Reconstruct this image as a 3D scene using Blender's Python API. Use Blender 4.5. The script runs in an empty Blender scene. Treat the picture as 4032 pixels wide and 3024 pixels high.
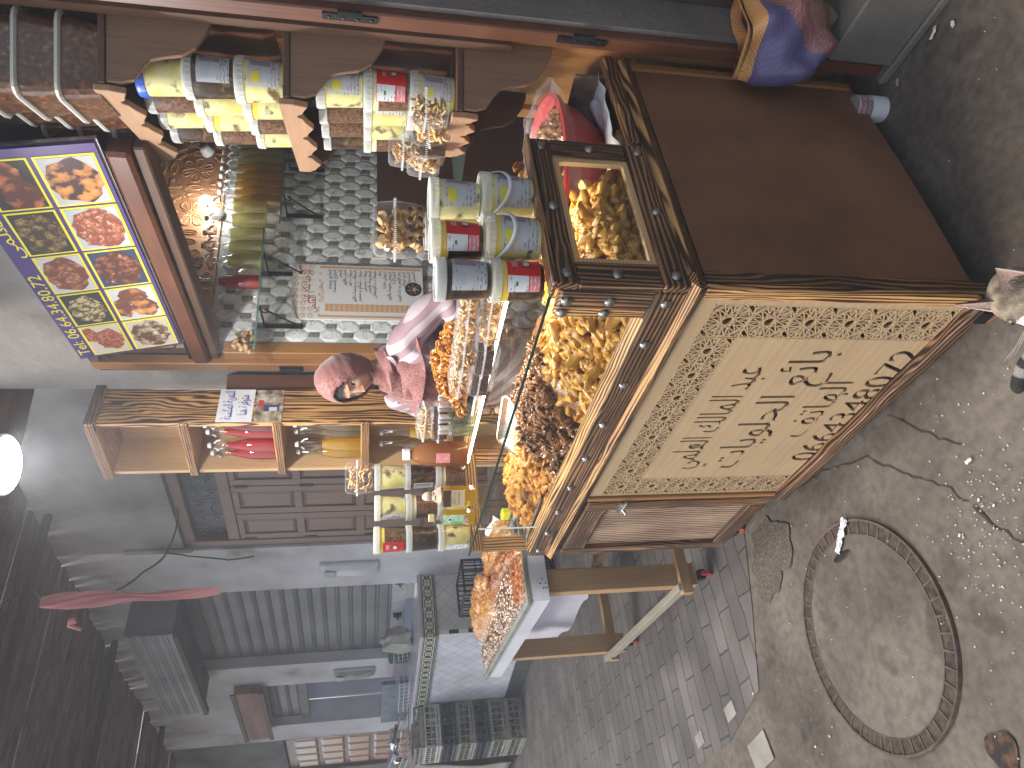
import bpy, bmesh, math, random
from mathutils import Vector, Matrix, noise as mnoise
R=math.radians; PI=math.pi; sin=math.sin; cos=math.cos
random.seed(7)
scene=bpy.context.scene
COL=scene.collection
# ------------------------------------------------------------------ camera
# The photograph was taken with the phone on its side: world "up" runs to the left of the picture.
CAMP=Vector((1.128,-1.040,1.55))
PITCH,ROLL,YAW=R(11.461),R(-0.18),R(55.503)
_f0=Vector((-sin(YAW),cos(YAW),0)); _r0=Vector((cos(YAW),sin(YAW),0)); _z=Vector((0,0,1))
CF=_f0*cos(PITCH)-_z*sin(PITCH)
_d=-(_z*cos(PITCH)+_f0*sin(PITCH))
CR=_r0*cos(ROLL)+_d*sin(ROLL); CD=-_r0*sin(ROLL)+_d*cos(ROLL)
cam=bpy.data.cameras.new('camera'); cam.lens=25.446; cam.sensor_width=36; cam.sensor_fit='HORIZONTAL'
cam.clip_start=0.05; cam.clip_end=200
camo=bpy.data.objects.new('camera',cam); COL.objects.link(camo)
m=Matrix(((CD.x,CR.x,-CF.x,CAMP.x),(CD.y,CR.y,-CF.y,CAMP.y),(CD.z,CR.z,-CF.z,CAMP.z),(0,0,0,1)))
camo.matrix_world=m
scene.camera=camo
# ------------------------------------------------------------------ world and lights
SUN_EL,SUN_AZ=R(51.6),R(209.4)
world=bpy.data.worlds.new("World"); scene.world=world; world.use_nodes=True
wn=world.node_tree; bg=wn.nodes['Background']
sky=wn.nodes.new('ShaderNodeTexSky'); sky.sky_type='NISHITA'; sky.sun_disc=False
sky.sun_elevation=SUN_EL; sky.sun_rotation=SUN_AZ; sky.dust_density=2.0
hs=wn.nodes.new('ShaderNodeHueSaturation'); hs.inputs['Saturation'].default_value=.62; wn.links.new(sky.outputs[0],hs.inputs['Color']); wn.links.new(hs.outputs[0],bg.inputs[0]); bg.inputs[1].default_value=0.14
sun=bpy.data.lights.new('sun','SUN'); sun.energy=1.5; sun.angle=R(22); sun.color=(1,.90,.76)
suno=bpy.data.objects.new('sun',sun); COL.objects.link(suno)
suno.rotation_euler=Vector((-.35,-.62,.9)).to_track_quat('Z','Y').to_euler(); suno.location=(2,-3,6)
scene.view_settings.view_transform='Standard'; scene.view_settings.look='None'
scene.view_settings.exposure=0.75; scene.view_settings.gamma=1
scene.cycles.use_denoising=True
scene.cycles.max_bounces=8; scene.cycles.transparent_max_bounces=24
scene.cycles.transmission_bounces=6; scene.cycles.glossy_bounces=4; scene.cycles.diffuse_bounces=4
scene.cycles.sample_clamp_indirect=6
scene.cycles.caustics_reflective=False; scene.cycles.caustics_refractive=False
def lamp(name,kind,loc,energy,color,size=.1,parent=None,rot=None,sy=None):
    l=bpy.data.lights.new(name,kind); l.energy=energy; l.color=color
    if kind=='POINT': l.shadow_soft_size=size
    if kind=='AREA':
        l.size=size
        if sy: l.shape='RECTANGLE'; l.size_y=sy
    if kind=='SPOT': l.spot_size=R(160); l.spot_blend=.6; l.shadow_soft_size=size
    o=bpy.data.objects.new(name,l); COL.objects.link(o); o.location=loc
    if rot: o.rotation_euler=rot
    if parent: o.parent=parent
    return o
# ------------------------------------------------------------------ turning photo positions into points on real planes
def ray(sx,sy):
    v=CR*(1512-sy)+CD*(sx-2016)+CF*2850.0
    return v.normalized()
def onpl(sx,sy,P,n):
    q=ray(sx,sy); return CAMP+q*((P-CAMP).dot(n)/q.dot(n))
def atz(sx,sy,z): return onpl(sx,sy,Vector((0,0,z)),Vector((0,0,1)))
class Fr:
    """a local frame standing on the ground: x along a wall, y into it, z up"""
    def __init__(s,o,h):
        s.o=Vector(o); s.x=Vector((h[0],h[1],0)).normalized(); s.y=Vector((-s.x.y,s.x.x,0)); s.rz=math.atan2(s.x.y,s.x.x)
    def hit(s,sx,sy,ax,v):
        n=[s.x,s.y,Vector((0,0,1))][ax]; P=onpl(sx,sy,s.o+n*v,n)-s.o
        return Vector((P.dot(s.x),P.dot(s.y),P.z))
    def w(s,a,b,c=0): return s.o+s.x*a+s.y*b+Vector((0,0,c))
SH=Fr((.06,.88,0),(.9915,-.13))        # shop front
LF=Fr((.06,.90,0),(-sin(R(55)),cos(R(55))))  # folded door leaf: y points out of its face
BF=Fr((-5.2,1.28,0),(.985,.17))        # the farther shop fronts
TS=Fr((-1.81,.76,0),(.983,.18))        # tall shelf
W0=Fr((0,0,0),(1,0))
# ------------------------------------------------------------------ materials
def newmat(name):
    m=bpy.data.materials.new(name); m.use_nodes=True; nt=m.node_tree
    return m,nt,nt.nodes['Principled BSDF']
def N(nt,t,**k):
    n=nt.nodes.new('ShaderNode'+t)
    for a,b in k.items():
        if a in n.inputs: n.inputs[a].default_value=b
        else: setattr(n,a,b)
    return n
def ramp(nt,fac,stops,interp='LINEAR'):
    r=nt.nodes.new('ShaderNodeValToRGB'); r.color_ramp.interpolation=interp
    e=r.color_ramp.elements
    while len(e)<len(stops): e.new(.5)
    for i,(p,c) in enumerate(stops):
        e[i].position=p; e[i].color=(*c,1) if len(c)==3 else c
    nt.links.new(fac,r.inputs[0]); return r
def coords(nt,scale=(1,1,1),kind='Object',rot=(0,0,0)):
    tc=nt.nodes.new('ShaderNodeTexCoord'); mp=nt.nodes.new('ShaderNodeMapping')
    mp.inputs['Scale'].default_value=scale; mp.inputs['Rotation'].default_value=rot
    nt.links.new(tc.outputs[kind],mp.inputs[0]); return mp.outputs[0]
def bump(nt,b,h,strength=.3,dist=.01):
    n=N(nt,'Bump'); n.inputs['Strength'].default_value=strength; n.inputs['Distance'].default_value=dist
    nt.links.new(h,n.inputs['Height']); nt.links.new(n.outputs[0],b.inputs['Normal']); return n
def noisy(name,stops,scale=6,detail=6,rough=.7,bumps=.3,bdist=.004,bscale=None,metal=0,stretch=(1,1,1),kind='Object',coat=0,distort=0,spec=None):
    m,nt,b=newmat(name); v=coords(nt,stretch,kind)
    n=N(nt,'TexNoise'); n.inputs['Scale'].default_value=scale; n.inputs['Detail'].default_value=detail; n.inputs['Distortion'].default_value=distort
    nt.links.new(v,n.inputs['Vector'])
    r=ramp(nt,n.outputs[0],stops); nt.links.new(r.outputs[0],b.inputs['Base Color'])
    b.inputs['Roughness'].default_value=rough; b.inputs['Metallic'].default_value=metal; b.inputs['Coat Weight'].default_value=coat
    b.inputs['Coat Roughness'].default_value=.12
    if spec is not None: b.inputs['Specular IOR Level'].default_value=spec
    if bumps:
        n2=N(nt,'TexNoise'); n2.inputs['Scale'].default_value=bscale or scale*4; n2.inputs['Detail'].default_value=5
        nt.links.new(v,n2.inputs['Vector']); bump(nt,b,n2.outputs[0],bumps,bdist)
    return m
def plain(name,c,rough=.5,metal=0,alpha=1,coat=0,trans=0):
    m,nt,b=newmat(name); b.inputs['Base Color'].default_value=(*c,1); b.inputs['Roughness'].default_value=rough
    b.inputs['Metallic'].default_value=metal; b.inputs['Alpha'].default_value=alpha; b.inputs['Coat Weight'].default_value=coat
    return m
def wood(name,stops,axis=0,scale=14,rough=.55,dist=3.2,bumps=.25,stretch=.16,coat=0,knots=True):
    """grain running along the given axis"""
    m,nt,b=newmat(name)
    s=[1,1,1]; s[axis]=stretch
    v=coords(nt,tuple(s))
    oi=N(nt,'ObjectInfo'); add=nt.nodes.new('ShaderNodeVectorMath'); add.operation='ADD'
    sc=nt.nodes.new('ShaderNodeVectorMath'); sc.operation='SCALE'; sc.inputs['Scale'].default_value=7.3
    cmb=N(nt,'CombineXYZ')
    for i in range(3): nt.links.new(oi.outputs['Random'],cmb.inputs[i])
    nt.links.new(cmb.outputs[0],sc.inputs[0]); nt.links.new(v,add.inputs[0]); nt.links.new(sc.outputs[0],add.inputs[1]); v=add.outputs[0]
    n=N(nt,'TexNoise'); n.inputs['Scale'].default_value=9.0 if knots else 5.0; n.inputs['Detail'].default_value=2.6; n.inputs['Distortion'].default_value=.9 if knots else .05
    nt.links.new(v,n.inputs['Vector'])
    sp=N(nt,'SeparateXYZ'); nt.links.new(v,sp.inputs[0]); o1,o2=[k for k in range(3) if k!=axis]
    ad0=N(nt,'Math',operation='ADD'); nt.links.new(sp.outputs[o1],ad0.inputs[0]); nt.links.new(sp.outputs[o2],ad0.inputs[1])
    f0=N(nt,'Math',operation='MULTIPLY'); f0.inputs[1].default_value=2*PI/(.085/scale); nt.links.new(ad0.outputs[0],f0.inputs[0])
    mul=N(nt,'Math',operation='MULTIPLY_ADD'); mul.inputs[1].default_value=scale*dist*(.9 if knots else .4); nt.links.new(n.outputs[0],mul.inputs[0]); nt.links.new(f0.outputs[0],mul.inputs[2])
    w=N(nt,'Math',operation='SINE'); nt.links.new(mul.outputs[0],w.inputs[0])
    ma=N(nt,'MapRange'); ma.inputs['From Min'].default_value=-1; nt.links.new(w.outputs[0],ma.inputs['Value'])
    s2=[60,60,60]; s2[axis]=3
    tc2=coords(nt,tuple(s2)); n2=N(nt,'TexNoise'); n2.inputs['Scale'].default_value=2.2; n2.inputs['Detail'].default_value=4
    nt.links.new(tc2,n2.inputs['Vector'])
    s3=[1,1,1]; s3[axis]=.35; tc3=coords(nt,tuple(s3)); n3=N(nt,'TexNoise'); n3.inputs['Scale'].default_value=9; n3.inputs['Detail'].default_value=4
    nt.links.new(tc3,n3.inputs['Vector'])
    mix=N(nt,'Math',operation='MULTIPLY_ADD'); mix.inputs[1].default_value=.46 if knots else .10; nt.links.new(ma.outputs[0],mix.inputs[0])
    m2=N(nt,'Math',operation='MULTIPLY'); m2.inputs[1].default_value=.38 if knots else .5; nt.links.new(n2.outputs[0],m2.inputs[0])
    nt.links.new(m2.outputs[0],mix.inputs[2])
    mix2=N(nt,'Math',operation='MULTIPLY_ADD'); mix2.inputs[1].default_value=.75 if knots else .5; nt.links.new(n3.outputs[0],mix2.inputs[0]); nt.links.new(mix.outputs[0],mix2.inputs[2])
    sub=N(nt,'Math',operation='SUBTRACT'); sub.inputs[1].default_value=.34 if knots else .10; nt.links.new(mix2.outputs[0],sub.inputs[0])
    r=ramp(nt,sub.outputs[0],stops); nt.links.new(r.outputs[0],b.inputs['Base Color'])
    b.inputs['Roughness'].default_value=rough; b.inputs['Coat Weight'].default_value=coat; b.inputs['Coat Roughness'].default_value=.2
    if bumps: bump(nt,b,sub.outputs[0],bumps,.003)
    return m
def burnt(axis): return wood('burnt_wood_%d'%axis,[(.28,(.014,.007,.004)),(.42,(.050,.022,.010)),(.56,(.15,.068,.027)),(.78,(.36,.19,.085))],axis,6.5,.5,6.5,.35,coat=.15)
BURNT=[burnt(i) for i in range(3)]
def scorch(axis): return wood('scorched_pine_%d'%axis,[(.24,(.035,.014,.006)),(.36,(.17,.07,.022)),(.47,(.48,.25,.085)),(.75,(.62,.37,.15))],axis,7,.5,6.0,.3,coat=.1)
SCORCH=[scorch(i) for i in range(3)]
FLAME=wood('flame_grained_pine',[(.26,(.03,.012,.005)),(.38,(.13,.05,.015)),(.49,(.46,.23,.075)),(.75,(.62,.37,.14))],2,4.2,.5,11,.3,coat=.1,stretch=.16)
PINE=[wood('raw_pine_%d'%i,[(.1,(.42,.25,.11)),(.5,(.58,.38,.19)),(.9,(.68,.48,.26))],i,10,.55,2.0,.1) for i in range(3)]
TPINE=[wood('table_pine_%d'%i,[(.1,(.26,.15,.065)),(.5,(.40,.25,.12)),(.9,(.48,.33,.17))],i,10,.6,2.0,.1) for i in range(3)]
LATH=[wood('grey_lath_%d'%i,[(.1,(.16,.14,.11)),(.5,(.30,.28,.22)),(.9,(.42,.39,.31))],i,8,.8,2,.3) for i in range(3)]
DOORW=[wood('red_door_wood_%d'%i,[(.1,(.04,.014,.007)),(.45,(.10,.035,.016)),(.9,(.18,.068,.03))],i,8,.42,1.6,.1,coat=.15,knots=False) for i in range(3)]
LEAFW=[wood('orange_varnished_wood_%d'%i,[(.1,(.17,.07,.022)),(.5,(.34,.16,.05)),(.9,(.50,.27,.09))],i,8,.32,1.4,.08,coat=.5,knots=False) for i in range(3)]
OLDW=[wood('old_brown_wood_%d'%i,[(.1,(.035,.018,.010)),(.5,(.085,.043,.024)),(.9,(.16,.085,.048))],i,8,.6,1.6,.15,knots=False) for i in range(3)]
BRACKW=wood('bracket_wood',[(.1,(.10,.055,.03)),(.5,(.19,.11,.065)),(.9,(.28,.17,.10))],2,9,.6,1.6,.1,knots=False)
SHELFW=[wood('shelf_wood_%d'%i,[(.1,(.20,.12,.07)),(.5,(.33,.20,.12)),(.9,(.45,.29,.18))],i,9,.6,1.6,.1,knots=False) for i in range(3)]
FARDOOR=[wood('faded_door_wood_%d'%i,[(.1,(.10,.055,.04)),(.5,(.17,.095,.065)),(.9,(.25,.15,.105))],i,8,.45,1.6,.1,coat=.2,knots=False) for i in range(3)]
PLY=wood('carved_plywood',[(.1,(.32,.22,.125)),(.5,(.42,.30,.175)),(.9,(.50,.37,.23))],0,3,.62,.5,.06,stretch=.05,knots=False)
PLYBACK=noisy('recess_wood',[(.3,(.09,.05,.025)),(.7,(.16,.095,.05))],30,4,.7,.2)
PLASTER=noisy('rough_plaster',[(.32,(.13,.12,.11)),(.44,(.27,.255,.24)),(.56,(.36,.345,.325)),(.70,(.47,.45,.42))],1.5,12,.92,.5,.012,22)
PLASTERW=noisy('white_plaster',[(.30,(.25,.235,.225)),(.42,(.47,.455,.465)),(.6,(.60,.585,.61)),(.8,(.68,.66,.68))],1.8,12,.9,.45,.01,25)
PLASTERD=noisy('dirty_plaster',[(.3,(.085,.078,.075)),(.55,(.17,.155,.145)),(.8,(.25,.235,.215))],2.4,9,.92,.6,.01,60)
BLACKM=plain('black_iron',(.012,.012,.014),.45,.4)
STEEL=noisy('worn_steel',[(.3,(.35,.35,.36)),(.7,(.55,.55,.57))],12,4,.35,.05,metal=.9)
STUD=noisy('aged_stud_metal',[(.3,(.16,.15,.14)),(.7,(.42,.40,.38))],60,3,.28,.05,metal=.95)
def glass(name,tint=(.93,.97,.96),refl=.5,rough=.02,base=.03):
    m=bpy.data.materials.new(name); m.use_nodes=True; nt=m.node_tree; nt.nodes.clear()
    out=N(nt,'OutputMaterial'); t=N(nt,'BsdfTransparent'); t.inputs[0].default_value=(*tint,1)
    g=N(nt,'BsdfGlossy'); g.inputs['Roughness'].default_value=rough
    lw=N(nt,'LayerWeight'); lw.inputs[0].default_value=.35
    mr=N(nt,'MapRange'); mr.inputs['To Min'].default_value=base; mr.inputs['To Max'].default_value=refl
    nt.links.new(lw.outputs['Fresnel'],mr.inputs['Value'])
    mx=N(nt,'MixShader'); nt.links.new(mr.outputs[0],mx.inputs[0]); nt.links.new(t.outputs[0],mx.inputs[1]); nt.links.new(g.outputs[0],mx.inputs[2]); nt.links.new(mx.outputs[0],out.inputs[0])
    return m
GLASS=glass('clear_glass'); GEDGE=glass('green_glass_edge',(.25,.5,.42),.4,.05,.15)
BOTTLEG=glass('bottle_glass',(.96,.98,.97),.45,.03,.05)
def film(name,tint=(.92,.93,.95),op=.12,col=(.9,.9,.93),bs=25,bst=1.0,refl=.6,rough=.12):
    m=bpy.data.materials.new(name); m.use_nodes=True; nt=m.node_tree; nt.nodes.clear()
    out=N(nt,'OutputMaterial'); t=N(nt,'BsdfTransparent'); t.inputs[0].default_value=(*tint,1)
    g=N(nt,'BsdfPrincipled'); g.inputs['Base Color'].default_value=(*col,1); g.inputs['Roughness'].default_value=rough; g.inputs['Specular IOR Level'].default_value=.8
    v=coords(nt); n=N(nt,'TexNoise'); n.inputs['Scale'].default_value=bs; n.inputs['Distortion'].default_value=.8; nt.links.new(v,n.inputs['Vector'])
    bp=N(nt,'Bump'); bp.inputs['Strength'].default_value=bst; bp.inputs['Distance'].default_value=.01; nt.links.new(n.outputs[0],bp.inputs['Height']); nt.links.new(bp.outputs[0],g.inputs['Normal'])
    lw=N(nt,'LayerWeight'); lw.inputs[0].default_value=.4; nt.links.new(bp.outputs[0],lw.inputs['Normal'])
    mr=N(nt,'MapRange'); mr.inputs['From Min'].default_value=.35; mr.inputs['To Min'].default_value=op; mr.inputs['To Max'].default_value=refl; nt.links.new(lw.outputs['Facing'],mr.inputs['Value'])
    mx=N(nt,'MixShader'); nt.links.new(mr.outputs[0],mx.inputs[0]); nt.links.new(t.outputs[0],mx.inputs[1]); nt.links.new(g.outputs[0],mx.inputs[2]); nt.links.new(mx.outputs[0],out.inputs[0])
    return m
FILM=film('cling_film',(.97,.97,.98),op=.02,refl=.26); CLAM=film('clear_pack_plastic',(.97,.97,.98),.035,(.75,.77,.8),40,.25,.38,.08)
LIDP=film('translucent_lid',(.9,.92,.92),.62,(.72,.74,.72),40,.05,.9,.25)
RIM=film('milky_rim',(.95,.96,.95),.48,(.74,.76,.74),40,.05,.95,.3)
def liquid(name,c,op=.45):
    m=bpy.data.materials.new(name); m.use_nodes=True; nt=m.node_tree; nt.nodes.clear()
    out=N(nt,'OutputMaterial'); t=N(nt,'BsdfTransparent'); t.inputs[0].default_value=(*[min(1,x**.6) for x in c],1)
    g=N(nt,'BsdfPrincipled'); g.inputs['Base Color'].default_value=(*c,1); g.inputs['Roughness'].default_value=.04; g.inputs['Coat Weight'].default_value=.6; g.inputs['Coat Roughness'].default_value=.03
    tl=N(nt,'BsdfTranslucent'); tl.inputs[0].default_value=(*c,1); mt=N(nt,'MixShader'); mt.inputs[0].default_value=.5; nt.links.new(g.outputs[0],mt.inputs[1]); nt.links.new(tl.outputs[0],mt.inputs[2])
    mx=N(nt,'MixShader'); mx.inputs[0].default_value=op; nt.links.new(t.outputs[0],mx.inputs[1]); nt.links.new(mt.outputs[0],mx.inputs[2]); nt.links.new(mx.outputs[0],out.inputs[0])
    return m
RED=liquid('red_syrup',(.72,.02,.008),.92); DRED=liquid('dark_red_syrup',(.36,.015,.012),.9)
AMB=liquid('amber_liquid',(.95,.62,.03),.60); PALE=liquid('pale_yellow_liquid',(.97,.90,.45),.60); BRN=liquid('dim_amber_liquid',(.42,.30,.10),.5)
WAT=liquid('cloudy_water',(.75,.76,.55),.22); OIL=liquid('oil',(.95,.68,.03),.55)
def emis(name,c,s):
    m=bpy.data.materials.new(name); m.use_nodes=True; nt=m.node_tree; nt.nodes.clear()
    out=N(nt,'OutputMaterial'); e=N(nt,'Emission'); e.inputs[0].default_value=(*c,1); e.inputs[1].default_value=s; nt.links.new(e.outputs[0],out.inputs[0]); return m
WHITEP=plain('white_plastic',(.72,.74,.76),.35); BLACKP=plain('black_plastic',(.015,.015,.017),.4)
PAPER=noisy('paper',[(.3,(.66,.68,.72)),(.7,(.78,.80,.84))],9,3,.8,.15,.003)
# ------------------------------------------------------------------ mesh builder
class MB:
    def __init__(s): s.v=[]; s.f=[]; s.mi=[]; s.cur=0
    def add(s,vs,fs):
        o=len(s.v); s.v+=[tuple(a) for a in vs]; s.f+=[tuple(i+o for i in f) for f in fs]; s.mi+=[s.cur]*len(fs); return s
    def box(s,x0,y0,z0,x1,y1,z1,M=None):
        vs=[Vector((x,y,z)) for z in(z0,z1) for y in(y0,y1) for x in(x0,x1)]
        if M: vs=[M@v for v in vs]
        return s.add(vs,[(0,2,3,1),(4,5,7,6),(0,1,5,4),(2,6,7,3),(0,4,6,2),(1,3,7,5)])
    def bar(s,a,b,w,t,up=(0,0,1)):
        a=Vector(a);b=Vector(b);d=(b-a); L=d.length; d.normalize(); u=Vector(up)
        if abs(d.dot(u))>.98: u=Vector((1,0,0))
        sd=d.cross(u).normalized(); u=sd.cross(d)
        M=Matrix(((d.x,sd.x,u.x,a.x),(d.y,sd.y,u.y,a.y),(d.z,sd.z,u.z,a.z),(0,0,0,1)))
        return s.box(0,-w/2,-t/2,L,w/2,t/2,M)
    def prism(s,poly,d0,d1,M=None):
        """polygon in x,z swept along y from d0 to d1"""
        n=len(poly); vs=[Vector((x,d0,z)) for x,z in poly]+[Vector((x,d1,z)) for x,z in poly]
        if M: vs=[M@v for v in vs]
        s.add(vs,[tuple(range(n)),tuple(range(2*n-1,n-1,-1))]+[(i,(i+n),(i+1)%n+n,(i+1)%n) for i in range(n)]); return s
    def lathe(s,prof,seg=20,c=(0,0,0),M=None,rfun=None):
        n=len(prof); vs=[]; fs=[]
        for i in range(seg):
            a=2*PI*i/seg
            for k,(r,z) in enumerate(prof):
                rr=r*(rfun(a,z) if rfun else 1)
                v=Vector((c[0]+rr*cos(a),c[1]+rr*sin(a),c[2]+z)); vs.append(M@v if M else v)
        for i in range(seg):
            j=(i+1)%seg
            for k in range(n-1): fs.append((i*n+k,j*n+k,j*n+k+1,i*n+k+1))
        if prof[0][0]>1e-6: fs.append(tuple(i*n for i in range(seg))[::-1])
        flat=prof[0][0]<1e-6 and max(p[1] for p in prof)-min(p[1] for p in prof)<.0036
        if prof[-1][0]>1e-6 and not flat: fs.append(tuple(i*n+n-1 for i in range(seg)))
        return s.add(vs,fs)
    def tube(s,pts,r,seg=6,closed=False,r2=None):
        pts=[Vector(p) for p in pts]; n=len(pts); vs=[];fs=[]; up=None
        for i,p in enumerate(pts):
            a=pts[(i-1)%n] if (closed or i>0) else p; b=pts[(i+1)%n] if (closed or i<n-1) else p
            t=(b-a).normalized()
            if up is None: up=Vector((0,0,1)) if abs(t.z)<.9 else Vector((1,0,0))
            sd=t.cross(up).normalized(); up=sd.cross(t).normalized()
            rr=r if r2 is None else r+(r2-r)*i/(n-1)
            for k in range(seg):
                an=2*PI*k/seg; vs.append(p+(sd*cos(an)+up*sin(an))*rr)
        m=n if closed else n-1
        for i in range(m):
            j=(i+1)%n
            for k in range(seg): fs.append((i*seg+k,i*seg+(k+1)%seg,j*seg+(k+1)%seg,j*seg+k))
        if not closed: fs+= [tuple(range(seg))[::-1],tuple((n-1)*seg+k for k in range(seg))]
        return s.add(vs,fs)
    def sphere(s,c,r,seg=12,rings=8,fn=None):
        if not isinstance(r,(tuple,list)): r=(r,r,r)
        c=Vector(c); vs=[];fs=[]
        for i in range(rings+1):
            th=PI*i/rings
            for k in range(seg):
                a=2*PI*k/seg; u=Vector((sin(th)*cos(a),sin(th)*sin(a),cos(th)))
                q=fn(u) if fn else 1
                vs.append(c+Vector((u.x*r[0],u.y*r[1],u.z*r[2]))*q)
        for i in range(rings):
            for k in range(seg): fs.append((i*seg+k,(i+1)*seg+k,(i+1)*seg+(k+1)%seg,i*seg+(k+1)%seg))
        return s.add(vs,fs)
    def grid(s,nx,ny,fn):
        vs=[fn(i/nx,j/ny) for j in range(ny+1) for i in range(nx+1)]
        return s.add(vs,[(j*(nx+1)+i,j*(nx+1)+i+1,(j+1)*(nx+1)+i+1,(j+1)*(nx+1)+i) for j in range(ny) for i in range(nx)])
    def build(s,name,mat,parent=None,frame=None,loc=None,rz=0,smooth=False,bevel=0,solid=0,sub=0):
        me=bpy.data.meshes.new(name); me.from_pydata(s.v,[],s.f)
        for mm in (mat if isinstance(mat,(list,tuple)) else [mat]): me.materials.append(mm)
        if isinstance(mat,(list,tuple)):
            for p,i in zip(me.polygons,s.mi): p.material_index=i
        if smooth:
            for p in me.polygons: p.use_smooth=True
        me.update()
        bm=bmesh.new(); bm.from_mesh(me); bmesh.ops.remove_doubles(bm,verts=bm.verts,dist=1e-6); bmesh.ops.recalc_face_normals(bm,faces=bm.faces); bm.to_mesh(me); bm.free()
        o=bpy.data.objects.new(name,me); COL.objects.link(o)
        if parent: o.parent=parent
        elif frame: o.location=frame.o; o.rotation_euler=(0,0,frame.rz)
        if loc is not None: o.location=loc
        if rz: o.rotation_euler=(0,0,rz)
        if solid: md=o.modifiers.new('s','SOLIDIFY'); md.thickness=solid
        if bevel: md=o.modifiers.new('b','BEVEL'); md.width=bevel; md.segments=1; md.limit_method='ANGLE'; md.angle_limit=R(40)
        if sub: md=o.modifiers.new('u','SUBSURF'); md.levels=sub; md.render_levels=sub
        if smooth and not sub:
            try:
                me.set_sharp_from_angle(angle=R(50))
            except Exception: pass
        return o
def tag(o,label=None,cat=None,group=None,kind=None):
    if label: o['label']=label
    if cat: o['category']=cat
    if group: o['group']=group
    if kind: o['kind']=kind
    return o
def thing(name,label,cat,loc=(0,0,0),rz=0,group=None,frame=None):
    o=bpy.data.objects.new(name,None); COL.objects.link(o); o.empty_display_size=.05
    o.location=frame.o if frame else loc; o.rotation_euler=(0,0,frame.rz if frame else rz)
    return tag(o,label,cat,group)
def struct(o): o['kind']='structure'; return o
# ------------------------------------------------------------------ lettering
_F={}
def _af(*rows):
    for r in rows:
        ch,b,n=r; _F[ch]=[chr(b+i) for i in range(n)]
_af(('ا',0xfe8d,2),('أ',0xfe83,2),('آ',0xfe81,2),('ب',0xfe8f,4),('ة',0xfe93,2),('ت',0xfe95,4),('ث',0xfe99,4),('ج',0xfe9d,4),('ح',0xfea1,4),('خ',0xfea5,4),('د',0xfea9,2),('ذ',0xfeab,2),('ر',0xfead,2),('ز',0xfeaf,2),('س',0xfeb1,4),('ش',0xfeb5,4),('ص',0xfeb9,4),('ض',0xfebd,4),('ط',0xfec1,4),('ظ',0xfec5,4),('ع',0xfec9,4),('غ',0xfecd,4),('ف',0xfed1,4),('ق',0xfed5,4),('ك',0xfed9,4),('ل',0xfedd,4),('م',0xfee1,4),('ن',0xfee5,4),('ه',0xfee9,4),('و',0xfeed,2),('ى',0xfeef,2),('ي',0xfef1,4),('ئ',0xfe89,4))
_F['ء']=['\ufe80']
def shape(s):
    out=[]
    for i,ch in enumerate(s):
        f=_F.get(ch)
        if not f: out.append(ch); continue
        prev=i>0 and len(_F.get(s[i-1],''))==4; nxt=i<len(s)-1 and s[i+1] in _F and len(f)==4 and s[i+1]!='ء'
        if len(f)==1: out.append(f[0])
        else: out.append(f[3] if prev and nxt else f[1] if prev else f[2] if nxt else f[0])
    return ''.join(out)[::-1] if any(c in _F for c in s) else s
_G={}
BOLD=[0.0]
def _tm(t):
    c=bpy.data.curves.new('t','FONT'); c.body=t; c.resolution_u=3; c.offset=BOLD[0]
    o=bpy.data.objects.new('t',c); COL.objects.link(o); bpy.context.view_layer.update()
    dg=bpy.context.evaluated_depsgraph_get(); me=bpy.data.meshes.new_from_object(o.evaluated_get(dg))
    vs=[tuple(v.co)[:2] for v in me.vertices]; fs=[tuple(p.vertices) for p in me.polygons]
    bpy.data.objects.remove(o); bpy.data.curves.remove(c); bpy.data.meshes.remove(me); return vs,fs
def glyph(ch):
    key=(ch,BOLD[0])
    if key not in _G:
        if ch==' ': vs,fs=[],[]
        else: vs,fs=_tm(ch)
        v2,_=_tm('H'+ch+'|') ; v3,_=_tm('H|')
        adv=max(v[0] for v in v2)-max(v[0] for v in v3)
        _G[key]=(vs,fs,adv)
    return _G[key]
def text_layout(t,bold=0):
    t=shape(t); x=0; V=[];Fs=[]
    for ch in t:
        vs,fs,adv=glyph(ch); o=len(V); V+=[(a+x,b) for a,b in vs]; Fs.append([tuple(i+o for i in f) for f in fs]); x+=adv
    return V,Fs,x
def add_text(mb,t,M,h,align='C',thick=.0006,maxw=None,stretch=1):
    """lettering on the plane x right, z up (y=0 face looking to -y), as thin raised shapes; each glyph on its own hair-thin level so nothing coincides"""
    V,Fs,w=text_layout(t); k=h; kx=h*stretch
    if maxw and w*kx>maxw: kx=maxw/w
    ox={'C':-w/2,'L':0,'R':-w}[align]*kx
    for gi,fs in enumerate(Fs):
        off=-thick-(gi%2)*.00012; used={}
        vs=[];ff=[]
        for f in fs:
            q=[]
            for i in f:
                if i not in used: used[i]=len(vs); vs.append(M@Vector((ox+V[i][0]*kx,off,V[i][1]*k)))
                q.append(used[i])
            ff.append(tuple(q))
        mb.add(vs,ff)
    return mb
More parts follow.
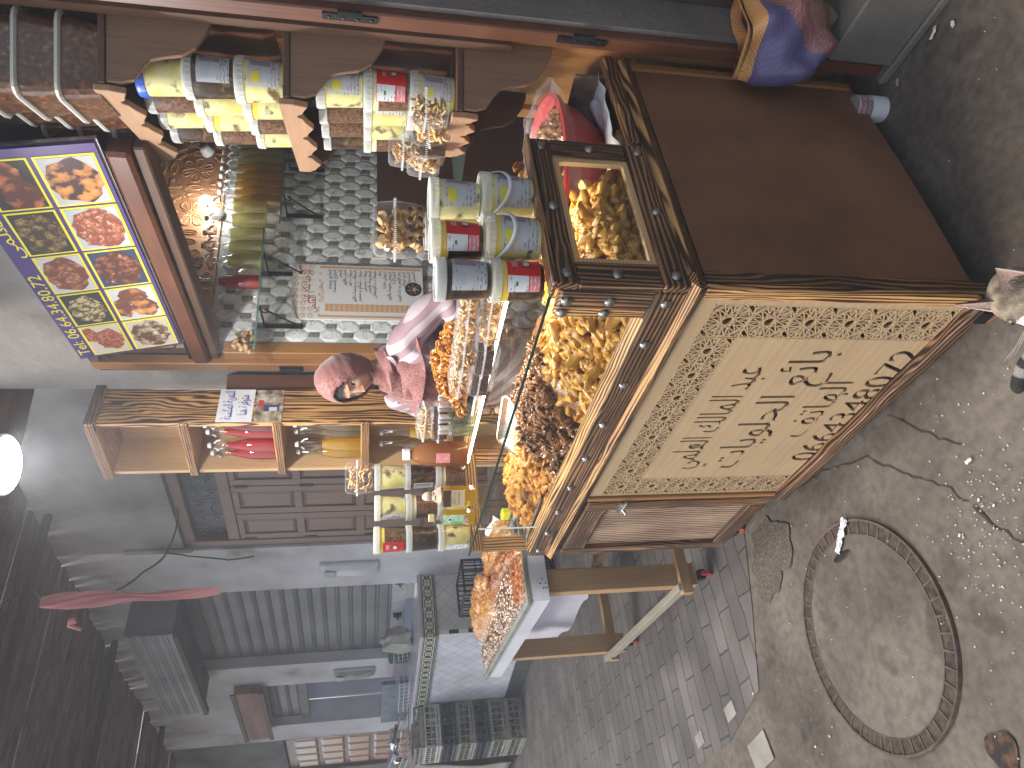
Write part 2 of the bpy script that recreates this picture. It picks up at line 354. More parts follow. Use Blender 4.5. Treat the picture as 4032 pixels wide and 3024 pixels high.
# ================================================================== SETTING
def ground_mat():
    m,nt,b=newmat('worn_concrete'); v=coords(nt)
    n=N(nt,'TexNoise'); n.inputs['Scale'].default_value=1.7; n.inputs['Detail'].default_value=9; n.inputs['Roughness'].default_value=.62; nt.links.new(v,n.inputs['Vector'])
    n2=N(nt,'TexNoise'); n2.inputs['Scale'].default_value=34; n2.inputs['Detail'].default_value=6; nt.links.new(v,n2.inputs['Vector'])
    r=ramp(nt,n.outputs[0],[(.28,(.040,.030,.022)),(.43,(.090,.073,.058)),(.58,(.150,.128,.105)),(.8,(.20,.173,.142))])
    r2=ramp(nt,n2.outputs[0],[(.3,(.55,.55,.55)),(.6,(1,1,1))])
    mx=N(nt,'MixRGB',blend_type='MULTIPLY'); mx.inputs[0].default_value=.8; nt.links.new(r.outputs[0],mx.inputs[1]); nt.links.new(r2.outputs[0],mx.inputs[2])
    n3=N(nt,'TexNoise'); n3.inputs['Scale'].default_value=5; n3.inputs['Detail'].default_value=3; nt.links.new(v,n3.inputs['Vector'])
    r3=ramp(nt,n3.outputs[0],[(.60,(1,1,1)),(.66,(.5,.47,.44))])
    mx2=N(nt,'MixRGB',blend_type='MULTIPLY'); mx2.inputs[0].default_value=.7; nt.links.new(mx.outputs[0],mx2.inputs[1]); nt.links.new(r3.outputs[0],mx2.inputs[2])
    vo=N(nt,'TexVoronoi'); vo.inputs['Scale'].default_value=70; nt.links.new(v,vo.inputs['Vector'])
    r4=ramp(nt,vo.outputs['Distance'],[(.05,(1,1,1)),(.10,(0,0,0))])
    n5=N(nt,'TexNoise'); n5.inputs['Scale'].default_value=3; nt.links.new(v,n5.inputs['Vector']); r5=ramp(nt,n5.outputs[0],[(.5,(0,0,0)),(.68,(1,1,1))])
    mm=N(nt,'MixRGB',blend_type='MULTIPLY'); mm.inputs[0].default_value=1; nt.links.new(r4.outputs[0],mm.inputs[1]); nt.links.new(r5.outputs[0],mm.inputs[2])
    mx3=N(nt,'MixRGB'); mx3.inputs[2].default_value=(.42,.36,.29,1); nt.links.new(mm.outputs[0],mx3.inputs[0]); nt.links.new(mx2.outputs[0],mx3.inputs[1])
    nt.links.new(mx3.outputs[0],b.inputs['Base Color'])
    rr=ramp(nt,n.outputs[0],[(.3,(.5,.5,.5)),(.6,(.9,.9,.9))]); nt.links.new(rr.outputs[0],b.inputs['Roughness'])
    ad=N(nt,'Math',operation='MULTIPLY_ADD'); ad.inputs[1].default_value=.35; nt.links.new(n2.outputs[0],ad.inputs[0]); nt.links.new(n.outputs[0],ad.inputs[2])
    bump(nt,b,ad.outputs[0],.7,.012); return m
GROUND=ground_mat()
def paver_mat():
    m,nt,b=newmat('stone_pavers'); v=coords(nt,(1,1,1),rot=(0,0,R(88)))
    nd=N(nt,'TexNoise'); nd.inputs['Scale'].default_value=6; nt.links.new(v,nd.inputs['Vector'])
    ad=nt.nodes.new('ShaderNodeMixRGB'); ad.blend_type='ADD'; ad.inputs[0].default_value=.035; nt.links.new(v,ad.inputs[1]); nt.links.new(nd.outputs['Color'],ad.inputs[2])
    br=N(nt,'TexBrick'); br.inputs['Scale'].default_value=1; br.inputs['Brick Width'].default_value=.30; br.inputs['Row Height'].default_value=.105; br.inputs['Mortar Size'].default_value=.005; br.inputs['Mortar Smooth'].default_value=.4
    br.inputs['Color1'].default_value=(.11,.105,.103,1); br.inputs['Color2'].default_value=(.16,.152,.147,1); br.inputs['Mortar'].default_value=(.055,.05,.047,1)
    nt.links.new(ad.outputs[0],br.inputs['Vector'])
    n=N(nt,'TexNoise'); n.inputs['Scale'].default_value=3; n.inputs['Detail'].default_value=8; nt.links.new(v,n.inputs['Vector'])
    r=ramp(nt,n.outputs[0],[(.3,(.55,.52,.5)),(.7,(1.15,1.12,1.08))])
    mx=N(nt,'MixRGB',blend_type='MULTIPLY'); mx.inputs[0].default_value=.9; nt.links.new(br.outputs[0],mx.inputs[1]); nt.links.new(r.outputs[0],mx.inputs[2]); nt.links.new(mx.outputs[0],b.inputs['Base Color'])
    b.inputs['Roughness'].default_value=.62
    n2=N(nt,'TexNoise'); n2.inputs['Scale'].default_value=40; nt.links.new(v,n2.inputs['Vector'])
    a2=N(nt,'Math',operation='MULTIPLY_ADD'); a2.inputs[1].default_value=.3; nt.links.new(n2.outputs[0],a2.inputs[0])
    inv=N(nt,'Math',operation='SUBTRACT'); inv.inputs[0].default_value=1; nt.links.new(br.outputs['Fac'],inv.inputs[1]); nt.links.new(inv.outputs[0],a2.inputs[2])
    bump(nt,b,a2.outputs[0],.55,.008); return m
PAVER=paver_mat()
struct(MB().grid(60,40,lambda u,v:Vector((-16+24*u,-8+13*v,0))).build('ground',GROUND))
pv=[(-1.42,.5),(-1.5,0),(-1.6,-.25),(-1.74,-.55),(-2.1,-.68),(-2.65,-.74),(-3.4,-1.05),(-4.6,-1.5),(-8,-2.2),(-15,-2.4),(-15,2.5),(-1.42,2.5)]
mb=MB(); mb.add([(x,y,.004) for x,y in pv],[tuple(range(len(pv)))]); struct(mb.build('paved_alley',PAVER))
def patch_blob(name,cx,cy,rx,ry,rot,z,mat,seed):
    r_=random.Random(seed); n=44; ph=[r_.uniform(0,6) for _ in range(5)]; pts=[]
    for i in range(n):
        a=2*PI*i/n; q=1+.16*sin(2*a+ph[0])+.12*sin(3*a+ph[1])+.08*sin(7*a+ph[2])+.05*sin(13*a+ph[3]); x,y=rx*q*cos(a),ry*q*sin(a)
        pts.append((cx+x*cos(rot)-y*sin(rot),cy+x*sin(rot)+y*cos(rot),z))
    return struct(MB().add(pts,[tuple(range(n))]).build(name,mat))
GRIT=noisy('gritty_brown_dirt',[(.34,(.055,.042,.032)),(.5,(.09,.072,.056)),(.64,(.13,.108,.086)),(.76,(.22,.18,.14))],110,6,.95,.9,.006,170)
patch_blob('dirt_patch',-1.36,-.14,.15,.14,.4,.0065,GRIT,3)
WET=noisy('damp_concrete',[(.3,(.075,.064,.05)),(.6,(.13,.115,.095))],12,6,.5,.5)
patch_blob('damp_patch',-.13,-.31,.045,.03,.8,.0055,WET,9)
GRIT2=noisy('rubbly_concrete',[(.34,(.07,.055,.043)),(.5,(.135,.11,.088)),(.62,(.20,.165,.135)),(.74,(.40,.33,.27))],60,7,.95,1.0,.008,110)

# a row of pale repair slabs at the edge of the paving
SLAB=noisy('pale_slab',[(.3,(.20,.19,.17)),(.7,(.31,.295,.27))],9,6,.8,.4)
rnd=random.Random(3); mb=MB()
for sx,sy,w,l in ((3000,2960,.17,.11),(2880,2800,.10,.06),(2760,2910,.09,.055)):
    p=atz(sx,sy,0); M=Matrix.Translation(p)@Matrix.Rotation(R(12),4,'Z'); mb.box(-w/2,-l/2,.004,w/2,l/2,.009,M)
struct(mb.build('paving_slabs',SLAB,bevel=.002))
# cracks in the concrete
CRACK=plain('crack_dark',(.03,.025,.022),.95)
def crack(pts,w,name='ground_crack'):
    rr=random.Random(len(pts)*13+int(w*1e4)); P=[]
    for i in range(len(pts)-1):
        a=Vector((*pts[i],0)); b=Vector((*pts[i+1],0)); n=max(2,int((b-a).length/.02))
        for k in range(n): P.append(a.lerp(b,k/n)+Vector((rr.uniform(-.006,.006),rr.uniform(-.006,.006),0)))
    vs=[];fs=[]
    for i,p in enumerate(P):
        ww=w*rr.uniform(.3,1.2); d=(P[min(i+1,len(P)-1)]-P[max(i-1,0)]); d=Vector((-d.y,d.x,0)).normalized() if d.length else Vector((0,1,0))
        vs+=[(p+d*ww/2)[:2]+(.0035,),(p-d*ww/2)[:2]+(.0035,)]
        if i: k=2*i; fs.append((k-2,k-1,k+1,k))
    return struct(MB().add(vs,fs).build(name,CRACK))
crack([(-1.035,-.003),(-.883,-.02),(-.657,-.087),(-.533,-.219),(-.425,-.302),(-.37,-.392)],.005)
crack([(-.37,-.392),(-.33,-.47),(-.26,-.55),(-.22,-.66)],.009)
crack([(-.50,-.03),(-.36,-.20),(-.30,-.25)],.005)
# doorstep of two worn stone slabs along the shop front, right of the counter
STONE=noisy('worn_step_stone',[(.25,(.07,.068,.06)),(.5,(.13,.125,.11)),(.8,(.19,.18,.155))],4,8,.6,.5,.008,26)
mb=MB()
mb.box(.0,-.075,0,.62,.115,.028); mb.box(.628,-.075,0,1.9,.115,.027); mb.box(.061,-.07,.0285,1.9,.168,.233)
struct(mb.build('doorstep',STONE,frame=SH,bevel=.006))
# interior floor of the shop, a step up
mb=MB(); mb.box(-1.78,.12,.0,-.02,2.55,.15); struct(mb.build('shop_floor',STONE,frame=SH))
# manhole cover
mh=thing('manhole_cover','round concrete filled manhole cover with a toothed metal rim in the ground','manhole cover',(-.946,-.549,0))
RUST=noisy('rusty_iron',[(.3,(.045,.03,.024)),(.7,(.12,.085,.065))],30,4,.7,.4)
DIRT=noisy('packed_dirt',[(.3,(.022,.016,.012)),(.7,(.085,.064,.048))],60,4,.95,.6)
FILL=noisy('manhole_concrete',[(.30,(.075,.062,.05)),(.46,(.15,.128,.104)),(.60,(.215,.187,.152)),(.76,(.30,.26,.21))],7,12,.9,.9,.006,160)
mb=MB().lathe([(0,0.0045),(.30,.0075),(.343,.0075)],64); mb.build('rim_channel',DIRT,mh)
mb=MB().lathe([(0,.004),(.296,.004),(.297,.010),(.30,.0105),(.303,.010),(.3035,.003)],72,rfun=None)
MB().lathe([(.0,.0085),(.15,.009),(.297,.0085),(.2975,.003)],72).build('cover_disc',GROUND,mh,smooth=False)
mb=MB().lathe([(.297,.003),(.2975,.010),(.3015,.0105),(.302,.003)],72); mb.build('inner_rim',RUST,mh)
mb=MB().lathe([(.341,.003),(.3415,.012),(.348,.0125),(.349,.002)],72); mb.build('outer_rim',RUST,mh)
TEETH=None
for k in range(44):
    a=2*PI*k/44
    if TEETH is None: TEETH=MB().box(.302,-.003,.003,.341,.003,.0105).build('rim_tooth',RUST,mh)
    else:
        c_=TEETH.copy(); COL.objects.link(c_); c_.rotation_euler=(0,0,a)
hd=atz(3325,2190,0)-Vector((-.946,-.549,0)); hd2=atz(3300,2150,0)-Vector((-.946,-.549,0))
MB().sphere((hd.x,hd.y,.010),(.05,.014,.004),12,6).build('lifting_slot',plain('slot_dark',(.008,.006,.005),.5),mh)
# hole beside the manhole
hp=atz(3955,2960,0); MB().lathe([(0,.0055),(.05,.0055)],16,rfun=lambda a,z:1+.15*sin(3*a)).build('ground_hole',noisy('rusty_hole',[(.35,(.008,.006,.005)),(.5,(.025,.014,.009)),(.7,(.13,.06,.028))],30,4,.8,.5),loc=(hp.x,hp.y,0))['kind']='structure'
# litter
LIT=plain('white_scrap',(.62,.60,.55),.8)
mb=MB(); rr=random.Random(11)
for k in range(240):
    for _ in range(20):
        sx=rr.uniform(2950,4020); sy=rr.uniform(0,3000) ; p=atz(sx,sy,0)
        if p.y<-.03 or p.x>.05: break
    if rr.random()<.55: p=atz(rr.gauss(3900,90),rr.gauss(2050,170),0)
    s=rr.uniform(.0008,.0024)*(2 if rr.random()<.06 else 1); M=Matrix.Translation((p.x,p.y,.012 if (p-Vector((-.946,-.549,0))).length<.35 else .005))@Matrix.Rotation(rr.uniform(0,6),4,'Z')
    mb.box(-s,-s*.6,-.001,s,s*.6,.0015,M)
tag(mb.build('crumbs',LIT),'tiny pale crumbs and grit scattered over the concrete ground',None,None,'stuff')
def scrap(sx,sy,L,w,label,mat,rot,cat='litter',name='litter_scrap',z=.006):
    p=atz(sx,sy,0); mb=MB(); rr=random.Random(int(sx+sy))
    mb.grid(6,3,lambda u,v:Vector(((u-.5)*L,(v-.5)*w*(1-.5*abs(u-.5)),.002+.006*rr.random())))
    o=mb.build(name,mat,loc=(p.x,p.y,z),rz=rot,solid=.0006); tag(o,label,cat); return o
PAP2=plain('scrap_paper',(.70,.68,.62),.8)
scrap(3687,130,.035,.013,'white paper scrap lying on dark ground right of the counter',PAP2,R(20))
scrap(3765,95,.018,.012,'small pinkish white scrap near the top right corner of the ground',PAP2,R(70))
scrap(3826,1815,.022,.010,'white bean-shaped scrap on the concrete below the phone number panel',PAP2,R(10))
scrap(3545,325,.02,.009,'little beige leaf scrap on the ground beside the step',noisy('beige_scrap',[(.3,(.4,.3,.18)),(.7,(.55,.42,.3))],30,2,.8,0),R(40))
p=atz(3328,2110,0); FOIL=noisy('crinkled_foil',[(.3,(.55,.57,.6)),(.7,(.9,.92,.95))],90,3,.22,1,.004,200,metal=.7)
mb=MB(); rr=random.Random(5)
mb.grid(16,4,lambda u,v:Vector(((u-.5)*.125,(v-.5)*(.026+.006*sin(u*20)),.003+.005*rr.random())))
tag(mb.build('crumpled_wrapper',FOIL,loc=(p.x,p.y,.012),rz=R(-142),solid=.0006),'crumpled silver wrapper strip lying across the manhole rim','wrapper')
# ================================================================== SHOP BUILDING
# outer wall above and beside the opening
def wallbox(name,frame,label,boxes,mat,cat='wall',bev=0):
    mb=MB()
    for b in boxes: mb.box(*b)
    o=mb.build(name,mat,frame=frame,bevel=bev); tag(o,label,cat); return o
wallbox('plaster_wall',SH,'grey rough plaster wall right of the shop door frame',[(.060,.17,0,3.2,.4,4.4),(.0445,-.015,0,.0595,.30,4.4)],PLASTERD)
ow=wallbox('plaster_wall',SH,'tall grey plaster wall above the shop and left of the banner',[(-2.22,0.0,0,-2.02,.7,4.6),(-2.02,0.0,2.785,.0475,.3,4.6)],PLASTER)
wallbox('stub_wall',SH,'short plaster return wall behind the tall scorched shelf',[(-2.215,.71,0,-2.05,1.6,4.5)],PLASTER)
# interior
IN=thing('shop_interior','dim tiled room of the sweets shop behind the counter','room',frame=SH)
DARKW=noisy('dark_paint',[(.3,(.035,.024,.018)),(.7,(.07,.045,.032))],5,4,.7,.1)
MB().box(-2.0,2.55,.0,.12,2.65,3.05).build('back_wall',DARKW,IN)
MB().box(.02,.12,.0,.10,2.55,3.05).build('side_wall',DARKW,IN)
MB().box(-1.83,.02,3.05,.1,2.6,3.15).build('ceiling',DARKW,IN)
MB().box(-1.99,.04,.0,-1.81,2.55,3.05).build('tile_backing',noisy('grout',[(.3,(.42,.42,.40)),(.7,(.55,.55,.52))],20,3,.8,.1),IN)
def marble():
    m,nt,b=newmat('marble_tile'); v=coords(nt); n=N(nt,'TexNoise'); n.inputs['Scale'].default_value=5; n.inputs['Detail'].default_value=6; n.inputs['Distortion'].default_value=1.6; nt.links.new(v,n.inputs['Vector'])
    r=ramp(nt,n.outputs[0],[(.40,(.76,.79,.79)),(.485,(.70,.72,.71)),(.50,(.42,.38,.32)),(.515,(.72,.74,.73)),(.7,(.80,.83,.83))]); nt.links.new(r.outputs[0],b.inputs['Base Color']); b.inputs['Roughness'].default_value=.16; return m
MARB=marble()
# long hexagon tiles with small stone chips between them
P=.0935; Hh=.165; mb=MB(); mg=MB(); row=0
y=.045
def hexa(mb,yc,zc,hw,hh,x,d):
    t=hh*.52
    o=[(yc-hw,zc-t+hh*.0),(yc,zc-hh),(yc+hw,zc-t),(yc+hw,zc+t),(yc,zc+hh),(yc-hw,zc+t)]
    i=[(yc+(a-yc)*.72,zc+(b-zc)*.80) for a,b in o]
    vs=[(x,a,b) for a,b in o]+[(x+d,a,b) for a,b in i]
    mb.add(vs,[(6,7,8,9,10,11)]+[(k,(k+1)%6,(k+1)%6+6,k+6) for k in range(6)])
zt=2.265; P=.05; Hh=.16
ny=int(2.45/P)
for a in range(ny):
    yc=.06+P*.5+a*P
    for b in range(-1,14):
        zc=zt-.07-b*Hh-(Hh/2 if a%2 else 0)
        if zc<.3 or zc>zt-.0: continue
        hh=Hh*.5
        # elongated pieces interlock: chips sit above and below each one
        yy0=max(.045,yc-P*.98)
        t=.030
        o=[(yc-P*.93,zc),(yc-P*.42,zc-Hh*.38),(yc+P*.42,zc-Hh*.38),(yc+P*.93,zc),(yc+P*.42,zc+Hh*.38),(yc-P*.42,zc+Hh*.38)]
        hw=P*.72
        o=[(yc-.0365,zc-.024),(yc-.0125,zc-.055),(yc+.0125,zc-.055),(yc+.0365,zc-.024),(yc+.0365,zc+.024),(yc+.0125,zc+.055),(yc-.0125,zc+.055),(yc-.0365,zc+.024)]
        o=[(max(.045,p),min(zt,q)) for p,q in o]
        i=[(yc+(p-yc)*.60,zc+(q-zc)*.80) for p,q in o]; n=8
        x=-1.8085+(.0004 if a%2 else 0)
        mb.add([(x,p,q) for p,q in o]+[(x+.0045,p,q) for p,q in i],[tuple(range(8,16))]+[(k,(k+1)%8,(k+1)%8+8,k+8) for k in range(8)])
        if zc+Hh*.5<zt: mg.box(-1.808,yc-.0115,zc+Hh*.5-.0225,-1.8005,yc+.0115,zc+Hh*.5+.0225)
mb.build('wall_tiles',MARB,IN); mg.build('stone_chips',noisy('grey_chip',[(.3,(.14,.145,.13)),(.7,(.27,.27,.245))],60,3,.5,.2),IN)
# embossed copper coloured boards above the tiles
COPP=noisy('embossed_copper_paint',[(.3,(.36,.17,.07)),(.7,(.50,.27,.13))],7,4,.45,.08,.004,30,coat=.1)
def relief(mb,kind,c,s,rot=0):
    def P2(a,b): 
        ca,sa=cos(rot),sin(rot); return (-1.799,c[0]+(a*ca-b*sa)*s,c[1]+(a*sa+b*ca)*s)
    if kind=='flower':
        for k in range(6):
            a0=k*PI/3
            for sc in (1,.78):
                pts=[]
                for t in range(13):
                    u=t/12*2*PI; rr=.62+.38*cos(u); aa=a0+.42*sin(u); pts.append(P2(rr*cos(aa)*sc+.0,rr*sin(aa)*sc))
                if sc==1: mb.tube(pts[:-1],.0042,4,True)
            mb.tube([P2(.1*cos(a0),.1*sin(a0)),P2(.95*cos(a0),.95*sin(a0))],.003,4)
    elif kind=='heart':
        for sc in (1,.6):
            pts=[]
            for t in range(18):
                u=t/18*2*PI; pts.append(P2(sc*.062*16*sin(u)**3,sc*.062*(13*cos(u)-5*cos(2*u)-2*cos(3*u)-cos(4*u))))
            mb.tube(pts,.0055 if sc==1 else .004,5,True)
    elif kind=='leaf':
        pts=[P2(.9*cos(t/12*2*PI),.36*sin(t/12*2*PI)) for t in range(12)]; mb.tube(pts,.0045,4,True); mb.tube([P2(-.8,0),P2(.8,0)],.003,4)
    elif kind=='scroll':
        mb.tube([P2((1-t/14)*cos(t*.55),(1-t/14)*sin(t*.55)) for t in range(13)],.003,4)
mb=MB()
for j in range(9):
    for k in range(3):
        y0=.06+j*.29; z0=2.27+k*.29
        mb.box(-1.81,y0+.001,z0+.001,-1.800,y0+.289,z0+.289)
        relief(mb,'flower',(y0+.145,z0+.145),.082,.3*j)
        for a,(dy,dz) in enumerate(((.045,.045),(.245,.045),(.245,.245),(.045,.245))):
            relief(mb,'heart',(y0+dy,z0+dz),.032,PI/4+a*PI/2-PI/2)
        for a,(dy,dz) in enumerate(((.145,.028),(.262,.145),(.145,.262),(.028,.145))):
            relief(mb,'leaf',(y0+dy,z0+dz),.04,a*PI/2)
            relief(mb,'scroll',(y0+dy+(.05 if a%2==0 else 0),z0+dz+(.05 if a%2 else 0)),.014,a)
mb.build('embossed_boards',COPP,IN,smooth=True)
BRB=wood('brown_board',[(.1,(.07,.028,.014)),(.5,(.12,.05,.025)),(.9,(.17,.075,.04))],1,6,.4,1.2,.05,coat=.2,knots=False)
MB().box(-1.797,.60,.20,-1.765,2.5,1.49).build('brown_board',BRB,IN)
# door frame
DF=thing('shop_door_frame','dark red wooden frame around the shop opening with a lintel beam','door frame',frame=SH)
MB().box(.0,-.045,.0,.044,.10,2.78).build('post',DOORW[2],DF,bevel=.004)
MB().box(-1.93,-.045,.0,-1.865,.10,2.78).build('post',LEAFW[2],DF,bevel=.004)
MB().box(-1.862,-.02,.0,-1.80,.04,2.20).build('post',LEAFW[2],DF,bevel=.004)
MB().box(-1.864,-.050,2.262,-.52,.03,2.335).build('lintel',DOORW[0],DF,bevel=.012)
MB().box(-1.864,-.02,2.222,-.52,.07,2.260).build('lintel',OLDW[0],DF,bevel=.006)
MB().box(-1.93,-.04,2.735,.066,.06,2.778).build('head',OLDW[0],DF)
mb=MB()
for z in (1.9,):
    for x in (-1.90,):
        mb.box(x-.02,-.052,z-.055,x-.008,-.044,z+.055); mb.box(x+.006,-.052,z-.055,x+.018,-.044,z+.055)
        mb.tube([(x,-.055,z-.045),(x,-.055,z+.045)],.008,8)
mb.build('hinge',BLACKM,DF)
for sx in (1378,2298,3010):
    h=SH.hit(sx,60 if sx<2000 else 130 if sx<2900 else 225,1,-.046); z=h.z
    mb=MB(); mb.box(.018,-.0505,z-.07,.036,-.0455,z+.07); mb.tube([(.046,-.056,z-.03),(.046,-.056,z+.03)],.010,8)
    for k in range(4): mb.sphere((.027,-.051,z-.055+k*.036),.004,6,4)
    mb.build('hinge',BLACKM,DF)
# transom with scroll ironwork behind the banner
GR=thing('transom_grille','black wrought iron scroll grille above the lintel, half hidden by the banner','window grille',frame=SH)
MB().box(-1.863,.045,2.3355,-.53,.06,2.734).build('glass_pane',plain('dusty_dark_pane',(.035,.03,.028),.3),GR)
mb=MB()
for x in (-1.82,-1.60,-1.4,-1.1,-.8,-.54): mb.tube([(x,-.02,2.33),(x,-.02,2.73)],.006,6)
for z in (2.35,2.70): mb.tube([(-1.86,-.02,z),(-.53,-.02,z)],.006,6)
def scroll(mb,cx,cz,s,fl=1,y=-.02,r=.005,M=None):
    for q in (1,-1):
        pts=[Vector((cx+fl*q*(.5*s+(.5*s)*(1-t/16)*cos(t*.5)-.5*s),y,cz+q*(.55*s+(.45*s)*(1-t/16)*sin(t*.5)))) for t in range(15)]
        mb.tube([M@p for p in pts] if M else pts,r,5)
for x in (-1.71,-1.5,-1.25,-.95,-.68): 
    scroll(mb,x,2.525,.15,1); scroll(mb,x+.05,2.525,.10,-1)
mb.build('ironwork',BLACKM,GR)
# folded leaf of the shop door
DL=thing('open_door_leaf','orange varnished panelled door leaf standing open at the right of the shop','door',frame=LF)
mb=MB()
mb.box(0,-.022,.12,.075,.02,2.55); mb.box(.545,-.022,.12,.62,.02,2.55)
mb.build('stile',LEAFW[2],DL,bevel=.003)
for z0,z1 in ((.12,.28),(.66,.76),(1.08,1.20),(1.72,1.80),(2.12,2.20),(2.47,2.55)): MB().box(.077,-.020,z0,.543,.018,z1).build('rail',LEAFW[0],DL,bevel=.003)
for z0,z1 in ((.28,.66),(.76,1.08),(1.20,1.72),(1.80,2.12),(2.20,2.47)):
    mb=MB(); mb.add([(.078,.0,z0),(.542,.0,z0),(.542,.0,z1),(.078,.0,z1),(.118,.013,z0+.04),(.502,.013,z0+.04),(.502,.013,z1-.04),(.118,.013,z1-.04)],[(4,5,6,7),(0,1,5,4),(1,2,6,5),(2,3,7,6),(3,0,4,7)])
    mb.build('door_panel',LEAFW[2] if z0<1 else DOORW[2],DL)
# the other leaf, folded back beside the tall shelf
OL=thing('folded_door_leaf','red brown door leaf folded against the wall left of the tiles','door',frame=SH)
MB().box(-2.0,-.16,.02,-1.955,-.05,2.20).build('stile',DOORW[2],OL,bevel=.004)
MB().box(-2.075,-.13,.02,-2.005,-.02,2.21).build('stile',OLDW[2],OL,bevel=.004)
mb=MB(); mb.box(-1.99,-.168,1.84,-1.967,-.161,1.96); mb.tube([(-1.955,-.168,1.85),(-1.955,-.168,1.95)],.007,8); mb.build('hinge',BLACKM,OL)
# ceiling lamp over the counter (flat round LED) - lit in the photograph
LC=Vector((-.99,.12,2.59))
cl=thing('ceiling_lamp','bright flat round white lamp hanging above the tall shelf and counter','lamp',LC)
MB().lathe([(0,.0),(.085,.0),(.092,.006),(.092,.016),(.07,.03),(.02,.04),(0,.04)],32).build('housing',WHITEP,cl,smooth=True)
MB().lathe([(0,-.010),(.05,-.009),(.078,-.005),(.083,-.001)],32).build('diffuser',emis('lamp_glow',(1,.97,.92),60),cl)
MB().tube([(0,0,.05),(0,0,1.1)],.006,6).build('cord',BLACKP,cl)
lamp('lamp_light','AREA',(0,0,-.016),24,(1,.95,.88),.17,cl); lamp('lamp_side_light','POINT',(0,0,-.05),7,(.95,.96,1),.10,cl)
for o in bpy.data.objects:
    if o.name=='lamp_light': o.data.shape='DISK'
# ================================================================== FARTHER SHOP FRONTS (frame BF)
wallbox('plaster_wall',BF,'lilac white plaster front with pillars around the two roller shutters',[(-.22,0,0,.47,.3,4.7),(-1.9,.0,3.30,-.225,.3,4.7),(-2.28,0,0,-1.78,.3,4.7),(-4.0,.02,0,-3.50,.3,4.7),(-3.5,.02,2.62,-2.28,.3,4.7)],PLASTERW)
wallbox('plaster_wall',BF,'grey plaster wall over the closed carved double door',[(.47,0.0,2.96,3.6,.3,4.7),(.47,-.02,2.9,.52,0,3.4)],PLASTER)
wallbox('plaster_wall',BF,'dirty plaster wall at the far end of the alley',[(-9.5,0.05,0,-5.35,.3,4.7),(-5.35,.05,2.55,-4.0,.3,4.7)],PLASTERD)
# closed double door with transom grille
def panel(mb,x0,x1,z0,z1,y=.05,d=.02,m=.04):
    mb.add([(x0,y,z0),(x1,y,z0),(x1,y,z1),(x0,y,z1),(x0+m,y-d,z0+m),(x1-m,y-d,z0+m),(x1-m,y-d,z1-m),(x0+m,y-d,z1-m)],[(4,5,6,7),(0,1,5,4),(1,2,6,5),(2,3,7,6),(3,0,4,7)])
CD2=thing('closed_shop_door','closed brown panelled double door beyond the counter with iron grille above','door',frame=BF)
mb=MB(); mb.box(.47,.02,0,.56,.12,2.95); mb.box(1.98,.02,0,2.07,.12,2.95); mb.box(.56,.03,2.87,1.98,.12,2.95); mb.box(.56,.03,2.53,1.98,.12,2.62); mb.build('frame',FARDOOR[2],CD2,bevel=.006)
MB().box(.56,.09,2.62,1.98,.10,2.87).build('transom_pane',plain('dark_pane',(.02,.022,.026),.3),CD2)
mb=MB()
for i in range(9):
    x=.64+i*.16; scroll(mb,x,2.745,.085,1 if i%2 else -1,y=.07,r=.0045); mb.tube([(x+.06,.07,2.62),(x+.06,.07,2.87)],.005,5)
mb.build('ironwork',noisy('dusty_iron',[(.3,(.08,.08,.085)),(.7,(.16,.16,.17))],30,3,.7,.1),CD2)
for x0,x1 in ((.562,.905),(.915,1.265),(1.275,1.62),(1.63,1.978)):
    lf=MB(); lf.box(x0,.045,.05,x1,.075,2.525)
    l=lf.build('leaf',FARDOOR[2],CD2)
    pm=MB(); fr=MB()
    zs=[(.15,.55),(.62,1.0),(1.07,1.55),(1.62,2.02),(2.08,2.48)]
    fr.box(x0,.030,.05,x0+.07,.0445,2.525); fr.box(x1-.07,.030,.05,x1,.0445,2.525)
    zz=[.05]+[q for a in zs for q in a]+[2.525]
    for k in range(0,len(zz),2): fr.box(x0+.071,.030,zz[k],x1-.071,.0445,zz[k+1])
    for z0,z1 in zs: panel(pm,x0+.072,x1-.072,z0,z1,.044,.012,.03)
    fr.build('moulding',FARDOOR[2],CD2,bevel=.003); pm.build('raised_panel',FARDOOR[2],CD2)
mb=MB()
for x in (.567,1.27,1.97):
    for z in (1.5,1.98,2.45): mb.box(x-.012,.022,z-.05,x+.012,.029,z+.05)
mb.build('hinge',BLACKM,CD2)
# roller shutters
SHUT=noisy('grey_shutter_metal',[(.25,(.11,.11,.12)),(.6,(.17,.17,.18)),(.85,(.22,.215,.22))],2.5,7,.5,.15,.004,20,metal=.2)
def shutter(name,label,x0,x1,z0,z1,y=.12):
    t=thing(name,label,'shutter',frame=BF); n=int((z1-z0)/.125); mb=MB()
    prof=[]
    for k in range(n+1):
        z=z0+k*.125
        prof+=[(y,z+.012),(y-.006,z+.03),(y-.006,z+.098),(y,z+.112)]
        mb.tube([(x0,y-.002,z+.118),(x1,y-.002,z+.118)],.008,6); mb.tube([(x0,y-.002,z+.002),(x1,y-.002,z+.002)],.008,6)
    mb.v=mb.v; 
    vs=[];fs=[]
    for i,(yy,z) in enumerate(prof): vs+=[(x0,yy,z),(x1,yy,z)]
    for i in range(len(prof)-1): fs.append((2*i,2*i+1,2*i+3,2*i+2))
    mb.add(vs,fs); mb.build('slats',SHUT,t)
    return t
s1=shutter('roller_shutter','grey closed roller shutter behind the tiled stall',-1.785,-.22,1.30,3.28)
mb=MB(); mb.box(-1.785,.09,1.16,-.22,.13,1.29); mb.build('bottom_bar',noisy('pale_bar',[(.3,(.33,.33,.35)),(.7,(.5,.5,.53))],9,4,.6,.2),s1,bevel=.004)
mb=MB()
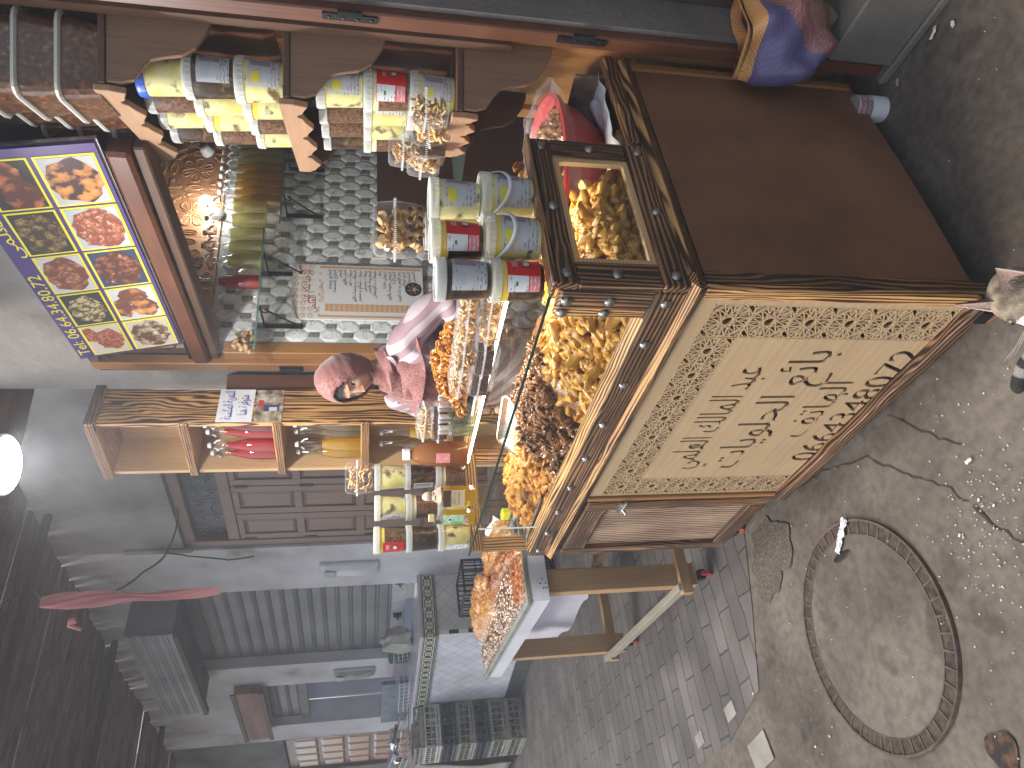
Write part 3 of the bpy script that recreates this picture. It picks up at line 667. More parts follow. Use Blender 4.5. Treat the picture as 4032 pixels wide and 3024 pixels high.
for x in (-.35,-1.0,-1.65): mb.tube([(x-.03,.085,1.235),(x-.03,.05,1.22),(x+.03,.05,1.22),(x+.03,.085,1.235)],.006,5); mb.box(x-.04,.08,1.19,x+.04,.089,1.27)
mb.build('latch',BLACKM,s1)
s2=shutter('roller_shutter','short grey shutter half raised over the bright blue room',-3.49,-2.29,2.28,2.61)
MB().box(-3.49,.09,2.19,-2.29,.14,2.279).build('bottom_bar',noisy('old_bar',[(.3,(.13,.12,.12)),(.7,(.22,.2,.2))],9,4,.7,.2),s2)
# whitewashed room behind the half raised shutter, bluish light put into its wall colour
rm=thing('far_room','small whitewashed room lit bluish behind the half open shutter','room',frame=BF)
BLUEW=noisy('bluish_lit_whitewash',[(.3,(.50,.51,.57)),(.7,(.70,.71,.78))],2,6,.9,.2)
MB().box(-3.49,.9,.0,-2.29,.95,2.5).build('back_wall',BLUEW,rm)
mb=MB(); mb.box(-3.5,.31,0,-3.45,.9,2.5); mb.box(-2.33,.31,0,-2.28,.9,2.5); mb.build('side_wall',BLUEW,rm)
fb=MB(); fb.box(-2.75,.5,2.0,-2.62,.58,2.05); rmf=fb.build('wall_fitting',WHITEP,rm)
# emergency lamps on the pillars
def wall_lamp(x,z,w,h,label,dull=False):
    t=thing('wall_light',label,'wall light',BF.w(x,-.0,z),BF.rz,group='unlit box lights on the pillars')
    mt=noisy('lamp_shell',[(.3,(.50,.53,.56)),(.7,(.62,.66,.70))],8,3,.4,.05) if not dull else noisy('dirty_lamp_shell',[(.3,(.22,.23,.23)),(.7,(.34,.35,.35))],12,5,.6,.1)
    mb=MB(); mb.prism([(-w/2,-h/2),(w/2,-h/2),(w/2,h/2),(-w/2,h/2)],-.03,0); mb.build('base',noisy('lamp_base',[(.3,(.40,.40,.38)),(.7,(.52,.52,.50))],10,3,.6,.1),t,bevel=.006)
    mb=MB(); mb.grid(8,12,lambda u,v:Vector(((u-.5)*w*.86,-.031-.045*(1-(2*v-1)**4)*(1-(2*u-1)**4)**.5 if 0<u<1 and 0<v<1 else -.031,(v-.5)*h*.96)))
    mb.build('cover',mt,t,smooth=True)
    MB().box(-w*.28,-.083,h*.22,w*.28,-.076,h*.42).build('lens',plain('grey_lens',(.30,.31,.33),.3),t,bevel=.004)
wall_lamp(.125,1.68,.17,.50,'white box light on the pillar beside the closed carved door')
wall_lamp(-2.05,1.66,.17,.44,'dirty grey box light on the pillar beside the bluish room',True)
# wooden sign board under the far shutter box
t=thing('wooden_board','long reddish wooden board fixed over the far blue room','board',frame=BF)
MB().box(-3.55,-.10,2.63,-2.20,-.003,2.90).build('board',noisy('pinkish_wood',[(.3,(.18,.095,.075)),(.7,(.32,.18,.14))],6,6,.7,.2,stretch=(.2,1,2)),t,bevel=.006)
mb=MB(); mb.box(-3.57,-.115,2.60,-2.18,-.101,2.645); mb.box(-3.57,-.115,2.885,-2.18,-.101,2.93); mb.build('trim',OLDW[0],t)
# projecting shutter housing
bx=thing('shutter_housing','big ribbed metal shutter housing hung above the grey roller shutter','shutter box',frame=BF)
YH=-.34
q1=BF.hit(476,2512,1,YH); q2=BF.hit(650,2822,1,YH); q3=BF.hit(820,2795,1,YH); q4=BF.hit(660,2500,1,YH)
hx1=(q1.x+q4.x)/2; hx0=(q2.x+q3.x)/2; hz1=(q1.z+q2.z)/2; hz0=(q3.z+q4.z)/2
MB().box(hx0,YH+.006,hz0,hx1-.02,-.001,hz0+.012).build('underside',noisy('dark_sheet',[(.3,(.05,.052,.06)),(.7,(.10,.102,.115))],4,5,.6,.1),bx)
mb=MB(); mb.box(hx0,YH,hz0,hx1,YH+.005,hz1)
for k in range(4):
    z=hz0+.06+k*(hz1-hz0-.06)/4; mb.tube([(hx0,YH-.002,z),(hx1,YH-.002,z)],.010,6); mb.tube([(hx0,YH-.002,z+.03),(hx1,YH-.002,z+.03)],.010,6)
mb.build('ribbed_front',noisy('pale_sheet',[(.3,(.24,.24,.26)),(.7,(.40,.40,.43))],3,6,.55,.1,metal=.2),bx)
MB().box(hx0-.01,YH-.03,hz0-.04,hx1+.01,YH+.03,hz0-.001).build('bottom_batten',OLDW[0],bx)
MB().box(hx1-.0195,YH+.006,hz0+.0125,hx1,-.001,hz1).build('side_panel',SHUT,bx)
# far narrow door with bright slats
fd=thing('far_door','reddish panelled door with shiny slats at the far left of the alley','door',frame=BF)
MB().box(-5.34,.10,0,-4.02,.14,2.54).build('leaf',FARDOOR[2],fd)
mb=MB()
for i in range(5):
    for j in range(7): panel(mb,-5.30+i*.26,-5.06+i*.26,.1+j*.34,.40+j*.34,.099,.015,.03)
mb.build('raised_panel',wood('polished_red_wood',[(.1,(.14,.05,.03)),(.5,(.26,.10,.06)),(.9,(.34,.15,.09))],2,6,.25,1.2,.05,coat=.6,knots=False),fd)
MB().box(-4.02,.02,0,-3.985,.06,2.6).build('jamb',noisy('blue_grey_paint',[(.3,(.09,.11,.13)),(.7,(.16,.19,.22))],9,4,.6,.1),fd)
# ================================================================== COVERED ROOF OF THE ALLEY
REED=wood('dark_roof_planks',[(.25,(.05,.034,.027)),(.45,(.17,.115,.085)),(.7,(.34,.24,.18))],1,9,.85,2.0,.5,knots=False)
mb=MB(); rr=random.Random(4)
for k in range(95):
    x=-12+k*.108; 
    if x>-3.05: continue
    y0=-1.9+rr.uniform(-.25,.25); y1=1.9
    if x>-4.6: y0=-.9+ (x+4.6)*.9+rr.uniform(-.12,.12)
    zz=3.88+rr.uniform(-.012,.012)+.00*k
    zz+=rr.uniform(-.02,.02); mb.box(x,y0,zz,x+rr.uniform(.085,.104),y1,zz+.03)
    if rr.random()<.5: mb.box(x+.01,y0-rr.uniform(.05,.4),zz+.032,x+.06,y0+.3,zz+.045)
o=mb.build('alley_roof',REED); tag(o,'dark reed and plank roof covering the far alley','roof')
mb=MB()
for x in (-4.2,-6.2,-8.4): mb.tube([(x,-2.4,3.80),(x,2.0,3.80)],.055,8)
for k,x in enumerate((-4.2,-6.2,-8.4)):
    b=MB().tube([(x,-2.4,3.80),(x,2.0,3.80)],.032,8).build('roof_pole',OLDW[1]); tag(b,['nearest dark round pole under the alley roof','middle dark round pole under the alley roof','farthest dark round pole under the alley roof'][k],'pole')
mb=MB().bar((-5.0,-1.35,3.25),(-8.0,-.35,3.72),.14,.10); tag(mb.build('roof_beam',noisy('rotten_beam',[(.3,(.07,.04,.035)),(.7,(.16,.095,.08))],12,5,.9,.5)),'slanting reddish roof beam at the far upper left','beam')
# dark timber ends sticking out of the wall by the lamp
q=SH.hit(180,1600,1,0); mb=MB(); mb.box(-2.42,-.55,3.22,-2.23,.6,3.62); 
tag(mb.build('timber_end',OLDW[1],frame=SH,bevel=.02),'dark broken timber end on the wall beside the bright lamp','beam')
# ================================================================== COUNTER CABINET  (corner nearest the camera at the origin)
CB=thing('shop_counter','wooden sweets counter with carved lattice front and brown side panel, glass case on top','counter',(0,0,0))
L0,L1=-1.075,-1.56
BROWN=noisy('brown_hardboard',[(.28,(.12,.052,.024)),(.48,(.18,.084,.041)),(.72,(.235,.118,.063))],3.2,9,.5,.12,.003,60)
# carcass (runs back under the deck at the right, narrower at the left)
mb=MB(); mb.box(-.86,.020,.075,-.004,.848,.79); mb.box(L1+.01,.020,.075,-.861,.455,.79); mb.build('carcass',OLDW[0],CB)
# side panel on the right, lower edge slightly bowed
mb=MB(); poly=[(.045,.79),(.835,.79),(.85,.072)]
n=14; poly+=[(.85-(.85-.045)*i/n,.072-.012*sin(PI*i/n)) for i in range(1,n+1)]
mb.add([(0.004,a,b) for a,b in poly]+[(-.003,a,b) for a,b in poly],[tuple(range(len(poly)))[::-1],tuple(range(len(poly),2*len(poly)))]+[(i,(i+1)%len(poly),(i+1)%len(poly)+len(poly),i+len(poly)) for i in range(len(poly))])
mb.build('side_panel',BROWN,CB)
MB().box(.0005,.838,.085,.012,.862,.80).build('edge_strip',LEAFW[2],CB)
# corner posts, trims
MB().box(-.026,-.012,.04,.010,.008,.795).build('corner_post',SCORCH[2],CB,bevel=.003)
MB().box(-.010,.0085,.04,.013,.043,.795).build('corner_post',BURNT[2],CB,bevel=.003)
def mould(name,pts,mat): return MB()
mb=MB(); mb.prism([(L0-.005,.045),(.012,.045),(.012,.0825),(L0-.005,.0825)],-.034,.0015); mb.build('bottom_rail',BURNT[0],CB,bevel=.004)
MB().box(L0-.012,-.014,.083,L0+.010,.008,.795).build('side_trim',LEAFW[2],CB,bevel=.002)
# sloping mouldings under the glass case: front and right side
def crown(mb,x0,x1,y,z0,z1,out0,out1,ax='x'):
    # a strip whose lower edge is out by out0, upper by out1
    if ax=='x': mb.add([(x0,y-out0,z0),(x1,y-out0,z0),(x1,y-out1,z1),(x0,y-out1,z1),(x0,y+.02,z0),(x1,y+.02,z0),(x1,y+.02,z1),(x0,y+.02,z1)],[(0,1,2,3),(4,7,6,5),(0,4,5,1),(3,2,6,7),(0,3,7,4),(1,5,6,2)])
    else: mb.add([(y+out0,x0,z0),(y+out0,x1,z0),(y+out1,x1,z1),(y+out1,x0,z1),(y-.02,x0,z0),(y-.02,x1,z0),(y-.02,x1,z1),(y-.02,x0,z1)],[(3,2,1,0),(5,6,7,4),(1,5,4,0),(7,6,2,3),(4,7,3,0),(2,6,5,1)])
mb=MB(); crown(mb,L1-.012,.014,0,.800,.826,.014,.034); mb.build('cornice',BURNT[0],CB)
mb=MB(); crown(mb,L1-.012,.030,0,.8265,.842,.030,.012); mb.build('cornice',SCORCH[0],CB)
mb=MB(); crown(mb,-.001,.86,0,.800,.826,.012,.030,'y'); mb.build('cornice',BURNT[1],CB)
mb=MB(); crown(mb,-.001,.86,0,.8265,.842,.026,.010,'y'); mb.build('cornice',SCORCH[1],CB)
# carved front panel: pierced letters over a recessed back, lattice border
X0,X1,Z0,Z1=L0+.012,-.028,.083,.795
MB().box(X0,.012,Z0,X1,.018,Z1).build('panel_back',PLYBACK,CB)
bw=.115; cs=.1155
ix0,ix1=X0+.125,X1-.145; iz1=Z1-.155
def extr(mb,t,x,z,h,maxw):
    V,Fs,w=text_layout(t); kx=h if w*h<=maxw else maxw/w; ox=x-w*kx/2
    for gi,fs in enumerate(Fs):
        if not fs: continue
        ed={}
        for f in fs:
            for i in range(len(f)): a,b=f[i],f[(i+1)%len(f)]; ed[(a,b)]=1
        ids=sorted({i for f in fs for i in f}); mp={i:k for k,i in enumerate(ids)}; n=len(ids); e=gi%2*.0003
        # heavier strokes: push outline vertices outwards
        nr={i:[0.,0.] for i in ids}
        for (a,b) in ed:
            if (b,a) not in ed:
                dx,dz=V[b][0]-V[a][0],V[b][1]-V[a][1]; L_=math.hypot(dx,dz) or 1
                for q_ in (a,b): nr[q_][0]+=dz/L_; nr[q_][1]-=dx/L_
        off=lambda i,k: (nr[i][k]/(math.hypot(*nr[i]) or 1))*.0008
        vs=[(ox+V[i][0]*kx+off(i,0),-.010-e,z+V[i][1]*h+off(i,1)) for i in ids]+[(ox+V[i][0]*kx+off(i,0),.006+e,z+V[i][1]*h+off(i,1)) for i in ids]
        ff=[tuple(mp[i] for i in f) for f in fs]+[tuple(mp[i]+n for i in f[::-1]) for f in fs]
        for (a,b) in ed:
            if (b,a) not in ed: ff.append((mp[b],mp[a],mp[a]+n,mp[b]+n))
        mb.add(vs,ff)
inner=MB().box(ix0,-.0035,Z0+.001,ix1,.0025,iz1).build('inner_board',PLY,CB)
cut=MB(); cxm=(ix0+ix1)/2-.01
extr(cut,'عبد المالك العلمي',cxm-.02,.500,.135,.58)
extr(cut,'بائع الحلويات',cxm+.02,.335,.155,.66)
extr(cut,'الهاتف',cxm+.05,.190,.130,.32)
extr(cut,'0664348072',cxm+.045,.068,.125,.82)
cutter=cut.build('cutter',PLYBACK,CB)
try:
    md=inner.modifiers.new('cut','BOOLEAN'); md.operation='DIFFERENCE'; md.object=cutter; md.solver='EXACT'; md.use_self=True
    bpy.context.view_layer.update(); dg=bpy.context.evaluated_depsgraph_get()
    me=bpy.data.meshes.new_from_object(inner.evaluated_get(dg)); ok=len(me.polygons)>200
    print('BOOL',len(me.polygons),ok)
    if ok: inner.modifiers.clear(); inner.data=me; me.materials.clear(); me.materials.append(PLY)
    else: inner.modifiers.clear()
except Exception as e: print('bool fail',e)
bpy.data.objects.remove(cutter)
# lattice: rosettes of interlacing laths
lat=MB(); T=.0026
def seg(a,b,w=.0031):
    a=Vector((a[0],0,a[1]));b=Vector((b[0],0,b[1]))
    d=b-a; L=d.length
    if L<.002: return
    d.normalize(); s=Vector((-d.z,0,d.x)); 
    lat.k=getattr(lat,'k',0)+1; e=(lat.k%7)*.00012
    vs=[a+s*w/2,a-s*w/2,b-s*w/2,b+s*w/2]
    lat.add([(v.x,-.0030-e,v.z) for v in vs]+[(v.x,.0025,v.z) for v in vs],[(0,1,2,3),(0,4,5,1),(2,6,7,3),(1,5,6,2),(3,7,4,0)])
def rosette(cx,cz,w,h):
    r=.5; nn=12
    def P(rad,k): a=2*PI*k/nn+PI/nn; return (cx+rad*cos(a)*w,cz+rad*sin(a)*h)
    for k in range(nn):
        seg(P(.485,k),P(.485,k+5)) 
        seg(P(.485,k),P(.485,k+1))
        q=P(.485,k+.5); seg(P(.33,k+.5),(cx+(q[0]-cx)*1.18,cz+(q[1]-cz)*1.18),.0027)
    for sx in (-1,1):
        for sz in (-1,1):
            c=(cx+sx*w*.5,cz+sz*h*.5)
            seg((cx+sx*w*.5,cz+sz*h*.22),(cx+sx*w*.22,cz+sz*h*.5)); seg((cx+sx*w*.38,cz+sz*h*.5),(cx+sx*w*.5,cz+sz*h*.38))
    seg((cx-w*.5,cz-h*.5),(cx-w*.5,cz+h*.5)); seg((cx-w*.5,cz-h*.5),(cx+w*.5,cz-h*.5))
def strip(x0,x1,z0,z1,nx,nz):
    w=(x1-x0)/nx; h=(z1-z0)/nz
    for i in range(nx):
        for j in range(nz): rosette(x0+w*(i+.5),z0+h*(j+.5),w,h)
    seg((x1,z0),(x1,z1)); seg((x0,z1),(x1,z1))
strip(ix0+.003,ix1-.003,iz1+.003,Z1-.045,7,1)
strip(X0+.012,ix0-.003,Z0+.002,Z1-.045,1,6)
strip(ix1+.003,X1-.022,Z0+.002,Z1-.045,1,6)
lat.build('lattice',PLY,CB)
fm=MB(); fm.box(X0,-.0034,Z1-.043,X1,.0024,Z1); fm.box(X0,-.0034,Z0,X0+.010,.0024,Z1-.0435); fm.box(X1-.020,-.0034,Z0,X1,.0024,Z1-.0435); fm.build('panel_margin',PLY,CB)
# cabinet door at the left
door=MB().box(L1+.0565,.002,.151,L0-.0765,.008,.699).build('cabinet_door',OLDW[2],CB)
for q in ((L1+.002,L1+.055),(L0-.075,L0-.0125)): MB().box(q[0],-.020,.085,q[1],.008,.79).build('door_stile',BURNT[2],door,bevel=.004)
for q in ((.70,.79),(.085,.15)): MB().box(L1+.056,-.019,q[0],L0-.076,.0075,q[1]).build('door_rail',BURNT[0],door,bevel=.004)
mb=MB(); mb.add([(L1+.056,-.001,.151),(L0-.076,-.001,.151),(L0-.076,-.001,.699),(L1+.056,-.001,.699)],[(0,1,2,3)])
BRUSH=wood('scorched_board',[(.24,(.045,.022,.014)),(.38,(.16,.09,.055)),(.52,(.33,.22,.145)),(.8,(.50,.38,.27))],2,5,.55,2.4,.2,stretch=.5)
mb.build('door_panel',BRUSH,door)
mb=MB(); hx,hz=L0-.045,.66; mb.box(hx-.03,-.026,hz-.012,hx+.03,-.0205,hz+.012); mb.tube([(hx-.02,-.03,hz),(hx+.05,-.03,hz)],.005,8); mb.tube([(hx+.0,-.03,hz),(hx+.0,-.05,hz-.01)],.006,8)
mb.build('door_bolt',STEEL,door)
# castors
def caster(name,x,y,r,col,parent,z0=.0):
    t=MB(); t.box(x-.018,y-.02,z0+r*1.1,x+.018,y+.02,z0+r*1.1+.03); o=t.build('castor_fork',BLACKM,parent)
    M=Matrix.Translation((x,y,z0+r))@Matrix.Rotation(R(90),4,'X')
    MB().lathe([(.0,-.011),(r*.8,-.011),(r,-.007),(r,.007),(r*.8,.011),(0,.011)],20,M=M).build('castor_wheel',col,parent,smooth=True)
    M2=Matrix.Translation((x,y,z0+r))@Matrix.Rotation(R(90),4,'X'); MB().lathe([(0,-.013),(r*.5,-.013),(r*.5,.013),(0,.013)],16,M=M2).build('castor_hub',STEEL,parent)
ORANGE=plain('orange_rubber',(.75,.16,.03),.5); REDR=plain('red_rubber',(.42,.06,.06),.5)
for x,y in ((-.035,-.022),(-1.50,.03),(-.05,.80),(-1.50,.40)): caster('c',x,y,.030,ORANGE,CB)
# ------------------------------------------------------------------ glass case
H1=1.15; YB=.46
GC=thing('glass_case','long glass display case with burnt wood frame and metal studs, full of honey pastries','display case',(0,0,.842))
def gz(z): return z-.842
mb=MB(); mb.box(L1,-.020,0,.0,.004,gz(.918)); mb.build('front_rail',BURNT[0],GC,bevel=.004)
mb=MB(); crown(mb,L1+.04,-.095,0,gz(.918),gz(.930),.018,-.004); mb.build('front_bead',SCORCH[0],GC)
MB().box(-.060,-.022,gz(.9185),.0,.006,gz(1.135)).build('corner_board',BURNT[2],GC,bevel=.004)
MB().box(-.094,-.015,gz(.9185),-.0605,.004,gz(1.135)).build('corner_board',SCORCH[2],GC,bevel=.003)
# right end frame with window (x = 0 .. .022)
for q in ((0,gz(.905)),(gz(1.1),gz(1.15))): MB().box(.0005,-.020,q[0],.022,YB+.01,q[1]).build('end_rail',BURNT[1],GC,bevel=.004)
for q in ((-.020,.050),(YB-.055,YB+.01)): MB().box(.0005,q[0],gz(.9055),.0215,q[1],gz(1.0995)).build('end_stile',BURNT[2],GC,bevel=.004)
MB().box(-.02,-.022,gz(1.1505),.030,YB+.014,gz(1.160)).build('end_cap',BURNT[1],GC,bevel=.002)
mb=MB(); a,b,c,d=.0505,YB-.0555,gz(.9058),gz(1.0992)
for (p,q,r_,s_) in ((a,c,b,c+.014),(a,d-.014,b,d),(a,c+.0145,a+.013,d-.0145),(b-.013,c+.0145,b,d-.0145)): mb.box(.003,p,q,.016,r_,s_)
mb.build('window_bead',PINE[1],GC)
MB().add([(.008,a+.01,c+.01),(.008,b-.01,c+.01),(.008,b-.01,d-.01),(.008,a+.01,d-.01)],[(0,1,2,3)]).build('window_pane',GLASS,GC)
# left end frame
for q in ((.845,.915),(1.095,1.15)): MB().box(L1,.0045,gz(q[0]),L1+.022,YB,gz(q[1])).build('end_rail',SCORCH[1],GC,bevel=.003)
for q in ((.0045,.06),(YB-.06,YB)): MB().box(L1,q[0],gz(.9155),L1+.0215,q[1],gz(1.0945)).build('end_stile',SCORCH[2],GC,bevel=.003)
MB().add([(L1+.01,.06,gz(.915)),(L1+.01,YB-.06,gz(.915)),(L1+.01,YB-.06,gz(1.095)),(L1+.01,.06,gz(1.095))],[(0,1,2,3)]).build('window_pane',GLASS,GC)
mb=MB(); mb.box(-.03,YB-.02,0,.0,YB,gz(1.145)); mb.box(L1+.03,YB-.02,gz(1.125),-.031,YB,gz(1.148)); mb.build('back_rail',SCORCH[0],GC)
# glass: front and top
MB().add([(L1+.024,-.001,gz(.93)),(-.095,-.001,gz(.93)),(-.095,-.001,gz(1.148)),(L1+.024,-.001,gz(1.148))],[(0,1,2,3)]).build('front_pane',GLASS,GC)
MB().add([(L1,-.004,gz(1.1525)),(-.021,-.004,gz(1.1525)),(-.021,YB+.01,gz(1.1525)),(L1,YB+.01,gz(1.1525))],[(0,1,2,3)]).build('top_pane',GLASS,GC)
mb=MB(); mb.box(L1,-.008,gz(1.1485),-.0215,-.0045,gz(1.1555)); mb.build('glass_edge',plain('dark_green_edge',(.01,.03,.025),.1),GC)
MB().box(-1.315,-.0045,gz(.93),-1.312,.0,gz(1.148)).build('glass_joint',plain('joint_bright',(.7,.75,.72),.2),GC)
MB().box(L1+.003,.0045,0,-.003,YB-.021,gz(.858)).build('case_floor',WHITEP,GC)
# studs
sm=lambda x,y,z,ax: Matrix.Translation((x,y,z))@(Matrix.Rotation(R(90),4,'X') if ax=='y' else Matrix.Rotation(R(90),4,'Y'))
DOME=[(.0135,0),(.0130,.0035),(.0105,.0068),(.0065,.009),(.0,.0098)]
for x in (-.035,-.185,-.36,-.56,-.76,-.96,-1.15,-1.33,-1.50): MB().lathe(DOME,14,M=sm(x,-.0205,gz(.885),'y')).build('stud',STUD,GC,smooth=True)
for z in (1.02,1.118): MB().lathe(DOME,14,M=sm(-.030,-.0225,gz(z),'y')).build('stud',STUD,GC,smooth=True)
for z in (.885,1.018,1.118): MB().lathe(DOME,14,M=sm(-.078,-.0155,gz(z),'y')).build('stud',STUD,GC,smooth=True) if z>.9 else None
for y,z in ((.012,.872),(.012,1.01),(.012,1.125),(.22,.872),(.22,1.125),(.436,.872),(.436,1.0),(.436,1.125)): MB().lathe(DOME,14,M=sm(.0225,y,gz(z),'x')).build('stud',STUD,GC,smooth=True)
for z in (.86,.99,1.12): MB().lathe(DOME,12,M=sm(L1-.0005,.03,gz(z),'x')@Matrix.Rotation(PI,4,'X')).build('stud',STUD,GC,smooth=True)
# LED strip inside, lit
mb=MB(); mb.box(-1.50,.370,gz(1.130),-.10,.380,gz(1.138)); mb.build('led_strip',emis('led_white',(1,.93,.72),14),GC)
lamp('led_light','AREA',(-.73,.365,gz(1.128)),3.6,(1,.88,.60),1.38,GC,(R(-14),0,0),.02)
# deck at the back right
DK=MB(); DK.box(-.858,.475,.843,.0,.86,.855); DK.build('deck',OLDW[0],CB)
MB().box(-.004,.475,.8555,.026,.862,.885).build('deck_rail',BURNT[1],CB,bevel=.003)
# ------------------------------------------------------------------ pastries heaped in the case
def honey(name,c1,c2,c3,rough=.22,sc=26):
    m=noisy(name,[(.3,c1),(.5,c2),(.72,c3)],sc,5,rough,.35,.004,70,coat=.12)
    nt=m.node_tree; b=nt.nodes['Principled BSDF']; oi=N(nt,'ObjectInfo'); hsv=N(nt,'HueSaturation')
    mr=N(nt,'MapRange'); mr.inputs['To Min'].default_value=.72; mr.inputs['To Max'].default_value=1.18; nt.links.new(oi.outputs['Random'],mr.inputs['Value']); nt.links.new(mr.outputs[0],hsv.inputs['Value'])
    l=b.inputs['Base Color'].links[0]; src=l.from_socket; nt.links.remove(l); nt.links.new(src,hsv.inputs['Color']); nt.links.new(hsv.outputs[0],b.inputs['Base Color']); return m
GOLD=honey('golden_pastry',(.34,.13,.012),(.55,.265,.030),(.66,.38,.08),.42)
GOLD2=honey('amber_pastry',(.36,.125,.014),(.56,.235,.032),(.66,.34,.075),.42)
CHEB=honey('brown_fried_pastry',(.10,.032,.010),(.24,.09,.026),(.36,.16,.05),.25,34)
ORNG=honey('orange_honey_pastry',(.36,.13,.022),(.56,.24,.05),(.62,.32,.09),.2,40)
rr=random.Random(21)
def tri_mesh(k):
    """a puffed filled triangle with pinched corners"""
    r_=random.Random(k); mb=MB(); n=3 if k%3 else 4
    nu,nv=18,8
    def fn(u,v):
        a=2*PI*u; t=v
        # radius of a soft triangle
        q=1/(max(cos((a%(2*PI/n))-PI/n),.3)); q=min(q,1.75)*.0185
        rad=q*sin(t*PI/2) if t<1 else q
        h=.0125*(max(0,1-(rad/(q+1e-6))**3))**.6
        return a,rad,h
    vs=[];fs=[]
    for sgn in (1,-1):
        o=len(vs)
        for j in range(nv+1):
            for i in range(nu):
                a,rad,h=fn(i/nu,j/nv); w=1+.10*sin(3*a+k)+.06*r_.uniform(-1,1)
                vs.append((rad*cos(a)*w,rad*sin(a)*w*(1.15 if k%2 else .95),sgn*h*(1+.25*sin(5*a+j))+.003*sin(2*a)*(rad/.02)))
        for j in range(nv):
            for i in range(nu):
                f=(o+j*nu+i,o+j*nu+(i+1)%nu,o+(j+1)*nu+(i+1)%nu,o+(j+1)*nu+i); fs.append(f if sgn>0 else f[::-1])
    mb.add(vs,fs); return mb
def knot_mesh(k,w=.0045,R0=.018):
    """a folded, crumpled ribbon loop"""
    r_=random.Random(k*7+1); mb=MB(); pts=[]
    n=34; p,q=(2,3) if k%2 else (3,2)
    for i in range(n):
        t=2*PI*i/n; rr_=R0*(.62+.38*cos(q*t)); pts.append(Vector((rr_*cos(p*t),rr_*sin(p*t)*(.85+.2*r_.random()),.010*sin(q*t+.4)+.004*r_.uniform(-1,1))))
    mb.tube(pts,w,5,True); return mb
def ribbon_mesh(k):
    r_=random.Random(k*17+5); mb=MB()
    for s in range(3):
        off=Vector((r_.uniform(-.01,.01),r_.uniform(-.01,.01),r_.uniform(-.004,.006))); ax=r_.uniform(0,PI); ph=r_.uniform(0,6)
        def fn(u,v): 
            a=(u-.5)*.046; b=(v-.5)*.020*(1.1-abs(u-.5)); z=.009*sin(u*7+ph)+.006*sin(v*5+ph*2+u*4)+.003*sin(u*23+v*9)
            return off+Vector((a*cos(ax)-b*sin(ax),a*sin(ax)+b*cos(ax),z))
        mb.grid(10,4,fn)
    return mb
def proto(mb,name,mat,solid=0): 
    o=mb.build(name,mat,smooth=True,solid=solid); me=o.data; bpy.data.objects.remove(o) if not solid else None; return me if not solid else (me,o)
TRI=[proto(tri_mesh(k),'filled_pastry',GOLD) for k in range(6)]
TRI2=[proto(tri_mesh(k+10),'filled_pastry',GOLD2) for k in range(6)]
KNO=[proto(knot_mesh(k,.0040),'honey_knot',ORNG) for k in range(5)]
def solidmesh(mb,mat,th):
    o=mb.build('t',mat,smooth=True,solid=th); bpy.context.view_layer.update(); me=bpy.data.meshes.new_from_object(o.evaluated_get(bpy.context.evaluated_depsgraph_get()))
    bpy.data.objects.remove(o); return me
RIB=[solidmesh(ribbon_mesh(k),CHEB,.0022) for k in range(6)]
def put(me,name,loc,rot,sc,label,cat,group):
    o=bpy.data.objects.new(name,me); COL.objects.link(o); o.location=loc; o.rotation_euler=rot; o.scale=(sc,sc,sc); tag(o,label,cat,group); return o
def heap_h(x,y,cx,top,base=.868,w=.42):
    return base
def fill(x0,x1,y0,y1,step,hf,meshes,name,label,cat,group,sc=1.0,tilt=.7,inside=None,limit=300,seed=1):
    r_=random.Random(seed); n=0; x=x0; row=0
    while x<x1:
        y=y0+(step*.5 if row%2 else 0)
        while y<y1:
            px,py=x+r_.uniform(-.3,.3)*step,y+r_.uniform(-.3,.3)*step
            if (inside is None or inside(px,py)) and n<limit:
                put(r_.choice(meshes),name,(px,py,hf(px,py)+r_.uniform(-.004,.006)),(r_.uniform(-tilt,tilt),r_.uniform(-tilt,tilt),r_.uniform(0,6.28)),sc*r_.uniform(.9,1.15),label,cat,group); n+=1
            y+=step
        x+=step*.87; row+=1
    return n
def mound(name,x0,x1,y0,y1,hf,mat,label,cat):
    mb=MB(); mb.grid(24,12,lambda u,v:Vector((x0+(x1-x0)*u,y0+(y1-y0)*v,max(.860,hf(x0+(x1-x0)*u,y0+(y1-y0)*v)-.012)+.004*mnoise.noise(Vector((u*30,v*16,1))))))
    o=mb.build(name,mat,smooth=True); tag(o,label,cat,None,'stuff'); return o
def sm01(t): t=max(0,min(1,t)); return t*t*(3-2*t)
# right heap (golden), middle heap (brown), left heap (amber)
def hR(x,y): return .895+.105*sm01(y/.20)*sm01((.06-x)/.14)*sm01((x+.80)/.16)
def hL(x,y): return .880+.100*sm01((y+.02)/.22)*sm01((-1.0-x)/.10)*sm01((x+1.58)/.12)
def hB(x,y): return .878+.150*sm01((y+.04)/.22)*sm01((x+1.12)/.2)*sm01((-.46-x)/.14)
UND=noisy('syrupy_crumbs',[(.3,(.10,.035,.01)),(.7,(.30,.13,.04))],60,5,.3,.6,.005,90,coat=.4)
inR=lambda x,y: .012<y<.41 and x>-.66-.35*max(0,y-.03)*0 and x>(-.68+.55*max(0,y-.06)) and x<-.022
inB=lambda x,y: .012<y<.32 and x<=(-.67+.55*max(0,y-.06)) and x>(-1.03-.35*(y-.2))
inL=lambda x,y: .012<y<.31 and x<=(-1.03-.35*(y-.2)) and x>-1.53
mound('pastry_heap',-.70,-.028,.006,.40,hR,UND,'syrupy base layer under the golden pastries at the right of the glass case','pastry heap')
mound('pastry_heap',-1.12,-.48,.0065,.40,lambda x,y:hB(x,y)-.002,UND,'dark syrupy base layer under the brown fried pastries in the case','pastry heap')
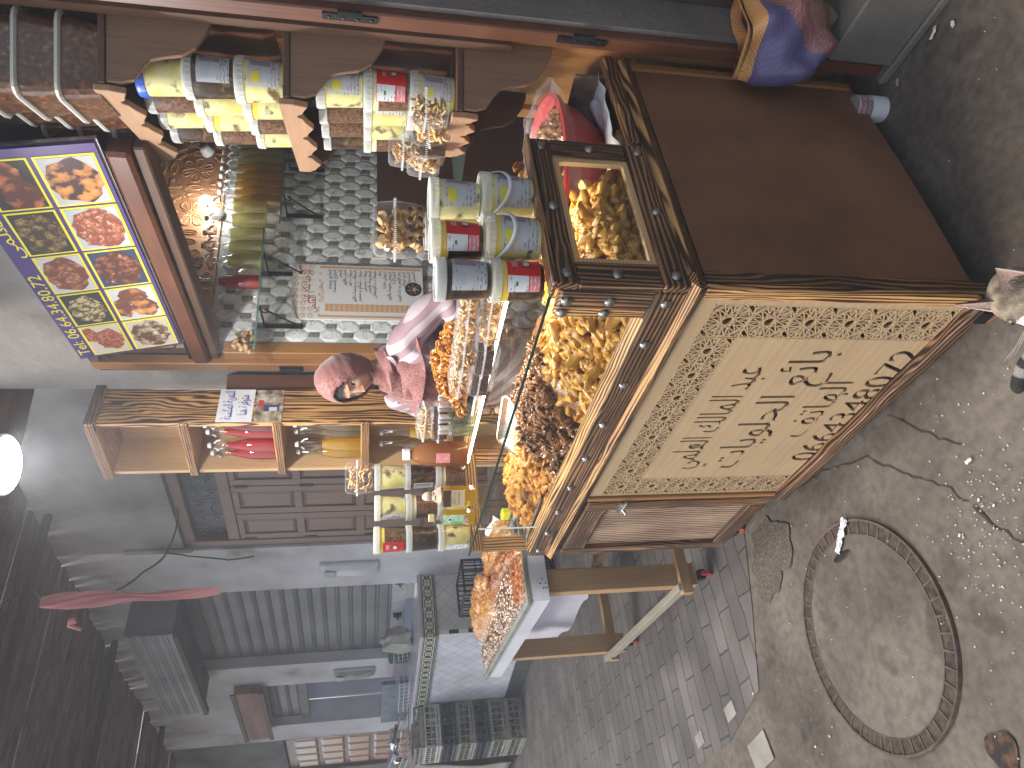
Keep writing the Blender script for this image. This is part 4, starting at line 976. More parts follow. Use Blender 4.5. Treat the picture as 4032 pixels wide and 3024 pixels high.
mound('pastry_heap',-1.535,-1.02,.0065,.42,lambda x,y:hL(x,y)-.001,UND,'syrupy base layer under the amber pastries at the left of the case','pastry heap')
a=fill(-.70,-.02,.02,.42,.034,hR,TRI,'filled_pastry','golden honey coated triangular pastry in the heap at the right end of the glass case','pastry','golden triangular pastries in the case',1.05,.8,inR,300,2)
b=fill(-1.53,-.98,.02,.40,.035,hL,TRI2,'folded_pastry','amber honey coated folded pastry in the heap at the left end of the glass case','pastry','amber folded pastries in the case',1.02,.8,inL,260,3)
c=fill(-1.12,-.46,.02,.36,.037,hB,RIB,'fried_pastry','dark brown crumpled fried pastry in the middle heap of the glass case','pastry','brown fried pastries in the case',1.1,.9,inB,260,4)
print('PASTRIES',a,b,c)
for k in range(46):
    y=.04+.37*(k%16)/15; z=.872+.034*(k//16)
    put(rr.choice(TRI),'filled_pastry',(-.034-.012*rr.random(),y+rr.uniform(-.008,.008),z+.03*sm01(y/.2)),(rr.uniform(-1,1),rr.uniform(-1,1),rr.uniform(0,6)),1.1,'golden honey coated triangular pastry in the heap at the right end of the glass case','pastry','golden triangular pastries in the case')
# a few that lie higher
for k in range(16):
    x=rr.uniform(-.6,-.06); y=rr.uniform(.05,.3)
    if inR(x,y): put(rr.choice(TRI),'filled_pastry',(x,y,hR(x,y)+.018),(rr.uniform(-1,1),rr.uniform(-1,1),rr.uniform(0,6)),1.2,'golden honey coated triangular pastry in the heap at the right end of the glass case','pastry','golden triangular pastries in the case')
# steel / plastic trays and scraps in the case
def tray(name,label,x0,x1,y0,y1,z,mat,h=.012,rz=0,tilt=0):
    w=(x1-x0)/2;d=(y1-y0)/2; prof=[(1,1),(1,.0)]
    def loop(s,z_): 
        pts=[]; r_=.02
        for cx,cy,a0 in ((w-r_,d-r_,0),(-w+r_,d-r_,90),(-w+r_,-d+r_,180),(w-r_,-d+r_,270)):
            for k in range(5): a=R(a0+k*22.5); pts.append((cx+(r_+s)*cos(a),cy+(r_+s)*sin(a),z_))
        return pts
    mb=MB(); Ls=[loop(0,h),loop(.006,h),loop(.006,h-.003),loop(0,h-.004),loop(-.008,0)]
    vs=[p for l in Ls for p in l]; n=20; fs=[(i*n+k,i*n+(k+1)%n,(i+1)*n+(k+1)%n,(i+1)*n+k) for i in range(4) for k in range(n)]+[tuple(4*n+k for k in range(n))]
    mb.add(vs,fs); o=mb.build(name,mat,loc=((x0+x1)/2,(y0+y1)/2,z),rz=rz); o.rotation_euler=(tilt,0,rz); tag(o,label,'tray'); return o
tray('serving_tray','white shallow tray edge showing under the golden pastries beside the front rail',-.33,-.06,.012,.10,.885,WHITEP,.022)
tray('serving_tray','shiny steel tray tipped up behind the amber pastries in the case',-1.24,-1.02,.22,.40,.985,STEEL,.02,.3,R(35))
tray('serving_tray','steel tray lying in the amber pastry heap near the front glass',-1.50,-1.18,.03,.12,.915,STEEL,.015,.1,R(-8))
# wrapped items and tubs inside the case behind the heaps
# ================================================================== TUBS, BOTTLES, PACKS
def content_mat(name,kind):
    m,nt,b=newmat(name); v=coords(nt); oi=N(nt,'ObjectInfo')
    ad=nt.nodes.new('ShaderNodeVectorMath'); ad.operation='ADD'; sc=nt.nodes.new('ShaderNodeVectorMath'); sc.operation='SCALE'; sc.inputs['Scale'].default_value=9
    cb=N(nt,'CombineXYZ'); [nt.links.new(oi.outputs['Random'],cb.inputs[i]) for i in range(3)]
    nt.links.new(cb.outputs[0],sc.inputs[0]); nt.links.new(v,ad.inputs[0]); nt.links.new(sc.outputs[0],ad.inputs[1]); v=ad.outputs[0]
    n=N(nt,'TexNoise'); nt.links.new(v,n.inputs['Vector'])
    if kind=='fat':
        n.inputs['Scale'].default_value=22; n.inputs['Detail'].default_value=4
        r=ramp(nt,n.outputs[0],[(.30,(.62,.55,.14)),(.50,(.66,.63,.30)),(.58,(.60,.58,.30)),(.66,(.17,.12,.05)),(.8,(.09,.06,.03))])
    elif kind=='meat':
        n.inputs['Scale'].default_value=120; n.inputs['Detail'].default_value=4
        r=ramp(nt,n.outputs[0],[(.3,(.045,.022,.012)),(.5,(.115,.06,.034)),(.7,(.22,.13,.08))])
    elif kind=='dark':
        n.inputs['Scale'].default_value=26; n.inputs['Detail'].default_value=6; n.inputs['Distortion'].default_value=1.2
        r=ramp(nt,n.outputs[0],[(.35,(.018,.012,.010)),(.55,(.05,.03,.018)),(.72,(.20,.12,.045))])
    elif kind=='crumb':
        n.inputs['Scale'].default_value=70; n.inputs['Detail'].default_value=6
        r=ramp(nt,n.outputs[0],[(.3,(.03,.013,.008)),(.55,(.105,.045,.024)),(.68,(.22,.10,.05)),(.8,(.42,.28,.18))])
    nt.links.new(r.outputs[0],b.inputs['Base Color']); b.inputs['Roughness'].default_value=.28; b.inputs['Coat Weight'].default_value=.5; b.inputs['Coat Roughness'].default_value=.08
    return m
CONT={k:content_mat(k+'_content',k) for k in ('fat','meat','dark','crumb')}
YEL=noisy('clear_yellow_fat',[(.3,(.70,.47,.03)),(.7,(.66,.58,.16))],10,3,.25,0,coat=.5)
def labelmat(name,base,inks,dark=(.12,.13,.15)):
    m,nt,b=newmat(name); v=coords(nt,(1,1,1)); tc=nt.nodes.new('ShaderNodeTexCoord')
    mp=nt.nodes.new('ShaderNodeMapping'); mp.inputs['Scale'].default_value=(90,90,210); nt.links.new(tc.outputs['Object'],mp.inputs[0])
    n=N(nt,'TexNoise'); n.inputs['Scale'].default_value=1.4; n.inputs['Detail'].default_value=2; nt.links.new(mp.outputs[0],n.inputs['Vector'])
    w=N(nt,'TexWave',bands_direction='Z'); w.inputs['Scale'].default_value=34; nt.links.new(tc.outputs['Object'],w.inputs['Vector'])
    r=ramp(nt,n.outputs[0],[(.48,(0,0,0)),(.53,(1,1,1))]); r2=ramp(nt,w.outputs[0],[(.45,(0,0,0)),(.6,(1,1,1))])
    n2=N(nt,'TexNoise'); n2.inputs['Scale'].default_value=28; nt.links.new(tc.outputs['Object'],n2.inputs['Vector']); r3=ramp(nt,n2.outputs[0],[(.45,(0,0,0)),(.56,(.75,.75,.75))])
    m1=N(nt,'MixRGB',blend_type='MULTIPLY'); m1.inputs[0].default_value=1; nt.links.new(r.outputs[0],m1.inputs[1]); nt.links.new(r2.outputs[0],m1.inputs[2])
    m2=N(nt,'MixRGB',blend_type='MULTIPLY'); m2.inputs[0].default_value=1; nt.links.new(m1.outputs[0],m2.inputs[1]); nt.links.new(r3.outputs[0],m2.inputs[2])
    mx=N(nt,'MixRGB'); mx.inputs[1].default_value=(*base,1); mx.inputs[2].default_value=(*dark,1); nt.links.new(m2.outputs[0],mx.inputs[0]); nt.links.new(mx.outputs[0],b.inputs['Base Color'])
    b.inputs['Roughness'].default_value=.35; return m
LG=labelmat('grey_printed_label',(.44,.46,.48),None); LW=labelmat('white_printed_label',(.66,.68,.72),None)
LPINK=labelmat('pink_table_label',(.62,.22,.24),None,(.7,.6,.6)); LRED=plain('red_label',(.55,.015,.015),.3); LYEL=plain('yellow_stamp',(.62,.55,.04),.4)
INK=plain('label_ink',(.03,.03,.05),.5); SILV=plain('silver_ink',(.55,.56,.58),.35); GRN=plain('green_seal',(.02,.22,.09),.4); PURP=plain('purple_grey_ink',(.25,.21,.27),.5)
def patch(mb,r0,r1,z0,z1,a0,a1,off=.0006,n=10):
    """curved label patch between heights z0..z1 on a tapering wall of radius r0..r1 over z 0..H"""
    def rad(z): return r0+(r1-r0)*z+off
    return mb.grid(n,1,lambda u,v:Vector((rad(z0+(z1-z0)*v)*cos(a0+(a1-a0)*u),rad(z0+(z1-z0)*v)*sin(a0+(a1-a0)*u),0)))
def tub(label,P,r=.05,h=.12,kind='fat',lab=None,la=0,top=None,handle=False,group=None,lid=RIM,span=1.0,name='food_tub',cat='tub',rz=0,tiltl=0,face=None):
    """la: direction (radians) the label faces, seen from above"""
    t=thing(name,label,cat,P,0,group)
    hl=h*.16; hb=h-hl
    prof=[(0,0.002),(r*.80,.0),(r*.84,.004),(r*.955,hb)]
    rad=lambda z:r*(.84+.115*min(1,max(0,z/hb)))
    MB().lathe([(0,.001),(r*.82,.001),(r*.84,.004),(rad(hb*(.80 if top else .99)),hb*(.80 if top else .99))],24).build('body',CONT[kind],t,smooth=True)
    if top: MB().lathe([(rad(hb*.80),hb*.801),(rad(hb*.99),hb*.99),(0,hb*.99)],24).build('fat_layer',YEL if top=='y' else plain('pale_fat',(.62,.58,.38),.4),t,smooth=True)
    mb=MB().lathe([(rad(hb)+.0005,hb*.965),(r*1.0,hb*.97),(r*1.015,hb+hl*.35),(r*1.02,h-.003),(r*1.0,h),(r*.93,h-.001),(r*.92,h-.004),(0,h-.0045)],32)
    l=mb.build('lid',lid,t,smooth=True)
    rb=MB()
    for k in range(26):
        a=2*PI*k/26; M=Matrix.Rotation(a,4,'Z'); rb.box(r*1.004,-.0011,hb*.975,r*1.022,.0011,h-.006,M)
    rb.build('lid_ribs',lid,l)
    if lab:
        M=lambda u: None
        def P2(z0,z1,a0,a1,mat,nm,off,par):
            mb=MB(); mb.grid(12,2,lambda u,v:Vector(((rad(z0+(z1-z0)*v)+off)*cos(la+a0+(a1-a0)*u),(rad(z0+(z1-z0)*v)+off)*sin(la+a0+(a1-a0)*u),z0+(z1-z0)*v+tiltl*(u-.5))))
            return mb.build(nm,mat,par,smooth=True)
        z0,z1=hb*.10,hb*.86
        if lab=='red':
            q=P2(z0,z1,-.95,1.0,LRED,'label',.0008,t)
            P2(z0+(z1-z0)*.36,z1*.985,-.93,-.12,LW,'label_text',.0013,q); P2(z0+(z1-z0)*.03,z0+(z1-z0)*.33,-.93,-.12,LPINK,'label_table',.0013,q)
            P2(z0+(z1-z0)*.68,z0+(z1-z0)*.75,-.62,-.42,GRN,'label_seal',.0017,q)
            e=MB()
            ca=.55; zc=z0+(z1-z0)*.42
            e.lathe([(0,0),(.010,0)],20,M=Matrix.Rotation(la+ca,4,'Z')@Matrix.Translation((rad(zc)+.0022,0,zc))@Matrix.Rotation(R(90),4,'Y')); e.build('emblem',INK,q)
            e=MB(); e.lathe([(0,0),(.0075,0)],20,M=Matrix.Rotation(la+ca,4,'Z')@Matrix.Translation((rad(zc)+.0026,0,zc))@Matrix.Rotation(R(90),4,'Y')); e.build('emblem',SILV,q)
            e=MB()
            for k in range(3): e.grid(4,1,lambda u,v:Vector(((rad(z0)+.0050)*cos(la+.35+.45*u),(rad(z0)+.0050)*sin(la+.35+.45*u),z0+(z1-z0)*(.70+.06*k)+.0018*v)))
            e.build('label_lines',SILV,q)
        elif lab in('grey','white'):
            wd=span; q=P2(z0,z1,-wd,wd,LG if lab=='grey' else LW,'label',.0008,t)
            if face!=None or lab=='grey':
                P2(z0+(z1-z0)*.30,z0+(z1-z0)*.92,wd*.30,wd*.75,PURP,'label_emblem',.0013,q)
                P2(z0+(z1-z0)*.62,z0+(z1-z0)*.9,-wd*.75,-wd*.10,LYEL if kind!='dark' else plain('grey_stamp',(.38,.42,.46),.4),'label_stamp',.0013,q)
                P2(z0+(z1-z0)*.08,z0+(z1-z0)*.15,wd*.38,wd*.62,LYEL if kind!='dark' else plain('blue_stamp',(.1,.25,.5),.4),'label_stamp',.0013,q)
                # name line on the label
                tm=MB(); V,Fs,w=text_layout('KHLIE ANTIQUE'); hh=h*.060; zt=z0+(z1-z0)*.19; aw=wd*.80; 
                for gi,fs in enumerate(Fs):
                    for f in fs:
                        tm.add([((rad(zt)+.0017)*cos(la+wd*.10+aw*V[i][0]/w),(rad(zt)+.0017)*sin(la+wd*.10+aw*V[i][0]/w),zt+V[i][1]*hh) for i in f],[tuple(range(len(f)))])
                tm.build('label_name',INK,q)
    if handle:
        pts=[]
        for k in range(15):
            a=PI*k/14; 
            pts.append(Vector((cos(la)*(.0+r*1.10*sin(a)) -sin(la)*r*1.05*cos(a), sin(la)*(r*1.10*sin(a))+cos(la)*r*1.05*cos(a), hb*1.02-.048*sin(a))))
        rb=MB()
        vs=[];fs=[]
        for k,p in enumerate(pts):
            vs+=[p+Vector((0,0,.005)),p-Vector((0,0,.005))]
            if k: fs.append((2*k-2,2*k-1,2*k+1,2*k))
        rb.add(vs,fs); rb.build('handle',plain('white_handle',(.66,.66,.70),.35),t,solid=.002,smooth=True)
    return t
TC=math.atan2(-.57,.82)   # direction from the shelves towards the camera
GT='food tubs stacked on the glass top nearest the camera'
Z=1.1565
# six tubs on the near end of the glass top
tub('white handled tub with grey label, bottom of the rear pair near the case end',(-.035,.305,Z),.058,.128,'fat','grey',TC+.35,None,True,GT)
tub('tub of yellow fat with grey label, on top of the rear handled tub',(-.045,.300,Z+.129),.050,.118,'fat','grey',TC+.45,None,False,GT)
tub('white handled tub with grey label, bottom of the middle pair near the case end',(-.035,.165,Z),.058,.132,'fat','grey',TC+.35,'y',True,GT)
tub('red labelled tub with yellow fat layer, on top of the middle handled tub',(-.045,.160,Z+.133),.050,.118,'dark','red',TC+.30,'y',False,GT)
tub('red labelled tub with yellow fat layer, bottom of the front pair by the glass edge',(-.068,.066,Z),.050,.120,'dark','red',TC+.25,'y',False,GT)
tub('tub of dark preserve with grey label, on top of the front red labelled tub',(-.068,.064,Z+.121),.049,.122,'dark','grey',TC+.35,None,False,GT)
tub('yellow tub hidden behind the middle pair, under a pack of jam biscuits',(-.27,.425,Z+.001),.050,.235,'fat',None,0,'y')
# three stacks at the far left end
GL='food tubs stacked at the left end of the glass top'
def at_top(sx,sy): p=atz(sx,sy,Z); return p
A_=Vector((-1.492,.045,Z)); B_=Vector((-1.47,.165,Z)); C_=Vector((-1.475,.30,Z))
TL=TC-.85
tub('yellow marbled tub with white label, bottom of the leftmost stack',A_,.050,.121,'fat','white',TL,None,False,GL,span=.42)
tub('dark meat tub, middle of the leftmost stack',A_+Vector((0,0,.1215)),.050,.119,'dark',None,TL,None,False,GL)
tub('brown meat tub with yellow fat and red label, top of the leftmost stack',A_+Vector((.002,-.002,.241)),.050,.120,'meat','red',TL-.15,'y',False,GL)
tub('yellow marbled tub, bottom of the second stack from the left',B_,.050,.120,'fat',None,TL,None,False,GL)
tub('brown meat tub with pale fat top, middle of the second stack from the left',B_+Vector((0,0,.1205)),.050,.119,'meat',None,TL,'p',False,GL)
tub('yellow marbled tub with white label, top of the second stack from the left',B_+Vector((0,0,.240)),.048,.117,'fat','white',TL,None,False,GL,span=.42)
tub('brown meat tub with pale top, bottom of the third stack beside the amber jar',C_,.050,.119,'meat',None,TL,'p',False,GL)
tub('dark tub with grey label, middle of the third stack beside the amber jar',C_+Vector((0,0,.1195)),.051,.119,'dark','grey',TL,None,False,GL,span=.40)
tub('pale yellow tub with big dark veins, top of the third stack under a biscuit pack',C_+Vector((0,0,.239)),.052,.118,'fat',None,TL,None,False,GL)
# square clear packs
def cookie_set(kind,w,d,h,seed):
    r_=random.Random(seed); mb=MB(); mats=None
    if kind=='dates':
        n=int(w/.0075)
        for k in range(n):
            x=-w/2+.006+k*(w-.012)/(n-1)
            for s in range(4): mb.tube([(x+r_.uniform(-.001,.001),-d/2+.006+s*(d-.012)/3.4,.006+s*.0),(x,-d/2+.006+s*(d-.012)/3.4,h*.8)],.0038,5)
        mb.box(-w/2+.004,-d/2+.004,.004,w/2-.004,d/2-.004,h*.74); return mb
    n=int(26*(w*d*h)/(.11*.08*.05))+8
    for k in range(n):
        c=Vector((r_.uniform(-w/2+.014,w/2-.014),r_.uniform(-d/2+.012,d/2-.012),.010+r_.random()*(h-.018)))
        E=Matrix.Translation(c)@Matrix.Rotation(r_.uniform(-1.2,1.2),4,'X')@Matrix.Rotation(r_.uniform(-1.2,1.2),4,'Y')@Matrix.Rotation(r_.uniform(0,6),4,'Z')
        if kind=='ring': mb.tube([E@Vector((.0115*cos(a*.698),.0115*sin(a*.698),0)) for a in range(9)],.0042,6,True)
        elif kind=='disc': mb.lathe([(0,-.003),(.012,-.0035),(.0135,0),(.012,.0035),(0,.0042)],10,M=E)
        elif kind=='stick': mb.tube([E@Vector((a*.007-.012,.004*sin(a),0)) for a in range(5)],.0038,6)
        elif kind=='swirl': mb.tube([E@Vector(((.002+.0012*a)*cos(a*.9),(.002+.0012*a)*sin(a*.9),0)) for a in range(10)],.003,5)
    return mb
COOK=honey('baked_biscuit',(.42,.24,.08),(.60,.40,.17),(.70,.52,.27),.5,50); COOKD=honey('brown_biscuit',(.30,.16,.05),(.47,.29,.11),(.56,.38,.17),.45,50)
DATE=noisy('dark_date',[(.3,(.018,.007,.006)),(.55,(.06,.02,.012)),(.75,(.14,.045,.022))],40,4,.25,.3,coat=.6)
JAM=plain('dark_jam',(.05,.012,.012),.2,coat=.5)
def pack(label,P,rz,w=.125,d=.095,h=.058,kind='ring',seed=1,tilt=(0,0),upright=False,group=None,name='biscuit_pack'):
    t=thing(name,label,'food pack',P,rz,group); t.rotation_euler=(tilt[0],tilt[1],rz)
    c=cookie_set('disc' if kind=='jam' else kind,w*.92,d*.9,h*.95,seed).build('dates' if kind=='dates' else 'biscuits',DATE if kind=='dates' else (COOKD if seed%2 else COOK),t,smooth=True)
    c['kind']='stuff'
    if kind=='jam':
        jb=MB()
        for k in range(8): jb.sphere((-w*.32+(k%4)*w*.21,-d/2+.001 if k<4 else -d/2+.004,.014+(k//4)*.026),(.008,.003,.007),8,6)
        jb.build('jam_filling',JAM,t,smooth=True)
    def loop(s,z_):
        pts=[]; r_=.014; a,b=w/2+s,d/2+s
        for cx,cy,a0 in ((a-r_,b-r_,0),(-a+r_,b-r_,90),(-a+r_,-b+r_,180),(a-r_,-b+r_,270)):
            for k in range(4): q=R(a0+k*30); pts.append((cx+r_*cos(q),cy+r_*sin(q),z_))
        return pts
    for nm,Ls in (('tray_half',[loop(-.008,0),loop(-.003,h*.25),loop(0,h*.55),loop(.007,h*.56),loop(.007,h*.58)]),('lid_half',[loop(.0075,h*.585),loop(.0075,h*.60),loop(.0,h*.61),loop(-.004,h*.95),loop(-.012,h*1.02)])):
        vs=[p for l in Ls for p in l]; n=16; fs=[(i*n+k,i*n+(k+1)%n,(i+1)*n+(k+1)%n,(i+1)*n+k) for i in range(4) for k in range(n)]
        fs.append(tuple(range(n))[::-1] if nm=='tray_half' else tuple(4*n+k for k in range(n)))
        MB().add(vs,fs).build(nm,CLAM,t,smooth=True)
    # crimped edge
    mb=MB(); lp=loop(.004,h*.592)
    for i in range(len(lp)):
        a=Vector(lp[i]);b=Vector(lp[(i+1)%len(lp)]); n=max(1,int((b-a).length/.006))
        for k in range(n): p=a.lerp(b,k/n); mb.box(p.x-.001,p.y-.001,p.z-.003,p.x+.001,p.y+.001,p.z+.003)
    mb.build('crimped_edge',plain('bright_plastic',(.8,.82,.84),.15),t)
    return t
pk=lambda sx,sy,z: atz(sx,sy,z)
pack('clear pack of pale ring biscuits balanced on the third tub stack beside the doors',C_+Vector((0,.0,.362)),TC+PI/2,.125,.075,.105,'stick',3,group=None)
GPK='clear packs lined along the middle of the glass top'
DI=R(8)
spec=[(1975,1225,0,'disc',5,'bottom'),(1960,1330,0,'disc',6,'bottom'),(1945,1425,0,'dates',7,'bottom'),(1925,1510,0,'dates',8,'bottom'),
      (1975,1225,1,'ring',11,'top'),(1960,1330,1,'stick',12,'top'),(1945,1425,1,'ring',13,'top'),(1925,1510,1,'stick',14,'top')]
names=['clear pack of round biscuits nearest the tubs, bottom layer on the glass','second clear pack of round biscuits from the tubs, bottom layer','clear pack of dark dates in the bottom layer right of the other dates','clear pack of dark dates in the bottom layer next to the small bottles','clear pack of pale ring biscuits nearest the tubs, top layer','second pack from the tubs in the top layer with pale stick biscuits','third pack from the tubs in the top layer with pale ring biscuits','golden stick biscuit pack at the left end of the top layer']
for (sx,sy,lv,kd,sd,_),lb in zip(spec,names):
    p=pk(sx,sy,Z); p.z=Z+lv*.064+.001; p.y+=.03; pack(lb,p,DI+lv*.08,.118,.10,.060,kd,sd,(0,0),group=GPK)
# jam biscuit pack leaning near the tubs, on the hidden tub
pack('clear pack of jam dotted biscuits standing on the hidden yellow tub',(-.27,.425,Z+.237),TC+PI/2+.35,.145,.08,.135,'jam',9)
# biscuit and date packs at the mid left with brown spread tub below
p=pk(1845,1700,Z)
tub('brown granular spread tub with white lid under the date pack',(-1.23,.40,Z),.050,.085,'crumb',None,0,None,False,None,span=.4)
pack('clear pack of dark dates on the brown spread tub',(-1.23,.40,Z+.087),DI+.5,.12,.10,.062,'dates',17)
pack('empty looking clear pack lid on top of the date pack',(-1.22,.40,Z+.150),DI+.4,.12,.10,.05,'stick',4,(.05,.06))
# amber honey jar with white cap
def lathe_bottle(name,label,cat,P,prof,mat,cap=None,capmat=WHITEP,group=None,extra=None,glassmat=None,gprof=None,seg=20):
    t=thing(name,label,cat,P,0,group)
    MB().lathe(prof,seg).build('liquid' if gprof else 'body',mat,t,smooth=True)
    if gprof: MB().lathe(gprof,seg).build('glass',glassmat or BOTTLEG,t,smooth=True)
    if cap: MB().lathe(cap,16).build('cap',capmat,t,smooth=True)
    return t
HON=liquid('caramel_honey',(.42,.18,.06),.85)
hj=lathe_bottle('honey_jar','amber plastic jar with white cap beside the third tub stack','jar',(-1.375,.345,Z),[(0,0),(.045,.0),(.05,.01),(.05,.13),(.046,.165),(.030,.20),(.018,.215),(.018,.225),(0,.225)],HON,[(.021,.222),(.023,.223),(.023,.248),(.02,.25),(0,.25)])
patchm=MB().grid(8,1,lambda u,v:Vector((.0512*cos(TL+.2+.8*u),.0512*sin(TL+.2+.8*u),.07+.055*v))); patchm.build('label',LPINK,hj)
# argan oil bottle with cloth wrapped cork
ab=thing('oil_bottle','square argan oil bottle with cloth wrapped cork and brown paper label','bottle',(-1.235,.095,Z),R(48))
def squarepf(mb,w,z0,z1,r_=.008,w2=None):
    w2=w2 or w; 
    def lp(w,z): 
        a=w/2; pts=[]
        for cx,cy,a0 in ((a-r_,a-r_,0),(-a+r_,a-r_,90),(-a+r_,-a+r_,180),(a-r_,-a+r_,270)):
            for k in range(4): q=R(a0+k*30); pts.append((cx+r_*cos(q),cy+r_*sin(q),z))
        return pts
    vs=lp(w,z0)+lp(w2,z1); n=16; mb.add(vs,[(k,(k+1)%n,(k+1)%n+n,k+n) for k in range(n)]+[tuple(range(n))[::-1],tuple(range(n,2*n))]); return mb
squarepf(MB(),.060,.004,.120).build('oil_fill',OIL,ab,smooth=False); 
g=MB(); squarepf(g,.063,0,.125); squarepf(g,.063,.125,.140,.008,.026); g.lathe([(.012,.14),(.011,.165),(.012,.17)],12); g.build('glass',BOTTLEG,ab)
CLOTH=noisy('hessian_cloth',[(.3,(.42,.32,.22)),(.7,(.60,.50,.39))],120,3,.9,.5)
mb=MB().sphere((0,0,.172),(.017,.017,.022),12,8,lambda u:1+.06*sin(9*u.x)); mb.build('cork_cloth',CLOTH,ab,smooth=True)
mb=MB(); mb.lathe([(.013,.158),(.019,.150),(.030,.128),(.028,.127),(.015,.150)],16,rfun=lambda a,z:1+.2*sin(3*a)); mb.tube([(.016*cos(k*.7),.016*sin(k*.7),.157) for k in range(9)],.0015,5,True); mb.sphere((.0,-.02,.150),(.010,.006,.008),8,6); mb.build('cloth_ruffle',CLOTH,ab,smooth=True)
lb=MB(); lb.box(-.030,-.0330,.045,.030,-.0318,.122); lq=lb.build('label',plain('cream_label',(.58,.46,.28),.5),ab)
lb=MB(); lb.box(-.030,-.0338,.095,.030,-.0331,.122); lb.build('label_band',plain('dark_brown_band',(.06,.03,.015),.4),lq)
tm=MB(); add_text(tm,'زيت أركان',Matrix.Translation((0,-.0331,.078)),.016,maxw=.05); add_text(tm,"Huile d'Argan",Matrix.Translation((0,-.0331,.064)),.011,maxw=.05); tm.build('label_name',INK,lq)
# green labelled oil bottle
gb=thing('oil_bottle','small square oil bottle with green label and cork in front of the second stack','bottle',(-1.30,.042,Z),R(45))
squarepf(MB(),.044,.004,.110,.006).build('oil_fill',OIL,gb); g=MB(); squarepf(g,.047,0,.115,.006); squarepf(g,.047,.115,.128,.006,.022); g.lathe([(.010,.128),(.009,.15)],12); g.build('glass',BOTTLEG,gb)
MB().lathe([(.013,.148),(.014,.150),(.014,.168),(0,.170)],14).build('cork',plain('cork_cap',(.60,.50,.22),.7),gb)
mb=MB().box(-.018,-.0250,.030,.018,-.0240,.118); gl=mb.build('label',noisy('green_label',[(.35,(.08,.42,.12)),(.55,(.45,.62,.40)),(.7,(.65,.72,.62))],60,3,.4,0),gb)
MB().lathe([(0,0),(.008,0)],16,M=Matrix.Translation((0,-.0254,.095))@Matrix.Rotation(R(90),4,'X')).build('label_seal',plain('white_seal',(.8,.82,.78),.4),gl)
MB().lathe([(0,0),(.0045,0)],16,M=Matrix.Translation((0,-.0258,.095))@Matrix.Rotation(R(90),4,'X')).build('label_seal',INK,gl)
MB().box(-.016,-.0257,.034,.016,-.0252,.048).build('label_fruit',noisy('red_fruit_print',[(.4,(.45,.05,.05)),(.6,(.6,.45,.35))],90,2,.4,0),gl)
# row of small white capped bottles in front of the dates
names8=['white capped clear bottle, %s in the row on the glass'%w for w in ('first from the date packs','second from the date packs','third from the date packs','fourth from the date packs','fifth from the date packs','sixth from the date packs','seventh from the date packs','last and leftmost')]
BLUEI=plain('blue_handwriting',(.05,.06,.35),.5)
for k in range(8):
    p=atz(1862,1572+k*22,Z); q=p+Vector((-.01 if k%2 else .012,.035 if k%2 else .015,0))
    t=lathe_bottle('water_bottle',names8[k],'bottle',q,[(0,.002),(.0145,.002),(.0155,.008),(.0155,.068),(0,.069)],WAT,[(.0075,.088),(.0085,.089),(.0085,.106),(.0095,.107),(.0095,.126),(0,.127)],WHITEP,'small white capped bottles on the glass top',gprof=[(.017,0),(.018,.004),(.018,.076),(.014,.086),(.008,.092),(.008,.10)])
    if k in(2,5): 
        tm=MB(); M=Matrix.Rotation(TC+PI/2,4,'Z'); add_text(tm,'ماء الزهر' if k==2 else 'ماء الورد',M@Matrix.Translation((0,-.0190,.045)),.020,maxw=.075); add_text(tm,'المقطر',M@Matrix.Translation((0,-.0190,.028)),.018,maxw=.06)
        tm.build('handwriting',BLUEI,t)
# tray of honey knots wrapped in film, by the woman
tr=atz(1760,1490,Z); TRP=Vector((-.98,.405,Z))
TRAY=tray('serving_tray','flat steel tray under the film wrapped heap of honey knots',TRP.x-.19,TRP.x+.17,TRP.y-.02,TRP.y+.22,1.157,STEEL,.012,R(6))
hk=lambda x,y: 1.175+.10*max(0,1-((x-TRP.x)/.20)**2)*max(0,1-((y-(TRP.y+.10))/.14)**2)**.7
mb=MB(); mb.grid(20,14,lambda u,v:Vector((TRP.x-.19+.36*u,TRP.y-.03+.25*v,hk(TRP.x-.19+.36*u,TRP.y-.03+.25*v)-.008+.006*mnoise.noise(Vector((u*14,v*9,2)))))); tag(mb.build('pastry_heap',UND,smooth=True),'syrupy dark core of the honey knot heap on the film wrapped tray','pastry heap',None,'stuff')
nk=fill(TRP.x-.19,TRP.x+.17,TRP.y-.02,TRP.y+.22,.031,lambda x,y:hk(x,y)+.004,KNO,'honey_knot','orange sesame honey knot in the heap in front of the woman','pastry','honey knots heaped in front of the woman',1.05,.9,lambda x,y:hk(x,y)>1.178,110,8)
nk+=fill(TRP.x-.17,TRP.x+.15,TRP.y+.03,TRP.y+.18,.034,lambda x,y:hk(x,y)+.022,KNO,'honey_knot','orange sesame honey knot in the heap in front of the woman','pastry','honey knots heaped in front of the woman',1.05,1.2,None,60,9)
mb=MB(); mb.grid(30,10,lambda u,v:Vector((TRP.x-.215+.41*u,TRP.y-.035-.02*sin(u*9)*(1-v)+.10*v*v,1.159+.085*v*(.4+.6*sin(PI*min(1,max(0,u))))+.006*mnoise.noise(Vector((u*20,v*8,0))))))
tag(mb.build('film_wrap',FILM,smooth=True),'crinkled cling film pulled around the front of the honey knot heap','wrapping')
